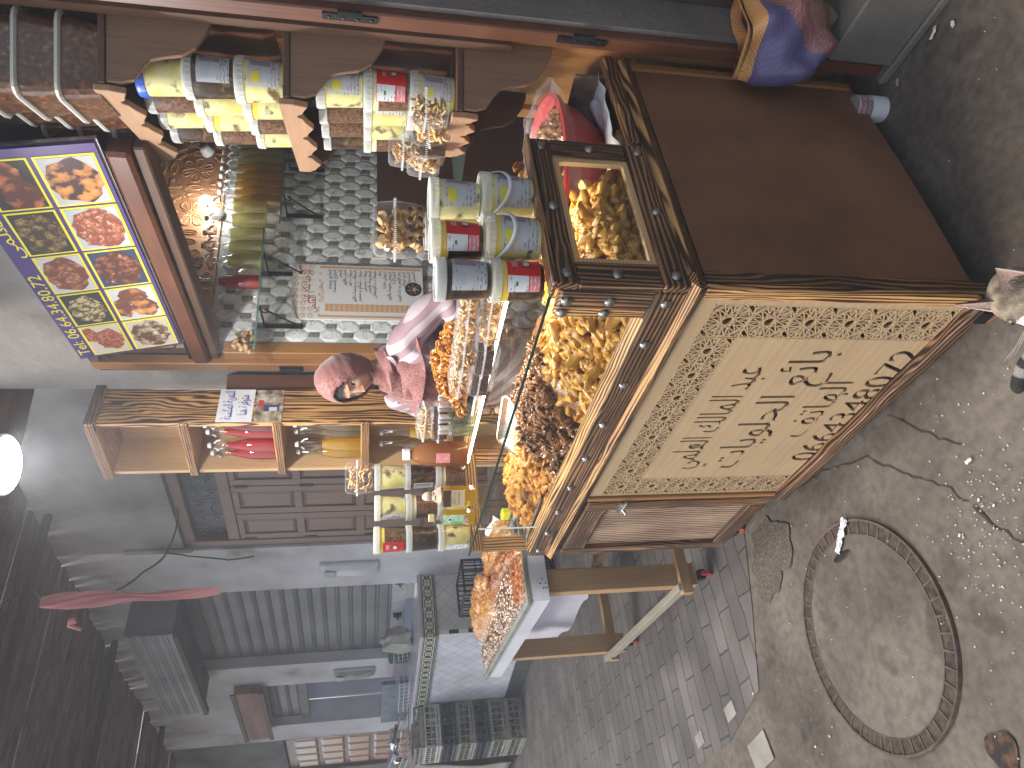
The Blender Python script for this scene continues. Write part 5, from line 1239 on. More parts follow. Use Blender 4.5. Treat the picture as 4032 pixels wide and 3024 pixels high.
# ------------------------------------------------------------------ basin of fried sweets on the deck
BASR=noisy('red_basin_plastic',[(.3,(.33,.022,.022)),(.7,(.43,.040,.038))],6,3,.32,.03)
BP=Vector((-.32,.69,.857))
bs=thing('plastic_basin','big red plastic basin of sticky fried sweets on the counter deck','basin',BP)
rB=.268
MB().lathe([(0,0),(rB*.62,0),(rB*.70,.01),(rB*.86,.075),(rB*.88,.078),(rB*.97,.145),(rB*1.02,.146),(rB*1.03,.160),(rB*.99,.163),(rB*.95,.150),(rB*.84,.08),(rB*.66,.012),(0,.012)],48).build('bowl',BASR,bs,smooth=True)
NUT=[proto(MB().sphere((0,0,0),(.019,.010,.009),12,8,lambda u,k=k:1+.28*sin(6*u.x+k)*cos(5*u.y+k)+.15*sin(9*u.z)),'fried_sweet',honey('sticky_sweet_%d'%k,(.12,.04,.01),(.34,.15,.035),(.46,.24,.07),.22,60)) for k in range(3)]
hb_=lambda x,y: .962+.075*max(0,1-(((x-BP.x)**2+(y-BP.y)**2)/(rB*.95)**2))
mb=MB(); mb.lathe([(0,1.025-.857),(rB*.5,1.005-.857),(rB*.88,.95-.857)],32,rfun=lambda a,z:1+.02*sin(7*a)); tag(mb.build('sweet_heap',UND,loc=BP,smooth=True),'dark sticky core of the fried sweets filling the red basin','sweets heap',None,'stuff')
fill(BP.x-rB,BP.x+rB,BP.y-rB,BP.y+rB,.034,lambda x,y:hb_(x,y)+.006,NUT,'fried_sweet','sticky brown fried sweet heaped in the red basin','sweet','sticky fried sweets in the red basin',1.15,1.3,lambda x,y:(x-BP.x)**2+(y-BP.y)**2<(rB*.90)**2,300,12)
for k in range(14):
    a=rr.uniform(0,6.28); q=rr.uniform(0,.10); put(rr.choice(NUT),'fried_sweet',(BP.x-.05+q*cos(a),BP.y+.03+q*sin(a),1.055+rr.uniform(0,.03)),(rr.uniform(-1,1),rr.uniform(-1,1),rr.uniform(0,6)),1.2,'sticky brown fried sweet heaped in the red basin','sweet','sticky fried sweets in the red basin')
# plastic film over it, gathered at the right
def flm(u,v):
    a=R(-60)+R(150)*u; rad=rB*(.20+.88*v); x=BP.x+rad*cos(a)+.03; y=BP.y+rad*sin(a)
    z=1.065-.085*v**2+.020*mnoise.noise(Vector((u*9,v*5,3)))+(.05*max(0,cos(a-R(40)))*v)
    return Vector((x,y,z))
tag(MB().grid(34,12,flm).build('film_wrap',FILM,smooth=True),'crumpled clear plastic film draped over the red basin of sweets','wrapping')
def twist(u,v):
    p0=Vector((BP.x+.20,BP.y-.02,1.045)); p1=Vector((BP.x-.22,BP.y-.17,1.10)); p=p0.lerp(p1,u); a=2*PI*v; r_=.022*(.5+.8*abs(sin(u*6+.5)))+.006*mnoise.noise(Vector((u*12,v*6,0)))
    return p+Vector((.2*r_*cos(a),r_*cos(a),r_*sin(a)+.02*sin(u*PI)))
tag(MB().grid(26,10,twist).build('film_twist',FILM,smooth=True),'twisted rope of clear plastic film hanging over the near rim of the red basin','wrapping')
# papers and board on the deck
mb=MB(); mb.grid(24,6,lambda u,v:Vector((-.018-.14*v*(1-.15*u)+.014*mnoise.noise(Vector((u*5,v*3,0))),.475+.375*u,.892-.012*v+.012*sin(u*5+v*2)*(.4+v)+.010*mnoise.noise(Vector((u*7,v*4,4))))))
tag(mb.build('paper_sheet',PAPER,smooth=True,solid=.001),'creased white paper sheet lining the counter deck beside the brown panel','paper')
MB_=MB(); MB_.box(-.36,.842,.857,-.03,.850,.955); tag(MB_.build('stained_board',noisy('stained_dark_board',[(.35,(.05,.035,.025)),(.55,(.20,.15,.10)),(.7,(.45,.40,.30))],9,5,.6,.2),rz=0),'stained dark board standing at the back of the deck behind the basin','board')
mb=MB(); 
for k in range(3): mb.box(-.13,.50+.004*k,.870+.004*k,-.03,.60,.872+.004*k)
tag(mb.build('folded_bags',noisy('printed_bag',[(.3,(.50,.10,.05)),(.45,(.62,.42,.2)),(.6,(.72,.66,.52))],26,3,.5,.1)),'pile of printed paper bags beside the basin under the white sheet','bags')
# white bag and orange thing hanging at the right door leaf
mb=MB().sphere((-.62,1.33,1.33),(.09,.05,.055),16,10,lambda u:1+.25*sin(7*u.x+4*u.z)); tag(mb.build('plastic_bag',PAPER,smooth=True),'crumpled white plastic bag beyond the basin inside the shop','bag')
mb=MB().sphere((-.66,1.42,1.40),(.05,.03,.035),12,8); tag(mb.build('orange_cloth',plain('orange_fabric',(.75,.20,.03),.6),smooth=True),'bright orange cloth behind the white plastic bag','cloth')
mb=MB(); mb.prism([(-.95,1.15),(-.35,1.15),(-.35,1.175),(-.95,1.175)],1.40,1.75); tag(mb.build('counter_shelf',plain('dark_green_laminate',(.03,.045,.035),.4)),'dark green shelf board inside the shop under the white bag','shelf')
# ------------------------------------------------------------------ carved wall shelves on the open door leaf
def bracket_shelf(label,z,L,dep=.205,th=.018,side=True):
    t=thing('bracket_shelf',label,'shelf',LF.w(0,.0205,z),LF.rz)
    MB().box(.045,.0,-th,L,dep,0).build('board',OLDW[0],t,bevel=.002)
    # front scalloped apron
    n=48; pts=[(.05,0.0)]; low=[]
    for i in range(n+1):
        u=i/n; x=.05+(L-.05)*u; q=(u*3.5)%1; s=.052-.026*abs(sin(PI*u*3.5))-(.012 if .42<q<.58 else 0); low.append((x,-th-s if 0<i<n else -th-.01))
    poly=[(.05,.012)]+low+[(L,.012)]
    MB().prism(poly,dep+.001,dep+.019).build('apron',SHELFW[0],t,bevel=.002)
    # near side bracket, S-curved, in the plane across the shelf
    H=.30
    br=[(.0,-th-.001)]
    cur=[(dep-.005,-th-.001),(dep-.004,-.055),(dep-.015,-.085),(dep-.045,-.105),(dep-.070,-.125),(dep-.080,-.16),(dep-.088,-.20),(dep-.11,-.235),(dep-.15,-.262),(.02,-.275),(.0,-.275)]
    poly=cur+br
    vs=[(.048,y,zz) for y,zz in poly]+[(.064,y,zz) for y,zz in poly]; k=len(poly)
    MB().add(vs,[tuple(range(k)),tuple(range(2*k-1,k-1,-1))]+[(i,i+k,(i+1)%k+k,(i+1)%k) for i in range(k)]).build('bracket',BRACKW,t,bevel=.002)
    vs=[(L-.03,y,zz) for y,zz in poly]+[(L-.014,y,zz) for y,zz in poly]
    MB().add(vs,[tuple(range(k)),tuple(range(2*k-1,k-1,-1))]+[(i,i+k,(i+1)%k+k,(i+1)%k) for i in range(k)]).build('bracket',OLDW[2],t,bevel=.002)
    return t
bracket_shelf('top carved wooden bracket shelf on the open door leaf, carrying square tubs',2.225,.66)
bracket_shelf('middle carved wooden bracket shelf on the open door leaf',1.770,.70)
bracket_shelf('lowest carved wooden bracket shelf on the open door leaf',1.300,.42)
t=thing('backing_post','tall brown plank the three bracket shelves are fixed to','plank',LF.w(0,.0205,0),LF.rz); MB().box(.0,.0,1.15,.043,.03,2.7).build('plank',OLDW[2],t)
def onshelf(x,y,z): return LF.w(x,.0205+y,z)
GM='round tubs on the middle bracket shelf'; GB='round tubs on the lowest bracket shelf'
TW=['nearest','second','third','farthest']; LV=['bottom','middle','top']
kinds=[[('fat','grey',None),('dark','grey',None),('meat',None,None)],[('fat',None,'y'),('fat',None,None),('meat',None,None)],[('meat',None,None),('fat',None,'y'),('fat',None,None)],[('fat',None,None),('meat',None,None),('dark',None,None)]]
desc={'fat':'yellow marbled','meat':'brown granular','dark':'dark'}
TF=TC+.15
for c in range(4):
    for l in range(3):
        k,lab,top=kinds[c][l]
        x=.118+c*.134
        if c==0 and l==2:
            t=tub('cream tub with bright blue lid, top of the nearest column, middle bracket shelf',onshelf(x+.02,.14,1.7705+l*.131),.058,.118,'fat',None,TF,None,False,GM,lid=plain('blue_lid',(.03,.12,.62),.35)); continue
        tub('%s tub%s, %s of the %s column, middle bracket shelf'%(desc[k],' with grey label' if lab else '',LV[l],TW[c]),onshelf(x+.015,.135,1.7705+l*.131),.062,.130,k,lab,TF,top,False,GM,span=.75)
kinds=[[('fat','grey',None),('meat','red','p'),('fat','grey',None)],[('dark',None,None),('fat','white',None),('meat',None,None)],[('dark',None,None),('fat',None,None),('meat',None,None)],[('fat',None,None),('meat',None,'p'),('dark',None,None)]]
for c in range(4):
    for l in range(3):
        if c>=1 and c<=3 and l==0 and c!=3 and False: continue
        k,lab,top=kinds[c][l]; x=.118+c*.130
        if x>.42-.03+.10 : pass
        if c==3: x=.118+c*.128
        tub('%s tub%s, %s of the %s column, lowest bracket shelf'%(desc[k],' with %s label'%lab if lab else '',LV[l],TW[c]),onshelf(x+.01,.135,1.3005+l*.129),.060,.128,k,lab,TF-.1,top,False,GB,span=.75)
# deeper board under the far columns of the lowest shelf
MB().box(.421,.0,-.018,.60,.2,0).build('board',OLDW[0],[o for o in bpy.data.objects if o.get('label','').startswith('lowest carved')][0])
# clear packs hanging at the edge of the lowest shelf
GP2='clear packs piled at the edge of the lowest bracket shelf'
for i,(sx,sy,xx,k,sd,lb,tl) in enumerate(((1690,450,.30,'stick',21,'clear pack of thin golden biscuits nearest the bracket on the lowest shelf edge',.15),(1700,520,.34,'disc',22,'clear pack of flat pale biscuits leaning over the lowest shelf edge',-.5),(1690,590,.46,'dates',23,'clear pack of dark dates on the lowest shelf edge',-.2),(1670,650,.58,'ring',24,'clear pack of ring biscuits at the far end of the lowest shelf edge',.2),(1600,610,.56,'swirl',25,'clear pack of spiral biscuits above the dates on the lowest shelf edge',.2))):
    P_=LF.hit(sx,sy,1,.26); pack(lb,LF.w(P_.x,.25,P_.z-.05),LF.rz+PI+tl,.10,.075,.105,k,sd,(.12 if i==1 else 0,0),group=GP2)
# big square tubs on the top shelf
def sqtub(label,P,rz,w=.15,h=.095,group=None):
    t=thing('square_tub',label,'tub',P,rz,group)
    g=MB(); squarepf(g,w*.84,0,h*.86,.03,w*.95); g.build('body',CONT['crumb'],t,smooth=False)
    g=MB(); squarepf(g,w*1.0,h*.85,h*.90,.035,w*1.04); squarepf(g,w*1.04,h*.9005,h*.985,.035,w*1.02); l=g.build('lid',RIM,t); 
    return t
GS='square tubs stacked on the top bracket shelf'
for c in range(3):
    for l in range(4 if c==0 else 3):
        sqtub('square tub of brown crumbs, %s of %s stack on the top bracket shelf'%(['bottom','second from bottom','third from bottom','top'][l],['nearest','middle','farthest'][c]),onshelf(.155+c*.195,.135,2.2265+l*.099),LF.rz,.225 if c==0 else .165,.098,GS)
# ------------------------------------------------------------------ tall scorched shelf
TSH=thing('tall_shelf','tall narrow scorched pine shelf with open compartments of juice bottles','shelf',frame=TS)
MB().box(-.022,-.0,.02,.0,.215,2.70).build('side_panel',FLAME,TSH,bevel=.002)
MB().box(-.352,.0,.02,-.332,.215,2.70).build('side_panel',PINE[2],TSH,bevel=.002)
mb=MB(); mb.box(-.331,.200,.02,-.18,.213,2.70); mb.box(-.179,.200,.02,-.023,.2125,2.70); mb.build('back_board',PINE[2],TSH)
zs=[2.70,2.335,1.935,1.540,1.14,.74,.34]
for i,z in enumerate(zs):
    if i==0:
        MB().box(-.368,-.014,z,.014,.225,z+.045).build('top_board',SCORCH[0],TSH,bevel=.003)
        mb=MB(); [mb.box(-.366,-.018,z+.006+k*.010,-.002,-.0145,z+.011+k*.010) for k in range(4)]; mb.build('edge_mould',SHELFW[0],TSH)
        MB().box(.0145,-.014,z+.003,.018,.222,z+.042).build('edge_mould',BURNT[1],TSH)
    else:
        MB().box(-.331,.0,z,-.023,.199,z+.020).build('shelf_board',PINE[0],TSH)
        mb=MB(); mb.box(-.358,-.012,z-.010,.004,-.0005,z+.030); q=mb.build('shelf_edge',SCORCH[0],TSH,bevel=.002)
        mb=MB(); [mb.box(-.355,-.0165,z-.006+k*.009,.002,-.0125,z-.002+k*.009) for k in range(4)]; mb.build('edge_mould',LEAFW[0],q)
def swing(label,P,liq,group,fillz=.20,h=.315,r=.036,top=True):
    s=h/.315
    t=thing('glass_bottle',label,'bottle',P,0,group)
    gp=[(0,0),(r*.98,0),(r,.006),(r,.09*s),(r*.96,.13*s),(r*.70,.175*s),(r*.42,.21*s),(r*.36,.225*s),(r*.35,.285*s),(r*.42,.29*s),(r*.42,.298*s),(0,.298*s)]
    lp=[(0,.003)]
    for a,b in gp[1:-4]:
        if b<fillz*s: lp.append((a*.95,max(.003,b)))
    def rg(z):
        for (a,b),(c_,d_) in zip(gp[1:],gp[2:]):
            if b<=z<=d_ and d_>b: return a+(c_-a)*(z-b)/(d_-b)
        return r*.4
    lp.append((rg(fillz*s)*.95,fillz*s)); lp.append((0,fillz*s))
    MB().lathe(lp,18).build('drink',liq,t,smooth=True); MB().lathe(gp,18).build('glass',BOTTLEG,t,smooth=True)
    if top:
        mb=MB().lathe([(r*.34,.298*s),(r*.40,.300*s),(r*.36,.315*s),(0,.317*s)],12); a=random.Random(label).uniform(-.6,.6)
        mb.tube([(r*.45*cos(a),r*.45*sin(a),.285*s),(r*.9*cos(a),r*.9*sin(a),.270*s),(r*1.0*cos(a),r*1.0*sin(a),.255*s)],.0045,5); mb.tube([(-r*.4*cos(a),-r*.4*sin(a),.29*s),(-r*.8*cos(a),-r*.8*sin(a),.275*s)],.004,5)
        mb.build('stopper',WHITEP,t,smooth=True)
    return t
for k,x in enumerate((-.062,-.132,-.205,-.285)): swing('%s red juice bottle in the upper shelf compartment, %s from the right'%(['dark','dark','deep','bright'][k],['first','second','third','fourth'][k]),TS.w(x,.045+.02*(k%2),1.956),[DRED,RED,RED,RED][k],'red bottles in the tall shelf',.235,.318,.035)
for k,x in enumerate((-.062,-.132,-.205,-.285)): swing('yellow drink bottle in the compartment below the red bottles, %s from the right'%['first','second','third','fourth'][k],TS.w(x,.045+.02*(k%2),1.561),[BRN,BRN,AMB,AMB][k],'yellow bottles in the tall shelf',.19,.318,.036)
for k,x in enumerate((-.06,-.165,-.25)): swing('amber drink bottle in the compartment behind the honey knots, %s from the right'%['first','second','third'][k],TS.w(x,.08,1.161),[BRN,AMB,BRN][k],'amber bottles low in the tall shelf',.17,.318,.036)
# note and photo card on its side
MR=TS.rz-0
side=lambda a,z: TS.w(.001,a,z)
nt_=thing('paper_note','creased white paper note with blue Arabic handwriting on the side of the tall shelf','note',frame=TS)
mb=MB(); mb.grid(6,6,lambda u,v:Vector((.0015+.002*mnoise.noise(Vector((u*3,v*3,1))),.005+.205*u,2.055+.155*v))); mb.build('sheet',PAPER,nt_,solid=.0005)
tm=MB(); Mn=Matrix.Translation((.0035,.108,0))@Matrix.Rotation(R(90),4,'Z')
add_text(tm,'للتعرية المكسنة',Mn@Matrix.Translation((0,-.001,2.145)),.062,maxw=.18); add_text(tm,'متوفرة هنا',Mn@Matrix.Translation((0,-.001,2.082)),.058,maxw=.13); tm.build('handwriting',BLUEI,nt_)
pc=thing('photo_card','small colour photo of a market seller taped to the side of the tall shelf','photo',frame=TS)
PH=noisy('photo_print_blur',[(.3,(.06,.04,.03)),(.45,(.28,.20,.13)),(.55,(.42,.38,.30)),(.7,(.60,.62,.62))],24,5,.3,0)
MB().box(.001,.005,1.925,.0025,.205,2.045).build('print',PH,pc)
MB().box(.0026,.07,1.94,.0032,.11,2.01).build('figure',plain('photo_blue',(.05,.07,.16),.3),pc); MB().box(.0033,.072,1.95,.0038,.095,1.985).build('figure',plain('photo_white',(.62,.63,.66),.3),pc)
MB().box(.0026,.10,2.012,.0032,.14,2.035).build('figure',plain('photo_red',(.5,.05,.05),.3),pc)
# ------------------------------------------------------------------ banner over the shop
ban=thing('shop_banner','purple shop banner with eight food photos in yellow frames and a phone number','banner',SH.w(0,-.035,2.352),SH.rz)
ban.rotation_euler=(R(11.5),0,SH.rz)
BW0,BW1,BH=-1.69,-.485,.405
PUR=noisy('purple_vinyl',[(.3,(.062,.035,.16)),(.7,(.085,.050,.20))],4,3,.35,.03); YFR=plain('yellow_print',(.80,.72,.03),.35)
MB().box(BW0,-.006,0,BW1,.006,BH).build('board',PUR,ban); MB().box(BW0-.004,.007,-.008,BW1+.004,.020,BH+.004).build('back_frame',STEEL,ban)
def foodmat(i,stops,sc,vor=True,rough=.35):
    m,nt,b=newmat('food_photo_%s'%'abcdefgh'[i]); v=coords(nt); n=N(nt,'TexNoise'); n.inputs['Scale'].default_value=sc*2; n.inputs['Detail'].default_value=5; nt.links.new(v,n.inputs['Vector'])
    vo=N(nt,'TexVoronoi'); vo.inputs['Scale'].default_value=sc; 
    ad=nt.nodes.new('ShaderNodeMixRGB'); ad.blend_type='ADD'; ad.inputs[0].default_value=.04; nt.links.new(v,ad.inputs[1]); nt.links.new(n.outputs['Color'],ad.inputs[2]); nt.links.new(ad.outputs[0],vo.inputs['Vector'])
    mm=N(nt,'Math',operation='MULTIPLY_ADD'); mm.inputs[1].default_value=.5; nt.links.new(vo.outputs['Distance'],mm.inputs[0]); m2=N(nt,'Math',operation='MULTIPLY'); m2.inputs[1].default_value=.6; nt.links.new(n.outputs[0],m2.inputs[0]); nt.links.new(m2.outputs[0],mm.inputs[2])
    r=ramp(nt,mm.outputs[0],stops); nt.links.new(r.outputs[0],b.inputs['Base Color']); b.inputs['Roughness'].default_value=rough; return m
O=(.50,.17,.05); O2=(.60,.26,.09); D=(.05,.02,.015)
FM=[foodmat(0,[(.25,(.62,.30,.14)),(.42,(.42,.12,.04)),(.6,(.10,.03,.02))],22),
    foodmat(1,[(.30,(.60,.29,.10)),(.50,(.48,.19,.05)),(.62,(.05,.02,.02))],20),
    foodmat(2,[(.28,(.40,.28,.11)),(.45,(.22,.14,.05)),(.6,(.05,.035,.02))],34),
    foodmat(3,[(.30,(.70,.55,.44)),(.42,(.45,.17,.09)),(.6,(.20,.06,.04))],44),
    foodmat(4,[(.30,(.50,.26,.13)),(.45,(.32,.13,.06)),(.6,(.16,.05,.03))],38),
    foodmat(5,[(.25,(.66,.46,.26)),(.38,(.30,.11,.06)),(.6,(.08,.03,.02))],36),
    foodmat(6,[(.30,(.58,.56,.40)),(.5,(.45,.38,.16)),(.62,(.10,.06,.03))],42),
    foodmat(7,[(.25,(.60,.33,.15)),(.45,(.50,.22,.07)),(.6,(.14,.05,.03))],18)]
FM8=foodmat(0,[(.30,(.66,.64,.56)),(.5,(.35,.28,.2)),(.65,(.10,.05,.03))],26); FM9=foodmat(1,[(.3,(.58,.26,.14)),(.5,(.42,.14,.07)),(.6,(.2,.06,.04))],60)
BGS=[plain('photo_bg_%s'%c,k,.35) for c,k in (('dark',(.03,.02,.02)),('grey',(.42,.42,.42)),('black',(.03,.03,.035)),('pale',(.38,.44,.46)),('white',(.50,.52,.53)),('blue',(.03,.05,.12)),('cream',(.55,.50,.42)),('ivory',(.50,.46,.36)))]
cw=[.285,.295,.30,.31,.325]; 
def photo(x0,x1,z0,z1,fm,bg,shapes,nm):
    MB().box(x0,-.0078,z0,x1,-.0061,z1).build('photo_frame',YFR,ban)
    p=MB().box(x0+.008,-.0092,z0+.008,x1-.008,-.0079,z1-.008).build('food_photo',bg,ban)
    mb=MB()
    for (cx,cz,rx,rz_,k) in shapes:
        c=(x0+(x1-x0)*cx,z0+(z1-z0)*cz); a,b=(x1-x0)*rx,(z1-z0)*rz_
        n=24; pts=[(max(x0+.009,min(x1-.009,c[0]+a*cos(2*PI*i/n)*(1+.1*sin(5*i)))),max(z0+.009,min(z1-.009,c[1]+b*sin(2*PI*i/n)*(1+.1*sin(3*i))))) for i in range(n)]
        e=.0002*len(mb.f)
        mb.add([(q[0],-.0096-e,q[1]) for q in pts],[tuple(range(n))])
    mb.build('printed_food',fm,p)
zt0,zt1,zb0,zb1=.195,.345,.012,.182   # two rows (the number line runs along the top)
x=BW0+.018; W=.222
R1=[(FM9,BGS[6],[(.5,.4,.36,.34,0),(.72,.82,.25,.18,0)]),(FM[6],BGS[2],[(.5,.5,.40,.40,0)]),(FM[4],BGS[4],[(.5,.5,.46,.46,0)]),(FM[2],BGS[2],[(.5,.5,.48,.47,0)]),(FM[0],BGS[0],[(.3,.4,.32,.38,0),(.72,.6,.30,.36,0)]),(FM[3],BGS[3],[(.5,.5,.46,.46,0)])]
R2=[(FM8,BGS[7],[(.5,.5,.46,.42,0)]),(FM[7],BGS[4],[(.35,.35,.28,.28,0),(.72,.5,.26,.3,0),(.4,.8,.3,.18,0)]),(FM[5],BGS[5],[(.5,.5,.44,.46,0)]),(FM[3],BGS[3],[(.5,.48,.47,.46,0)]),(FM[1],BGS[1],[(.5,.5,.44,.46,0)]),(FM[0],BGS[0],[(.5,.5,.45,.45,0)])]
for i in range(6):
    x0=x+i*(W+.010); 
    if x0+W>BW1: break
    photo(x0,x0+W,zt0,zt1,*R1[i],'a'); photo(x0,x0+W,zb0,zb1,*R2[i],'b')
tm=MB(); add_text(tm,'Tel: 06.64.34.80.72',Matrix.Translation((BW0+.03,-.0062,.356)),.058,'L',maxw=.60,stretch=1.3)
add_text(tm,'عند العلمي',Matrix.Translation((BW0+.90,-.0062,.361)),.060,'C',maxw=.44,stretch=1.5); tm.build('lettering',YFR,ban)
# red and white striped canvas above
mb=MB().grid(30,8,lambda u,v:SH.w(-1.55+1.7*u,-.55*v-.02,3.35-.20*v+.02*sin(u*40)))
tag(mb.build('striped_canvas',noisy('red_streaked_canvas',[(.38,(.62,.60,.58)),(.50,(.50,.38,.36)),(.62,(.45,.12,.09))],9,4,.85,.1,stretch=(.25,1,3)),smooth=True,solid=.004),'red and white streaked canvas above the banner','canvas')
# ------------------------------------------------------------------ on the tiled wall
mn=thing('menu_board','tall white Arabic price list with orange borders on the tiled wall','menu board',frame=SH)
mM=Matrix.Rotation(R(-90),4,'Z')   # plane facing +x of the shop frame: text x axis runs along -y... so it reads from the room
Y0,Y1,ZA,ZB=.165,.487,1.905,1.262
MB().box(-1.797,Y0,ZB,-1.785,Y1,ZA).build('board',plain('menu_white',(.74,.74,.72),.35),mn)
MO=plain('menu_orange',(.62,.36,.17),.4); MRD=plain('menu_red',(.42,.015,.03),.4)
mb=MB(); mb.box(-1.7845,Y1-.022,ZB+.01,-1.784,Y1-.008,ZA-.13); mb.box(-1.7845,Y0+.010,ZB+.01,-1.784,Y0+.022,ZA-.13); mb.box(-1.7845,Y0+.045,ZB+.03,-1.784,Y0+.088,ZA-.16)
for k in range(7): 
    a=PI*k/6; mb.box(-1.7845,Y0+.02+.28*k/7,ZA-.135+.02*sin(a)*0,-1.784,Y0+.03+.28*k/7,ZA-.128)
mb.build('orange_bands',MO,mn)
mb=MB()
for i in range(9):
    for j in range(3):
        cy,cz=Y0+.018+i*.036,ZA-.018-j*.036
        if j==2 and 1<i<7: continue
        for k in range(8): 
            a=2*PI*k/8; b=a+2*PI*3/8; p=Vector((-1.7838,cy+.017*cos(a),cz+.017*sin(a))); q=Vector((-1.7838,cy+.017*cos(b),cz+.017*sin(b))); mb.tube([p,q],.0009,3)
mb.build('star_pattern',plain('pale_orange',(.66,.46,.30),.5),mn)
Mt=lambda y,z: Matrix.Translation((-1.7838,y,z))@Matrix.Rotation(R(90),4,'Z')
items='الخليع ريجيم|الخليع بالشحمة|السمن|أملو داللوز|بريوات لوز|قنينطات و محنشة داللوز|بريوات كوكاو و محمر|بريوات بنيسلي|المقروط بالتمر|بليغات د الزنجلان|سلو|كريوش عادية|كريوش مقومة باللوز|الشباكية|ماء الزهر و ماء الورد|أملو كوكاو|البشنيخة|السمن البلدي'.split('|')
pr='140 DH|130 DH|170 DH|180 DH|150 DH|100 DH|70 DH|70 DH|50 DH|80 DH|120 DH|50 DH|80 DH|50 DH|60 DH|60 DH|60 DH|140 DH'.split('|')
tm=MB(); tp=MB()
for i,(a,b) in enumerate(zip(items,pr)):
    z=ZA-.185-i*.0245; w=len(a)*.0098; add_text(tm,a,Mt(Y1-.030,z),.024,'R',maxw=min(.19,w)); add_text(tp,b,Mt(Y0+.066,z),.016,'C',maxw=.036)
tm.build('menu_lettering',INK,mn); tp.build('prices',plain('price_white',(.8,.75,.7),.4),mn)
tm=MB(); add_text(tm,'مرحبا بكم عند',Mt(Y0+.19,ZA-.085),.055,'C',maxw=.20); add_text(tm,'العلمي',Mt(Y0+.085,ZA-.115),.045,'C',maxw=.10); tm.build('red_heading',MRD,mn)
tm=MB(); add_text(tm,'رمضان كريم',Mt(Y0+.16,ZA-.145),.030,'C',maxw=.12); tm.build('orange_heading',MO,mn)
MB().lathe([(0,0),(.042,0)],28,M=Matrix.Translation((-1.7832,Y1-.135,ZB+.05))@Matrix.Rotation(R(90),4,'Y')).build('round_emblem',INK,mn)
mb=MB(); [mb.tube([Vector((-1.7825,Y1-.135+.03*cos(a),ZB+.05+.03*sin(a))),Vector((-1.7825,Y1-.135+.012*cos(a+.5),ZB+.05+.012*sin(a+.5)))],.0012,3) for a in (0,.9,1.8,2.7,3.6,4.5,5.4)]; mb.sphere((-1.7825,Y1-.135,ZB+.045),(.001,.013,.008),8,5); mb.build('emblem_lines',MO,mn)
sk=thing('wall_sockets','pair of white wall sockets beside the price list','socket',frame=SH)
mb=MB(); mb.box(-1.797,.535,1.44,-1.78,.615,1.52); mb.box(-1.797,.620,1.44,-1.781,.70,1.52); mb.build('plate',plain('ivory_plastic',(.62,.60,.52),.4),sk,bevel=.004); MB().lathe([(0,0),(.022,0)],20,M=Matrix.Translation((-1.7795,.575,1.48))@Matrix.Rotation(R(90),4,'Y')).build('socket_hole',plain('socket_brown',(.30,.24,.17),.5),sk)
# glass shelves with iron brackets
def gshelf(label,y0,y1,z,x1,ybr):
    t=thing('glass_shelf',label,'shelf',frame=SH)
    MB().add([(-1.80,y0,z),(x1,y0,z),(x1,y1,z),(-1.80,y1,z)],[(0,1,2,3)]).build('glass_plate',GLASS,t)
    MB().box(x1-.001,y0,z-.006,x1+.003,y1,z-.0005).build('glass_edge',plain('teal_glass_edge',(.10,.26,.22),.15),t)
    for y in ybr:
        mb=MB(); mb.box(-1.799,y-.010,z-.19,-1.790,y+.010,z-.008); mb.box(-1.79,y-.006,z-.016,x1-.01,y+.006,z-.009)
        mb.tube([(-1.792,y,z-.18),(-1.72,y,z-.10),(x1-.03,y,z-.03)],.0045,5)
        mb.tube([(x1-.03-.014*(1-cos(k*.7)),y,z-.03-.014*sin(k*.7)) for k in range(8)],.004,5); mb.tube([(-1.785+.012*cos(k*.7),y,z-.175+.012*sin(k*.7)) for k in range(8)],.004,5)
        mb.build('bracket',BLACKM,t)
gshelf('front glass shelf with curled black brackets on the tiled wall',-.10,.575,2.035,-1.62,(.125,.43)); gshelf('rear glass shelf with black brackets deeper in the shop',.60,1.55,1.965,-1.62,(.80,1.12,1.42))
for k,sy in enumerate((1112,1030,976,926,869,820)):
    h=SH.hit([1018,1034,1042,1050,1054,1060][k],sy,0,-1.70)
    if k==0: swing('orange red drink bottle standing alone on the front glass shelf',SH.w(-1.70,h.y,2.036),RED,'bottles on the front glass shelf',.20,.30,.036,False); continue
    swing('pale yellow bottle on the front glass shelf, %s from the red bottle'%['','first','second','third','fourth','fifth'][k],SH.w(-1.70,h.y,2.036),[0,PALE,PALE,PALE,AMB,AMB][k] if k<4 else PALE,'bottles on the front glass shelf',.175,.29,.038,True)
for k in range(8):
    h=SH.hit(1110,787-k*31,0,-1.68); 
    swing('amber bottle on the rear glass shelf, %s from the left'%['first','second','third','fourth','fifth','sixth','seventh','eighth'][k],SH.w(-1.70,h.y,1.966),AMB if k<5 else PALE,'bottles on the rear glass shelf',.235,.315,.040,True)
bg_=thing('snack_bag','clear plastic bag of small round biscuits on the left of the front glass shelf','bag',SH.w(-1.69,-.02,2.036),SH.rz)
mb=MB(); r_=random.Random(9)
for k in range(38):
    E=Matrix.Translation((r_.uniform(-.03,.03),r_.uniform(-.045,.045),.015+r_.random()*.075))@Matrix.Rotation(r_.uniform(-1,1),4,'X')@Matrix.Rotation(r_.uniform(-1,1),4,'Y'); mb.lathe([(0,-.005),(.013,-.005),(.015,0),(.013,.006),(0,.007)],10,M=E)
mb.build('biscuits',COOKD,bg_,smooth=True)['kind']='stuff'
mb=MB(); mb.grid(14,16,lambda u,v:Vector((.038*sin(2*PI*u)*(1-.8*v*v)+.004*mnoise.noise(Vector((u*9,v*9,0))),.060*cos(2*PI*u)*(1+.12*v)+.004*mnoise.noise(Vector((u*9,v*9,5))),.20*v))); mb.build('plastic',FILM,bg_,smooth=True)
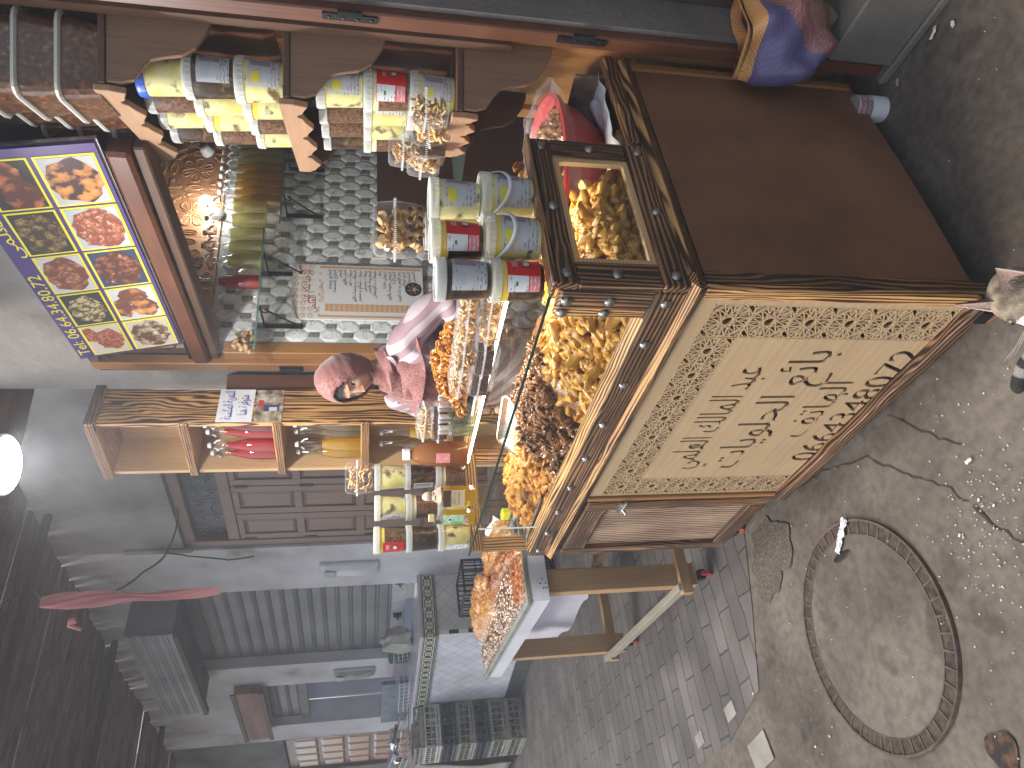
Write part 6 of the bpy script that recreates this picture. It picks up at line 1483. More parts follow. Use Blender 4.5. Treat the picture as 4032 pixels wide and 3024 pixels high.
# bulbs on the embossed boards
def bulb(label,y,z,lit):
    t=thing('wall_bulb' if lit else 'bulb_holder',label,'lamp',SH.w(-1.798,y,z),SH.rz)
    M=Matrix.Rotation(R(70),4,'Y'); MB().lathe([(0,0),(.038,0),(.036,.008),(.026,.040),(.022,.044),(0,.044)],20,M=M).build('holder',WHITEP,t,smooth=True)
    if lit:
        c=M@Vector((0,0,.10)); MB().sphere(c,.034,16,10).build('bulb',emis('bulb_glow',(1,.98,.95),35),t,smooth=True)
        lamp('bulb_light','POINT',(c.x,c.y,c.z),3.4,(1,.96,.90),.04,t)
    return t
h=SH.hit(835,858,0,-1.798); bulb('lit white bulb in a white holder on the embossed boards',h.y+.02,h.z-.02,True)
h=SH.hit(820,600,0,-1.798); bulb('empty white bulb holder on the embossed boards near the tubs',h.y,h.z,False)
# ================================================================== SWEETS TABLE LEFT OF THE COUNTER
TB=thing('trestle_table','rough pine table on red castors with a white metal apron left of the counter','table',(-1.80,-.12,0))
GALV=noisy('white_sheet_metal',[(.3,(.50,.52,.60)),(.7,(.66,.68,.76))],3,5,.35,.06,.003,30,coat=.2)
TLn,TDp=-1.33,.52   # length towards -x, depth
mb=MB(); mb.box(TLn,-.004,.79,0,.0,.868); mb.build('apron',GALV,TB); MB().box(-.004,.0005,.79,.0005,TDp,.868).build('apron',GALV,TB)
MB().box(TLn,.0,.845,-.0045,TDp,.855).build('table_top',GALV,TB)
mb=MB(); mb.box(TLn-.006,-.016,.8685,.006,.010,.890); mb.build('edge_profile',noisy('grey_green_edge',[(.3,(.13,.14,.115)),(.7,(.26,.27,.235))],12,4,.5,.2),TB,bevel=.003)
MB().box(-.010,.0105,.8685,.006,TDp,.890).build('edge_profile',noisy('grey_green_edge_side',[(.3,(.13,.14,.115)),(.7,(.26,.27,.235))],12,4,.5,.2),TB,bevel=.003)
for k in range(5): MB().sphere((.0015,.05+.02*(k%3),.80+.012*(k//2)),.0035,6,4).build('rivet',BLACKM,TB)
for x,y in ((-.105,.045),(-1.20,.045),(-.105,.44),(-1.20,.44)):
    MB().box(x,y,.09,x+.052,y+.10,.788).build('leg',TPINE[2],TB,bevel=.002)
    caster('c',x+.03,y+.05,.035,REDR,TB,.0)
    MB().box(x-.010,y+.01,.075,x-.0005,y+.09,.30).build('leg_block',TPINE[2],TB)
mb=MB(); mb.box(-.0525,.0,.135,-.015,.62,.185); mb.build('foot_rail',TPINE[1],TB,bevel=.002); MB().box(-1.19,.0,.135,-1.15,.62,.185).build('foot_rail',TPINE[1],TB,bevel=.002)
MB().box(-1.24,.012,.160,-.02,.043,.20).build('front_lath',LATH[0],TB,bevel=.002)
MB().box(-1.24,.55,.150,-.02,.58,.19).build('rear_lath',TPINE[0],TB,bevel=.002)
sh=MB().grid(26,12,lambda u,v:Vector((-3.42+1.30*u,.10+.02*sin(u*14)*(1-v)+.01*mnoise.noise(Vector((u*5,v*5,1))),.785-.40*(1-.5*u**6)*(1-v))))
tag(sh.build('plastic_sheet',noisy('milky_sheet',[(.3,(.48,.47,.54)),(.7,(.62,.61,.68))],4,4,.5,.2),smooth=True),'milky lilac plastic sheet hanging under the back of the sweets table','sheet')
TT=.8685
def lump(name,label,cat,x0,x1,y0,y1,h,mat,seed,rz=0,kind=None):
    r_=Vector((seed*3.1,seed*1.7,0)); mb=MB(); n,m_=28,18
    def fn(u,v):
        a=2*u-1;b=2*v-1; e=max(0,1-a**4)*max(0,1-b**4); q=mnoise.noise(Vector((u*9,v*7,0))+r_)
        q2=mnoise.noise(Vector((u*26,v*20,0))+r_)
        return Vector((a*(x1-x0)/2,b*(y1-y0)/2,.001+h*e**.5*(1+.35*q+.18*q2)))
    mb.grid(n,m_,fn); o=mb.build(name,mat,loc=((x0+x1)/2,(y0+y1)/2,TT),rz=rz,smooth=True); tag(o,label,cat,None,kind); return o
SES=noisy('sesame_slab',[(.35,(.22,.08,.02)),(.5,(.42,.19,.055)),(.68,(.60,.36,.15))],80,4,.35,.6,.004,120,coat=.3)
NUTM=noisy('white_nut_brittle',[(.40,(.06,.02,.012)),(.53,(.20,.08,.03)),(.60,(.62,.55,.42)),(.72,(.74,.68,.58))],75,2,.35,.7,.006,75,coat=.3)
CAR=noisy('caramel_nut_brittle',[(.38,(.08,.02,.012)),(.5,(.30,.10,.03)),(.65,(.50,.25,.08))],55,3,.28,.8,.006,60,coat=.6)
steel_t=tray('serving_tray','steel tray edge between the brittle slabs on the sweets table',-2.95,-1.95,.0,.32,TT,STEEL,.012)
lump('nut_brittle','caramel nut brittle slab nearest the counter on the sweets table','sweet',-2.12,-1.84,-.085,.12,.035,CAR,1)
lump('nut_brittle','brown brittle slab covered in white nuts at the front of the sweets table','sweet',-2.50,-1.95,-.095,.13,.040,NUTM,2,R(2))
lump('nut_brittle','long white nut brittle slab reaching the far end of the sweets table','sweet',-3.08,-2.48,-.10,.02,.045,NUTM,3)
lump('nut_brittle','orange caramel brittle row in the middle of the sweets table','sweet',-2.62,-1.86,.13,.24,.055,CAR,4,R(-3))
lump('sesame_slab','large golden sesame slab at the far left end of the sweets table','sweet',-3.10,-2.55,.05,.34,.085,SES,5)
lump('sesame_slab','golden sesame slab at the back of the sweets table','sweet',-2.60,-2.05,.25,.38,.07,SES,6,R(4))
for k,(x,y,s) in enumerate(((-2.60,.24,.055),(-2.48,.20,.045),(-2.72,.16,.05),(-2.36,.30,.04))):
    mb=MB().sphere((0,0,s*.5),(s*1.1,s*.8,s*.62),16,10,lambda u:1+.12*sin(7*u.x+k)+.08*sin(11*u.y)); tag(mb.build('pastry_ball',SES,loc=(x,y,TT+.05),smooth=True),['round sesame ball on the sweets table, second from the counter side','round sesame ball nearest the counter among the golden ones','round sesame ball next to the far golden slab','small round sesame ball at the very back of the sweets table'][k],'sweet')
rr=random.Random(77); WN=plain('white_nut',(.78,.75,.68),.5)
mb=MB()
for k in range(260):
    x=rr.uniform(-3.02,-1.98); y=rr.uniform(-.08,.10); mb.sphere((x,y,TT+.030+.014*rr.random()),(.006,.004,.0035),6,4)
tag(mb.build('chopped_nuts',WN),'chopped white nuts sprinkled over the brittle slabs','nuts',None,'stuff')
mb=MB().box(-.03,-.02,0,.03,.02,.045); tag(mb.build('yellow_tub',plain('bright_yellow_plastic',(.80,.68,.02),.35),loc=(-2.02,.37,TT),rz=.2,bevel=.008),'small bright yellow box at the back corner of the sweets table','box')
mb=MB().grid(8,6,lambda u,v:Vector((-2.32+.24*u,.30+.09*v,TT+.008+.07*v*v+.01*sin(u*6)))); tag(mb.build('paper_sheet',PAPER,smooth=True,solid=.001),'white paper curling up behind the slabs on the sweets table','paper')
# ================================================================== TILED STALL
TFm=Fr((-5.2,.70,0),(.980,.198))
ts=thing('tiled_stall','white tiled market stall with a green patterned band and dark base','stall',frame=TFm)
def tilemat(name,c1,c2,size,rot,mort=(.30,.29,.27),rough=.22):
    m,nt,b=newmat(name); v=coords(nt,(1,1,1),rot=(0,0,0)); tc=nt.nodes.new('ShaderNodeSeparateXYZ'); nt.links.new(v,tc.inputs[0])
    ad=N(nt,'Math',operation='ADD'); nt.links.new(tc.outputs[0],ad.inputs[0]); nt.links.new(tc.outputs[1],ad.inputs[1])
    cb=N(nt,'CombineXYZ'); nt.links.new(ad.outputs[0],cb.inputs[0]); nt.links.new(tc.outputs[2],cb.inputs[1])
    mp=nt.nodes.new('ShaderNodeMapping'); mp.inputs['Rotation'].default_value=(0,0,rot); nt.links.new(cb.outputs[0],mp.inputs[0])
    br=N(nt,'TexBrick'); br.offset=0; br.inputs['Scale'].default_value=1; br.inputs['Brick Width'].default_value=size; br.inputs['Row Height'].default_value=size; br.inputs['Mortar Size'].default_value=.0018
    br.inputs['Color1'].default_value=(*c1,1); br.inputs['Color2'].default_value=(*c2,1); br.inputs['Mortar'].default_value=(*mort,1)
    nt.links.new(mp.outputs[0],br.inputs['Vector'])
    n=N(nt,'TexNoise'); n.inputs['Scale'].default_value=2.5; n.inputs['Detail'].default_value=6; nt.links.new(v,n.inputs['Vector']); r=ramp(nt,n.outputs[0],[(.3,(.72,.72,.72)),(.6,(1,1,1))])
    mx=N(nt,'MixRGB',blend_type='MULTIPLY'); mx.inputs[0].default_value=1; nt.links.new(br.outputs[0],mx.inputs[1]); nt.links.new(r.outputs[0],mx.inputs[2]); nt.links.new(mx.outputs[0],b.inputs['Base Color']); b.inputs['Roughness'].default_value=rough; return m
DIAG=tilemat('blue_lit_white_tiles',(.58,.60,.66),(.66,.68,.74),.10,R(45)); DIAGW=tilemat('cream_diagonal_tiles',(.56,.57,.54),(.64,.64,.61),.10,R(45))  # front tiles carry the bluish light in their colour, side tiles stay off white
GREENT=plain('green_glaze',(.012,.07,.045),.25); CREAMT=noisy('cream_glaze',[(.3,(.50,.45,.36)),(.7,(.62,.57,.48))],20,3,.3,.05)
XL=-1.95; DY=.62
MB().box(XL,.0,.16,-.0005,.004,.93).build('front_tiles',DIAG,ts)
MB().box(-.004,.0045,.16,.0,DY,.93).build('side_tiles',DIAGW,ts)
MB().box(XL,.0045,.10,-.0045,DY,.93).build('core',DIAGW,ts)
mb=MB(); mb.box(XL+.0,-.012,0,.012,DY,.158); mb.build('dark_base',noisy('dark_green_base',[(.3,(.02,.035,.035)),(.7,(.06,.075,.07))],5,4,.5,.2),ts)
mb=MB(); mb.box(XL-.02,-.035,1.06,.035,DY,1.09); mb.build('top_slab',noisy('polished_slab',[(.3,(.40,.41,.45)),(.7,(.52,.53,.58))],2,4,.2,.02),ts,bevel=.004)
MB().box(XL-.02,-.030,.945,.030,DY,1.058).build('band',CREAMT,ts)
MB().box(XL,-.014,.9301,.014,DY,.9445).build('ledge',noisy('grey_ledge',[(.3,(.20,.20,.19)),(.7,(.32,.32,.30))],6,4,.6,.1),ts)
# interlaced green pattern on the band
def band(mb,M,L):
    mb.box(0,-.0018,.948,L,-.0002,.957,M); mb.box(0,-.0018,1.046,L,-.0002,1.055,M)
    n=int(L/.10)
    for k in range(n):
        x=L/n*(k+.5); w=L/n*.5
        for s in (1,-1):
            P_=[(x-w,1.0016+s*.030),(x-w*.45,1.0016+s*.033),(x-w*.1,1.0016+s*.012),(x+w*.1,1.0016-s*.012),(x+w*.45,1.0016-s*.033),(x+w,1.0016-s*.030)]
            mb.tube([M@Vector((a,-.001,b)) for a,b in P_],.0045,4)
        mb.tube([M@Vector((x+w*.42*cos(a*.785),-.001,1.0016+.020*sin(a*.785))) for a in range(8)],.0038,4,True)
        mb.tube([M@Vector((x-w,-.001,1.02)),M@Vector((x-w,-.001,.983))],.0035,4)
gb_=MB(); band(gb_,Matrix.Translation((XL,-.030,0)),-XL+.03); band(gb_,Matrix.Translation((.030,-.03,0))@Matrix.Rotation(R(90),4,'Z'),DY); gb_.build('green_pattern',GREENT,ts)
mb=MB(); mw=MB()
for k in range(9): (mb if k%2 else mw).box(.0003,.001,.165+k*.084,.0025,.038,.165+(k+1)*.084-.001)
mb.build('green_edging',GREENT,ts); mw.build('white_edging',plain('white_glaze',(.68,.68,.68),.25),ts)
# black crates beside the stall
def crate(label,P,rz,mat,w=.40,d=.30,h=.24,group=None,name='plastic_crate'):
    t=thing(name,label,'crate',P,rz,group); b=MB()
    for z in (0,.03,h-.02): 
        for (x0,y0,x1,y1) in ((-w/2,-d/2,w/2,-d/2+.008),(-w/2,d/2-.008,w/2,d/2),(-w/2,-d/2+.0085,-w/2+.008,d/2-.0085),(w/2-.008,-d/2+.0085,w/2,d/2-.0085)): b.box(x0,y0,z,x1,y1,z+.018)
    for k in range(9):
        x=-w/2+k*(w-.008)/8; b.box(x,-d/2+.001,.0185,x+.010,-d/2+.007,h-.0205); b.box(x,d/2-.007,.0185,x+.010,d/2-.001,h-.0205)
    for k in range(7):
        y=-d/2+.0086+k*(d-.030)/6; b.box(-w/2+.001,y,.0185,-w/2+.007,y+.010,h-.0205); b.box(w/2-.007,y,.0185,w/2-.001,y+.010,h-.0205)
    for z in (.09,.14):
        b.box(-w/2+.002,-d/2+.002,z,w/2-.002,-d/2+.006,z+.008); b.box(w/2-.006,-d/2+.0065,z,w/2-.002,d/2-.0065,z+.008)
    b.build('frame',mat,t); MB().box(-w/2+.009,-d/2+.009,.001,w/2-.009,d/2-.009,.006).build('floor',mat,t); return t
BC='stack of black crates beside the tiled stall'
for k in range(3): crate('black plastic crate beside the tiled stall, %s of its stack'%['bottom','middle','top'][k],(-4.72,.93,.0+k*.262),R(10),BLACKP,.42,.30,.26,BC)
# crates and canvas at the far left
GC1=noisy('dusty_grey_crate',[(.3,(.16,.155,.135)),(.7,(.30,.29,.25))],14,4,.7,.2); GC2=noisy('dusty_blue_crate',[(.3,(.02,.03,.05)),(.7,(.06,.075,.10))],14,4,.6,.2); GC3=noisy('white_crate_dusty',[(.3,(.36,.36,.34)),(.7,(.52,.52,.50))],14,4,.6,.2)
cb=atz(2065,2870,0); cb=Vector((cb.x-.18,cb.y+.06,0))
cr=[(GC1,.17,'grey'),(GC1,.17,'grey'),(GC2,.15,'dark blue'),(GC1,.17,'grey'),(GC2,.16,'dark blue'),(GC3,.16,'white'),(GC1,.10,'grey')]
z=0; CRP=[]
for k,(m_,h_,nm) in enumerate(cr):
    crate('%s plastic crate in the dusty stack by the tiled stall, %s'%(nm,['bottom one','second from the ground','third from the ground','fourth from the ground','fifth from the ground','sixth from the ground','topmost'][k]),(cb.x,cb.y,z),R(12),m_,.42,.40,h_,'dusty crate stack by the tiled stall'); z+=h_+.001
CANV=noisy('grey_canvas',[(.3,(.20,.19,.165)),(.7,(.32,.305,.27))],5,6,.9,.35,.01,30)
def canv(u,v):
    x=-2.2*u; 
    w=v*1.45; prof=(-(w if w<.75 else .75)*0, 0)
    if w<.62: y=.62-w; zz=1.03+.02*sin(u*8)
    else: y=0-.10*sin((w-.62)*2)+.05*sin(u*9+1)*(w-.62); zz=1.03-(w-.62)*1.16
    return Vector((x-.12+.04*mnoise.noise(Vector((u*4,v*4,0))),y-.08+.03*mnoise.noise(Vector((u*3,v*6,7))),max(.03,zz+.025*mnoise.noise(Vector((u*6,v*6,3))))))
o=MB().grid(26,26,canv).build('canvas_cover',CANV,loc=(cb.x-.22,cb.y-.12,0),rz=R(10),smooth=True,solid=.004); tag(o,'grey canvas sheet thrown over goods left of the crate stack','canvas cover')
mb=MB(); mb.box(-2.1,.06,0,-.10,.60,.93); o=mb.build('goods_table',OLDW[0],loc=(cb.x-.32,cb.y-.06,0),rz=R(10)); tag(o,'dark table hidden under the grey canvas sheet','table')
# wire racks and sack on the stall
WIRE=plain('white_wire',(.60,.58,.66),.4)
def rack(label,P,rz,w,d,h,rot=(0,0)):
    t=MB()
    for i in range(9):
        x=-w/2+w*i/8; t.tube([(x,-d/2,0),(x,-d/2,h),(x,d/2,h),(x,d/2,0)],.003,4)
    for k in range(4):
        z=h*k/3; t.tube([(-w/2,-d/2,z),(w/2,-d/2,z),(w/2,d/2,z),(-w/2,d/2,z)],.0035,4,True)
    for k in range(5): y=-d/2+d*k/4; t.tube([(-w/2,y,0),(w/2,y,0)],.003,4)
    o=t.build('wire_basket',WIRE,loc=P); o.rotation_euler=(rot[0],rot[1],rz); tag(o,label,'basket'); return o
def ontop(x,y,z=1.092): return TFm.w(x,y,z)
rack('white wire basket lying on the slab at the left end of the tiled stall',ontop(-1.55,.30),R(20),.50,.34,.14,(R(8),0))
rack('white wire basket with crumpled film tilted over the grey canvas',Vector((cb.x-.75,cb.y-.02,1.10)),R(15),.55,.40,.16,(R(-12),R(8)))
mb=MB().grid(14,10,lambda u,v:Vector((.55*(u-.5),.38*(v-.5),.12+.09*mnoise.noise(Vector((u*7,v*7,1)))))); o=mb.build('crumpled_film',FOIL,loc=(cb.x-.78,cb.y-.04,1.12),rz=R(15),smooth=True); tag(o,'crumpled shiny film filling the tilted wire basket','film')
mb=MB().sphere((0,0,.13),(.17,.11,.15),20,14,lambda u:1+.18*sin(5*u.x+3*u.z)+.10*sin(9*u.y)); tag(mb.build('sack',noisy('pale_sack_cloth',[(.3,(.32,.30,.26)),(.7,(.48,.46,.42))],8,5,.9,.4),loc=ontop(-.95,.44),smooth=True),'pale crumpled sack on the tiled stall against the wall','sack')
mb=MB(); mb.prism([(-.22,0),(.22,0),(.18,.24),(-.20,.20)],-.01,.01); tag(mb.build('green_board',plain('dark_green_board',(.01,.08,.05),.5),loc=ontop(-1.45,.55),rz=R(10)),'dark green board behind the wire basket on the tiled stall','board')
mb=MB(); mb.box(-.55,-.02,0,.25,.02,.28); o=mb.build('grey_blue_board',noisy('blue_grey_board',[(.3,(.09,.13,.16)),(.7,(.20,.25,.28))],9,4,.6,.2),loc=ontop(-1.85,.30),rz=R(16)); tag(o,'blue grey board edge at the left end of the tiled stall','board')
mb=MB().tube([ontop(-1.35,.10,1.10)+Vector((k*.03,.01*sin(k),0)) for k in range(5)],.008,6); tag(mb.build('pink_strap',plain('pink_strap_plastic',(.62,.08,.18),.5)),'short pink strap on the stall slab in front of the wire basket','strap')
# ================================================================== HANGING THINGS OVER THE ALLEY
def hz(sx,sy,d): q=ray(sx,sy); return CAMP+q*(d/math.hypot(q.x,q.y))
a=hz(160,2376,3.9); b=hz(865,2328,3.9)
RAGM=noisy('pink_rag_cloth',[(.3,(.27,.085,.09)),(.7,(.40,.16,.15))],7,4,.85,.3,stretch=(1,1,.2))
def rag(u,v):
    p=a.lerp(b,v); w=.030*(.35+1.1*sin(PI*min(1,.12+v*.85)))*(1-.55*v)*(1+.25*sin(3*2*PI*u+5*v)+.2*sin(7*2*PI*u-9*v)); th=2*PI*u
    return p+Vector((.8*w*cos(th)*.566,.8*w*cos(th)*.824,0))+CF*(.35*w*sin(th))+Vector((0,0,0))+CR*(.012*sin(v*9+u*6))
tag(MB().grid(60,40,rag).build('hanging_rag',RAGM,smooth=True),'faded red rag hanging twisted from the alley roof','rag')
mb=MB().tube([hz(300,2440,3.9)+Vector((.0,0,.03*sin(k))) +CR*(-.012*k) for k in range(5)],.018,8,r2=.008); tag(mb.build('rag_knot',RAGM,smooth=True),'knotted end of a faded red rag beside the hanging one','rag')
CAB=plain('old_cable',(.03,.028,.03),.7)
def cable(pts,label,r=.006):
    P_=[hz(*p) for p in pts]; Q=[]
    for i in range(len(P_)-1):
        for k in range(6): t=k/6; Q.append(P_[i].lerp(P_[i+1],t)-Vector((0,0,.02*sin(PI*t))))
    Q.append(P_[-1]); o=MB().tube(Q,r,5).build('cable',CAB); tag(o,label,'cable'); return o
cable([(700,2000,5.0),(655,2178,4.8),(560,2255,4.5),(420,2345,4.2),(160,2376,3.92)],'dark cable running from the closed door up to the hanging rag')
cable([(655,2178,4.8),(740,2190,4.9),(900,2205,5.05),(1000,2190,5.15)],'dark cable drooping along the edge of the closed door frame',.005)
cable([(160,2376,3.92),(90,2300,3.4),(0,2380,3.0)],'thin thread from the top of the rag into the upper corner',.002)
h=hz(60,2835,6.2); t=thing('roof_spotlight','old white metal spotlight bracket under the alley roof at upper left','spotlight',h)
Mx=Matrix.Rotation(R(60),4,'Y'); MB().lathe([(0,-.09),(.05,-.09),(.06,-.05),(.045,.06),(.02,.08),(0,.08)],16,M=Mx).build('shade',noisy('dull_white_metal',[(.3,(.25,.25,.25)),(.7,(.42,.42,.40))],9,3,.5,.1),t,smooth=True); MB().tube([(0,0,0),(.05,.04,.12),(.04,.05,.45)],.012,6).build('arm',STEEL,t)
# ================================================================== BAG AND CAN AT THE DOORSTEP
def weave(name,c1,c2,sc=150):
    m,nt,b=newmat(name); v=coords(nt); ck=N(nt,'TexChecker'); ck.inputs['Scale'].default_value=sc; ck.inputs['Color1'].default_value=(*c1,1); ck.inputs['Color2'].default_value=(*c2,1); nt.links.new(v,ck.inputs['Vector']); nt.links.new(ck.outputs[0],b.inputs['Base Color']); b.inputs['Roughness'].default_value=.35; bump(nt,b,ck.outputs[1],.4,.002); return m
WP=weave('purple_woven_plastic',(.085,.075,.19),(.12,.105,.24)); WK=weave('pink_woven_plastic',(.34,.16,.15),(.20,.08,.08)); WO=weave('orange_woven_plastic',(.50,.22,.06),(.62,.35,.14)); WB=weave('brown_woven_plastic',(.13,.075,.05),(.19,.12,.085))
bp_=SH.w(.085,-.02,.235)
bgp=thing('woven_bag','purple and pink woven plastic sack slumped on the doorstep by the door frame','bag',bp_)
BR_=CR; BU=Vector((0,0,1)); BN=-_f0
def bagpt(u,v,bulge=.10):
    # u across (left to right), v up
    w=.105+.030*sin(PI*v)*1.0+.02*v; x=(2*u-1)*w; zt=.010+.27*v
    if v<.25: x*= (.55+1.8*v)
    y=bulge*(1-(2*u-1)**2)**.5*(.55+.45*sin(PI*v))
    q=mnoise.noise(Vector((u*4,v*4,2)))
    return BR_*x+BU*zt+BN*(y+.03*q)+BN*.02*sin(u*8+v*5)
mb=MB(); nn=26
vs=[bagpt(i/nn,j/nn) for j in range(nn+1) for i in range(nn+1)]+[bagpt(i/nn,j/nn,-.06) for j in range(nn+1) for i in range(nn+1)]
for s in range(2):
    o=s*(nn+1)**2
    for j in range(nn):
        for i in range(nn):
            u,v=(i+.5)/nn,(j+.5)/nn
            mb.f.append((o+j*(nn+1)+i,o+j*(nn+1)+i+1,o+(j+1)*(nn+1)+i+1,o+(j+1)*(nn+1)+i))
            band_=u*.9+(.95-v)*.75
            mb.mi.append(2 if v>.90 else 0 if band_<.72 else 1 if band_<1.02 else 3)
mb.v=[tuple(x) for x in vs]
mb.build('sack_body',[WP,WK,WO,WB],bgp,smooth=True)
mb=MB().grid(20,4,lambda u,v:bagpt(u,.98+.0*v,.10-.10*v)+BU*(.02-.06*v)); mb.build('folded_mouth',WO,bgp,smooth=True,solid=.002)
cp=atz(3500,440,0)
cn=thing('small_can','small can with a loose white paper sleeve on the ground behind the brown panel corner','can',(cp.x-.015,cp.y+.03,0))
MB().lathe([(0,.001),(.036,.001),(.037,.004),(.037,.100),(.034,.103),(.034,.1),(0,.099)],28).build('body',noisy('can_print',[(.35,(.25,.24,.22)),(.6,(.38,.37,.34))],20,2,.35,0),cn,smooth=True)
mb=MB().lathe([(.0385,.003),(.0385,.056)],28,rfun=lambda a,z:1+.01*sin(2*a)); 
mb.v=mb.v; o=mb.build('paper_sleeve',plain('sleeve_white',(.66,.66,.72),.6),cn,smooth=True)
mb=MB(); a0=math.atan2(CAMP.y-cn.location.y,CAMP.x-cn.location.x)
mb.grid(8,1,lambda u,v:Vector((.0378*cos(a0-.9+1.9*u),.0378*sin(a0-.9+1.9*u),.074+.006*v))); mb.grid(8,1,lambda u,v:Vector((.0378*cos(a0-.9+1.9*u),.0378*sin(a0-.9+1.9*u),.094+.004*v))); mb.build('red_stripe',plain('can_red',(.40,.07,.07),.4),cn)
tm=MB(); V,Fs,w=text_layout('RIETONE')
for zz in (.060,.083):
    for fs in Fs:
        for f in fs: tm.add([(.0381*cos(a0-.8+1.5*V[i][0]/w),.0381*sin(a0-.8+1.5*V[i][0]/w),zz+V[i][1]*.014) for i in f],[tuple(range(len(f)))])
tm.build('can_lettering',plain('can_blue',(.03,.05,.25),.4),cn)
# ================================================================== THE WOMAN
def skin_mesh(verts,edges,sub=2,root=0):
    me=bpy.data.meshes.new('sk'); bm=bmesh.new(); ly=bm.verts.layers.skin.verify(); vv=[]
    for i,(co,r_) in enumerate(verts):
        v=bm.verts.new(co); v[ly].radius=(r_,r_) if not isinstance(r_,tuple) else r_; v[ly].use_root=(i==root); vv.append(v)
    for a,b in edges: bm.edges.new((vv[a],vv[b]))
    bm.to_mesh(me); bm.free(); o=bpy.data.objects.new('sk',me); COL.objects.link(o)
    md=o.modifiers.new('s','SKIN'); md.use_smooth_shade=True; md=o.modifiers.new('u','SUBSURF'); md.levels=sub; md.render_levels=sub
    bpy.context.view_layer.update(); m2=bpy.data.meshes.new_from_object(o.evaluated_get(bpy.context.evaluated_depsgraph_get())); bpy.data.objects.remove(o)
    return [tuple(v.co) for v in m2.vertices],[tuple(p.vertices) for p in m2.polygons]
SKIN=noisy('skin',[(.3,(.40,.23,.155)),(.7,(.46,.28,.20))],12,3,.45,.03)
SKIN.node_tree.nodes['Principled BSDF'].inputs['Subsurface Weight'].default_value=.12
SKIN.node_tree.nodes['Principled BSDF'].inputs['Subsurface Radius'].default_value=(.01,.004,.002)
LIP=plain('lips',(.42,.15,.14),.35); BROW=plain('brow_hair',(.045,.025,.02),.6); EYEW=plain('eye_white',(.60,.57,.55),.15); IRIS=plain('iris_dark',(.02,.012,.01),.08); LASH=plain('lash_line',(.05,.025,.02),.5)
q=ray(1400,1462); DW=3.0; wp=CAMP+q*(DW/math.hypot(q.x,q.y))
wm=thing('person','woman in rose headscarf and lilac striped robe behind the counter, looking down','person',(wp.x,wp.y,.135),R(9))
HC=Vector((0,-.035,1.335+.155)) # head centre
HT=Matrix.Translation(HC)@Matrix.Rotation(R(6),4,'Z')@Matrix.Rotation(R(24),4,'X')@Matrix.Rotation(R(-4),4,'Y')
def head_pt(th,ph):
    u=Vector((sin(th)*sin(ph),-sin(th)*cos(ph),cos(th)))  # ph=0 is the face
    X=u.x*.074; Z=u.z*.112; Y=u.y*.092
    if Z<-.03: X*=1-.38*((-Z-.03)/.085)**1.3; 
    if Y<0:
        g=lambda a,b,s: math.exp(-((a-b)/s)**2)
        d=0
        nz=max(0,min(1,(.012-Z)/.045))*(1 if Z>-.034 else math.exp(-((Z+.034)/.006)**2))
        d+=.019*nz*g(X,0,.0085)+.007*g(Z,-.036,.008)*g(abs(X),.008,.009)
        d-=.009*g(abs(X),.030,.016)*g(Z,.001,.012); d+=.0045*g(abs(X),.031,.010)*g(Z,-.001,.007)
        d+=.004*g(abs(X),.028,.022)*g(Z,.022,.009)
        d+=.0065*g(X,0,.019)*(g(Z,-.0575,.0045)+1.1*g(Z,-.0675,.0055)); d-=.002*g(X,0,.02)*g(Z,-.0625,.0018)
        d+=.006*g(X,0,.020)*g(Z,-.093,.014); d+=.004*g(abs(X),.042,.020)*g(Z,-.030,.022)
        Y-=d
    return Vector((X,Y,Z)),u
nth,nph=84,120
vs=[];cl=[]
for i in range(nth+1):
    for k in range(nph):
        ph=2*PI*k/nph; ph=ph-.55*sin(ph)   # denser on the face
        p,u=head_pt(PI*i/nth,ph); vs.append(HT@p); cl.append((p,u))
def hmat(p,u):
    X,Z=p.x,p.z; a=abs(X)
    if u.y<0:
        ex=(a-.031)/.0135; 
        if ex*ex+((Z+.001-.002*0)/.0052)**2<1:
            return 4 if ((a-.031+(.003 if X>0 else -.003))/.0058)**2+((Z+.0015)/.0054)**2<1 else 3
        if abs(ex)<1.12 and 0<(Z+.001)-.0050*max(0,1-ex*ex)**.5<.0030: return 5
        bz=.0205+.0035*(1-((a-.032)/.018)**2)
        if .013<a<.050 and abs(Z-bz)<.0030*(1.1-((a-.013)/.06)): return 2
        if a<.021*(1-((Z+.0625)/.0125)**2)**.5 if abs(Z+.0625)<.0120 else False: return 1
    return 0
fs=[];mi=[]
for i in range(nth):
    for k in range(nph):
        q4=(i*nph+k,(i+1)*nph+k,(i+1)*nph+(k+1)%nph,i*nph+(k+1)%nph); fs.append(q4)
        p=sum((cl[j][0] for j in q4),Vector())/4; u=cl[q4[0]][1]; mi.append(hmat(p,u))
sv=[((0,.02,.92),(.15,.11)),((0,.02,1.05),(.125,.095)),((0,.015,1.20),(.145,.095)),((0,.01,1.31),(.085,.065)),((0,-.005,1.375),.052),((0,-.02,1.43),.05),
    ((.165,.02,1.285),.052),((.33,.09,1.115),.040),((.205,-.06,1.02),.030),((.19,-.085,1.01),.025),
    ((-.165,.01,1.285),.052),((-.215,.0,1.07),.042),((-.20,-.02,.90),.030),((-.198,-.028,.87),.025),
    ((.085,.02,.85),.10),((.09,.01,.48),.062),((.09,.02,.11),.04),((.09,-.12,.075),.03),((-.085,.02,.85),.10),((-.09,.01,.48),.062),((-.09,.02,.11),.04),((-.09,-.12,.075),.03)]
se=[(0,1),(1,2),(2,3),(3,4),(4,5),(2,6),(6,7),(7,8),(8,9),(2,10),(10,11),(11,12),(12,13),(0,14),(14,15),(15,16),(16,17),(0,18),(18,19),(19,20),(20,21)]
bmB=MB(); V_,F_=skin_mesh(sv,se,2,0); bmB.add(V_,F_)
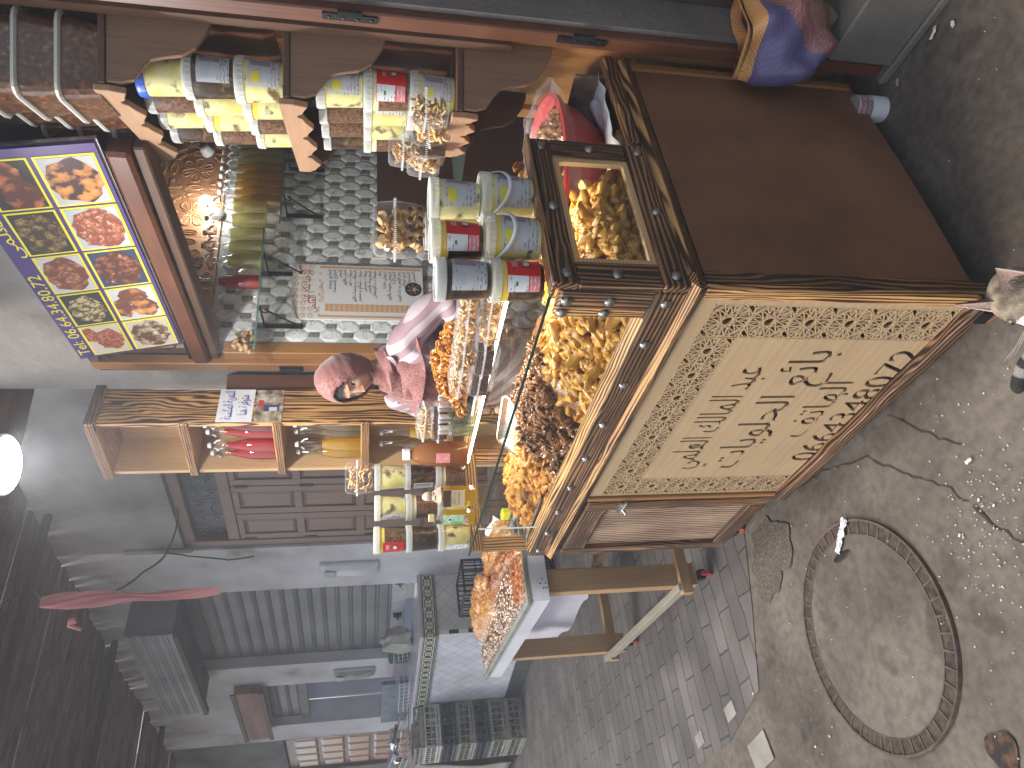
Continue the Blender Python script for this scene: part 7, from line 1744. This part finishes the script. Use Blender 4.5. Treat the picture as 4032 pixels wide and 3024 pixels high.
def hand(mb,W,dr,side,up):
    dr=Vector(dr).normalized(); up=Vector(up).normalized(); sd=dr.cross(up).normalized()*side
    V_=[(W,.022),(W+dr*.035,(.030,.014)),(W+dr*.07,(.034,.013))]; E_=[(0,1),(1,2)]
    mb.add(*skin_mesh(V_,E_,1))
    for k,(o_,L_) in enumerate(((-.027,.058),(-.009,.068),(.009,.072),(.027,.065))):
        b=W+dr*.072-sd*o_; pts=[(b,.0088),(b+dr*L_*.45-up*.008,.0082),(b+dr*L_*.78-up*.022,.0076),(b+dr*L_*.92-up*.036,.0066)]
        mb.add(*skin_mesh(pts,[(0,1),(1,2),(2,3)],1))
    b=W+dr*.03+sd*.026; mb.add(*skin_mesh([(b,.011),(b+sd*.022+dr*.022-up*.005,.0095),(b+sd*.028+dr*.050-up*.014,.008)],[(0,1),(1,2)],1))
hand(bmB,Vector((.18,-.10,1.005)),(-.6,-.7,-.25),1,(0,-.2,1)); hand(bmB,Vector((-.197,-.03,.865)),(.05,-.25,-.95),-1,(0,1,-.2))
bmB.v+= [tuple(v) for v in vs]; o_=len(bmB.v)-len(vs); bmB.f+=[tuple(i+o_ for i in f) for f in fs]; bmB.mi=[0]*(len(bmB.f)-len(fs))+mi
bmB.build('body',[SKIN,LIP,BROW,EYEW,IRIS,LASH],wm,smooth=True)
# robe: sleeves and body follow the figure, a little larger
def stripes():
    m,nt,b=newmat('lilac_striped_satin'); v=coords(nt); s=nt.nodes.new('ShaderNodeSeparateXYZ'); nt.links.new(v,s.inputs[0])
    n=N(nt,'TexNoise'); n.inputs['Scale'].default_value=5; nt.links.new(v,n.inputs['Vector'])
    a=N(nt,'Math',operation='MULTIPLY_ADD'); a.inputs[1].default_value=.035; nt.links.new(n.outputs[0],a.inputs[0])
    c=N(nt,'Math',operation='MULTIPLY_ADD'); c.inputs[1].default_value=1.03; nt.links.new(s.outputs[2],c.inputs[0]); nt.links.new(s.outputs[0],c.inputs[2]); nt.links.new(c.outputs[0],a.inputs[2])
    k=N(nt,'Math',operation='MULTIPLY'); k.inputs[1].default_value=2*PI/.075; nt.links.new(a.outputs[0],k.inputs[0]); si=N(nt,'Math',operation='SINE'); nt.links.new(k.outputs[0],si.inputs[0])
    mr=N(nt,'MapRange'); mr.inputs['From Min'].default_value=-1; nt.links.new(si.outputs[0],mr.inputs['Value'])
    r=ramp(nt,mr.outputs[0],[(.44,(.23,.15,.175)),(.50,(.37,.32,.355))]); nt.links.new(r.outputs[0],b.inputs['Base Color'])
    r2=ramp(nt,mr.outputs[0],[(.44,(.65,.65,.65)),(.50,(.5,.5,.5))]); nt.links.new(r2.outputs[0],b.inputs['Roughness']); return m
ROBE=stripes()
rv=[((0,.025,.92),(.19,.145)),((0,.025,1.05),(.165,.13)),((0,.02,1.19),(.17,.125)),((0,.015,1.29),(.12,.09)),((0,.0,1.345),.066),
    ((.155,.02,1.275),.074),((.245,.055,1.195),.080),((.335,.095,1.100),.078),((.265,.0,1.045),.062),((.20,-.075,1.015),.050),
    ((-.155,.01,1.275),.074),((-.205,.0,1.17),.072),((-.222,.0,1.07),.066),((-.21,-.01,.97),.055),((-.203,-.02,.90),.046),
    ((0,.03,.60),(.23,.19)),((0,.03,.10),(.27,.24))]
re_=[(0,1),(1,2),(2,3),(3,4),(2,5),(5,6),(6,7),(7,8),(8,9),(2,10),(10,11),(11,12),(12,13),(13,14),(0,15),(15,16)]
V_,F_=skin_mesh(rv,re_,3,0)
V2=[]
for v in V_:
    v=Vector(v); n_=mnoise.noise(v*11)*.010+mnoise.noise(Vector((v.x*9,v.y*9,v.z*26)))*.010*(1 if abs(v.x)>.16 else .3); d=Vector((v.x,v.y,0)); 
    V2.append(v+(d.normalized() if d.length>0 else d)*n_)
MB().add(V2,F_).build('robe',ROBE,wm,smooth=True)
mb=MB(); mb.tube([(.085+.02*sin(k*.4),-.118+.012*k*.3,1.235-.010*k) for k in range(12)],.0022,4); mb.build('trim_cord',BLACKP,wm)
# headscarf
def scarfmat():
    m,nt,b=newmat('rose_scarf'); v=coords(nt); vo=N(nt,'TexVoronoi',feature='DISTANCE_TO_EDGE'); vo.inputs['Scale'].default_value=62; nt.links.new(v,vo.inputs['Vector'])
    r=ramp(nt,vo.outputs[0],[(.03,(.25,.105,.095)),(.11,(.15,.048,.045))]); n=N(nt,'TexNoise'); n.inputs['Scale'].default_value=4; nt.links.new(v,n.inputs['Vector'])
    r2=ramp(nt,n.outputs[0],[(.42,(0,0,0)),(.55,(1,1,1))]); mx=N(nt,'MixRGB'); mx.inputs[1].default_value=(.15,.052,.048,1); nt.links.new(r2.outputs[0],mx.inputs[0]); nt.links.new(r.outputs[0],mx.inputs[2]); nt.links.new(mx.outputs[0],b.inputs['Base Color']); b.inputs['Roughness'].default_value=.75
    b.inputs['Sheen Weight'].default_value=.3; return m
SCARF=scarfmat()
def shell(rx,ry,rz_,hx,hz_,hzc,M,seed=0,nt_=40,np_=56,fold=.004):
    vs=[];keep=[]
    for i in range(nt_+1):
        for k in range(np_):
            th=PI*i/nt_; ph=2*PI*k/np_; u=Vector((sin(th)*sin(ph),-sin(th)*cos(ph),cos(th)))
            p=Vector((u.x*rx,u.y*ry,u.z*rz_)); 
            if p.z<-.04: p.x*=1-.16*((-p.z-.04)/.1)
            p*=1+fold*8*mnoise.noise(Vector((u.x*2+seed,u.y*2,u.z*7)))
            if u.y<-.05:
                X,Z=p.x/hx,(p.z-hzc)/hz_; q_=X*X+Z*Z
            else: q_=9
            keep.append(q_); vs.append(M@p)
    fs=[]
    for i in range(nt_):
        for k in range(np_):
            f=(i*np_+k,(i+1)*np_+k,(i+1)*np_+(k+1)%np_,i*np_+(k+1)%np_)
            if sum(keep[j]<1 for j in f)<3: fs.append(f)
    # pull the cut vertices to the oval rim
    for j,q_ in enumerate(keep):
        if q_<1:
            pass
    return vs,fs
mb=MB(); mb.add(*shell(.080,.098,.118,.078,.098,-.040,HT,1,fold=.001)); mb.build('under_cap',plain('black_under_cap',(.012,.012,.013),.8),wm,smooth=True)
mb=MB(); mb.add(*shell(.089,.110,.126,.064,.098,-.012,HT,2,60,90)); sc=mb.build('headscarf',SCARF,wm,smooth=True,solid=.004)
def neck(u,v):
    th=2*PI*u; t=v
    cx,cy=0.0,.0; z=1.372-.15*t; 
    rx=.082+.035*t+.095*t*t; ry=.088+.015*t+.045*t*t
    f=1+.07*sin(5*th+7*t)*(1-.5*t)+.05*sin(9*th-11*t); c_=HC+Vector((.0,.03,0))
    sag=-.05*max(0,-cos(th-PI))*t
    return Vector((c_.x*(1-t)+rx*f*sin(th),(c_.y+.01)*(1-t)+.01-ry*f*cos(th)-.02*t*max(0,cos(th)),z-.03*t*cos(th)+.012*sin(3*th+9*t)))
mb=MB().grid(60,16,neck); mb.build('scarf_wrap',SCARF,sc,smooth=True)
def drape(u,v):
    a=R(-62)+R(124)*u; z=1.30-.34*v; rx=.150-.02*v; ry=.128+.025*v
    f=1+.03*sin(16*u+3*v)+.02*sin(29*u)
    return Vector((rx*f*sin(a)*(.78+.1*v)-.01,.01-ry*f*cos(a)-.012,z-.03*cos(a)))
mb=MB().grid(40,16,drape); mb.build('scarf_drape',SCARF,sc,smooth=True,solid=.003)
def twistw(u,v):
    a=R(-100)+R(190)*u; th=2*PI*v; r_=.020+.006*sin(4*th+9*u); z=1.325-.045*sin(PI*u)+.02*u
    R_=.105; return Vector(((R_+r_*cos(th))*sin(a),.0-(R_*.95+r_*cos(th))*cos(a),z+r_*1.5*sin(th)))
mb=MB().grid(30,12,twistw); mb.build('scarf_fold',SCARF,sc,smooth=True)
# ================================================================== THE KITTEN AT THE BOTTOM EDGE
def furmat(name,stops,sc=30,st=(1,1,1)):
    m=noisy(name,stops,sc,7,.85,.8,.004,240,stretch=st); return m
TABBY=furmat('tabby_fur',[(.33,(.055,.042,.032)),(.48,(.16,.125,.09)),(.62,(.30,.24,.17)),(.75,(.42,.33,.24))],34,(1,1,.5)); WFUR=furmat('white_fur',[(.3,(.62,.58,.55)),(.7,(.80,.77,.75))]); PEAR=furmat('pink_ear_skin',[(.3,(.48,.30,.24)),(.7,(.62,.44,.37))]); 
CREAMF=furmat('cream_fur',[(.3,(.45,.36,.25)),(.7,(.62,.52,.39))])
kc=onpl(3998,1160,Vector((0,0,.43)),Vector((0,0,1)))
kt=thing('kitten','tabby and white kitten looking left at the bottom edge below the counter corner','cat',(kc.x,kc.y,0))
KF=(-_r0.x*.80-_f0.x*.50, -_r0.y*.80-_f0.y*.50); kyaw=math.atan2(KF[1],KF[0])-PI   # head faces picture-left; local -x is forward
KM=Matrix.Translation((0,0,.43))@Matrix.Rotation(kyaw,4,'Z')@Matrix.Rotation(R(6),4,'Y')
def kpt(u):
    # local: forward -x, side y, up z
    p=Vector((u.x*.052,u.y*.045,u.z*.040))
    if u.x<0:
        mz=math.exp(-((u.y)/.42)**2-((u.z+.25)/.42)**2); p.x-=.022*mz; p.z-=.002*mz
        p.y*=1-.25*max(0,-u.x-.55)
        p.x+=.006*math.exp(-((abs(u.y)-.42)/.16)**2-((u.z-.15)/.18)**2)
    return p
vs=[];us=[]; A_,B__=40,52
for i in range(A_+1):
    for k in range(B__):
        th=PI*i/A_; ph=2*PI*k/B__; u=Vector((cos(th)*-1,sin(th)*sin(ph),sin(th)*cos(ph))); vs.append(KM@kpt(u)); us.append(u)
kb=MB(); base=[((.02,.0,.40),.030),((.045,.01,.33),(.042,.040)),((.06,.01,.24),(.060,.055)),((.085,.01,.13),(.070,.065)),((.11,.01,.07),(.070,.065)),
      ((.035,.035,.20),.026),((.02,.04,.10),.016),((.015,.04,.02),.014),((-.01,.04,.012),.014),((.035,-.035,.20),.026),((.02,-.04,.10),.016),((.015,-.04,.02),.014),((-.01,-.04,.012),.014),
      ((.09,.065,.06),.038),((.04,.075,.022),.018),((.005,.075,.012),.014),((.09,-.065,.06),.038),((.04,-.075,.022),.018),((.005,-.075,.012),.014)]
ed=[(0,1),(1,2),(2,3),(3,4),(2,5),(5,6),(6,7),(7,8),(2,9),(9,10),(10,11),(11,12),(4,13),(13,14),(14,15),(4,16),(16,17),(17,18)]
RM=Matrix.Rotation(kyaw,4,'Z'); V_,F_=skin_mesh([((RM@Vector(c)),r_) for c,r_ in base],ed,2,3); kb.add(V_,F_)
n0=len(kb.v); kb.v+=[tuple(v) for v in vs]
for i in range(A_):
    for k in range(B__):
        f=(i*B__+k,(i+1)*B__+k,(i+1)*B__+(k+1)%B__,i*B__+(k+1)%B__); u=us[f[0]]
        kb.f.append(tuple(j+n0 for j in f))
        kb.mi.append(1 if (u.z<-.05-.35*(u.x+.3) and u.x<.3) or (u.x<-.55 and u.z<.25 and abs(u.y)<.75) else 2 if (u.x<-.2 and u.z<.05) else 0)
kb.build('body',[TABBY,WFUR,CREAMF],kt,smooth=True)
# tail, striped, lying on the ground towards picture-left
TAILM=bpy.data.materials.new('ringed_tail'); TAILM.use_nodes=True
def tailmat():
    m,nt,b=newmat('ringed_tail_fur'); v=coords(nt,kind='Generated'); 
    tc=nt.nodes.new('ShaderNodeAttribute'); tc.attribute_name='ring'
    n=N(nt,'TexNoise'); n.inputs['Scale'].default_value=60; n.inputs['Detail'].default_value=5; vv=coords(nt,(1,1,1)); nt.links.new(vv,n.inputs['Vector'])
    a=N(nt,'Math',operation='MULTIPLY_ADD'); a.inputs[1].default_value=.30; nt.links.new(n.outputs[0],a.inputs[0]); nt.links.new(tc.outputs['Fac'],a.inputs[2])
    r=ramp(nt,a.outputs[0],[(.40,(.02,.018,.017)),(.75,(.26,.24,.22))]); nt.links.new(r.outputs[0],b.inputs['Base Color']); b.inputs['Roughness'].default_value=.9; n3=N(nt,'TexNoise'); n3.inputs['Scale'].default_value=260; nt.links.new(vv,n3.inputs['Vector']); bump(nt,b,n3.outputs[0],.9,.004); return m
tp=[Vector((kc.x,kc.y,0))+RM@Vector((.13,.0,.05)),Vector((kc.x,kc.y,0))+RM@Vector((.10,-.09,.035)),atz(4110,1340,.028),atz(4060,1400,.026),atz(4028,1450,.024),atz(4012,1500,.022),atz(4006,1545,.020)]
tp=[p-Vector((kc.x,kc.y,0)) for p in tp]; Q=[]
for i in range(len(tp)-1):
    for k in range(6): Q.append(tp[i].lerp(tp[i+1],k/6))
Q.append(tp[-1]); Q.append(tp[-1]+(tp[-1]-tp[-2])*.12)
seg_=12; mb=MB(); nQ=len(Q); rv_=[]
for i,p in enumerate(Q):
    t_=(Q[min(i+1,nQ-1)]-Q[max(i-1,0)]).normalized(); sd=t_.cross(Vector((0,0,1))).normalized(); up=sd.cross(t_)
    r_=.017*(1 if i<nQ-4 else (.9,.75,.5,.12)[i-nQ+4]); 
    for k in range(seg_): mb.v.append(tuple(p+(sd*cos(2*PI*k/seg_)+up*sin(2*PI*k/seg_))*r_)); rv_.append(0.5+.5*sin((nQ-i)*.78-2.0) if i<nQ-7 else 0)
for i in range(nQ-1):
    for k in range(seg_): mb.f.append((i*seg_+k,i*seg_+(k+1)%seg_,(i+1)*seg_+(k+1)%seg_,(i+1)*seg_+k)); mb.mi.append(0)
mb.f.append(tuple((nQ-1)*seg_+k for k in range(seg_))); mb.mi.append(0)
me=bpy.data.meshes.new('tail'); me.from_pydata(mb.v,[],mb.f); at=me.attributes.new('ring','FLOAT','POINT'); 
for i,v in enumerate(rv_): at.data[i].value=v
for p in me.polygons: p.use_smooth=True
me.materials.append(tailmat()); to=bpy.data.objects.new('tail',me); COL.objects.link(to); to.parent=kt
# ears, eyes, whiskers
for s in (1,-1):
    b0=KM@Vector((.002,s*.028,.026)); tip=KM@Vector((.006,s*.050,.078)); f1=KM@Vector((-.014,s*.008,.036)); bk=KM@Vector((.022,s*.034,.018)); ou=KM@Vector((.004,s*.050,.000))
    n=10; vs=[];fs=[]
    rim=[f1.lerp(ou,t/n)+(KM.to_3x3()@Vector((-.006,0,0)))*sin(PI*t/n)*-1 for t in range(n+1)]
    mb=MB()
    mb.grid(10,8,lambda u,v:(f1.lerp(tip,v)).lerp(ou.lerp(tip,v),u)+(KM.to_3x3()@Vector((.013,0,0)))*sin(PI*u)*(1-v))
    e=mb.build('ear',PEAR,kt,smooth=True)
    mb=MB().grid(10,8,lambda u,v:(f1.lerp(tip,v)).lerp(ou.lerp(tip,v),u)+(KM.to_3x3()@Vector((.0175,0,0)))*(sin(PI*u)**.7)*(1-v)+(KM.to_3x3()@Vector((.0012,0,.0005))))
    mb.build('ear_back',TABBY,e,smooth=True)
    mb=MB(); mb.tube([ou.lerp(tip,t/8)+(KM.to_3x3()@Vector((-.001,s*.001,0))) for t in range(9)],.0022,5,r2=.0006); r_=random.Random(4)
    for k in range(16):
        t=r_.random(); p=f1.lerp(ou,.25+.5*r_.random()).lerp(tip,.1+.45*t); mb.tube([p,p+(KM.to_3x3()@Vector((-.006-.006*r_.random(),s*.004,.016)))],.0005,3,r2=.0002)
    mb.build('ear_fringe',WFUR,e)
    ep=KM@Vector((-.0425,s*.020,.008)); MB().sphere(ep,.0078,12,8).build('eye',plain('amber_eye',(.10,.085,.03),.05,coat=1),kt,smooth=True); MB().sphere(KM@Vector((-.0475,s*.0215,.0085)),.0045,10,6).build('pupil',IRIS,kt,smooth=True)
MB().sphere(KM@Vector((-.0745,0,-.006)),(.004,.005,.003),10,6).build('nose',plain('pink_nose',(.42,.20,.20),.4),kt,smooth=True)
mb=MB(); r_=random.Random(2)
for s in (1,-1):
    for k in range(3): mb.tube([KM@Vector((-.062,s*.012,-.012+.003*k)),KM@Vector((-.075-.004*k,s*(.040+.003*k),-.014+.006*k)),KM@Vector((-.078-.006*k,s*(.072+.004*k),-.026+.010*k))],.00045,3,r2=.00015)
mb.build('whiskers',plain('whisker',(.8,.78,.74),.4),kt)
# ================================================================== HAZE VOLUME ADDED FOR THE LENS FLARE VEIL
def haze():
    m=bpy.data.materials.new('flare_veil'); m.use_nodes=True; nt=m.node_tree; nt.nodes.clear()
    out=N(nt,'OutputMaterial'); v=N(nt,'VolumePrincipled'); v.inputs['Color'].default_value=(.86,.90,1,1); v.inputs['Density'].default_value=HAZE; v.inputs['Anisotropy'].default_value=.2
    nt.links.new(v.outputs[0],out.inputs['Volume'])
    o=MB().box(-16.5,-8.5,-1.0,9,6,5.2).build('haze',m); o['kind']='stuff'; tag(o,'added haze volume giving the pale lens flare veil over the alley'); return o
HAZE=.012
haze()
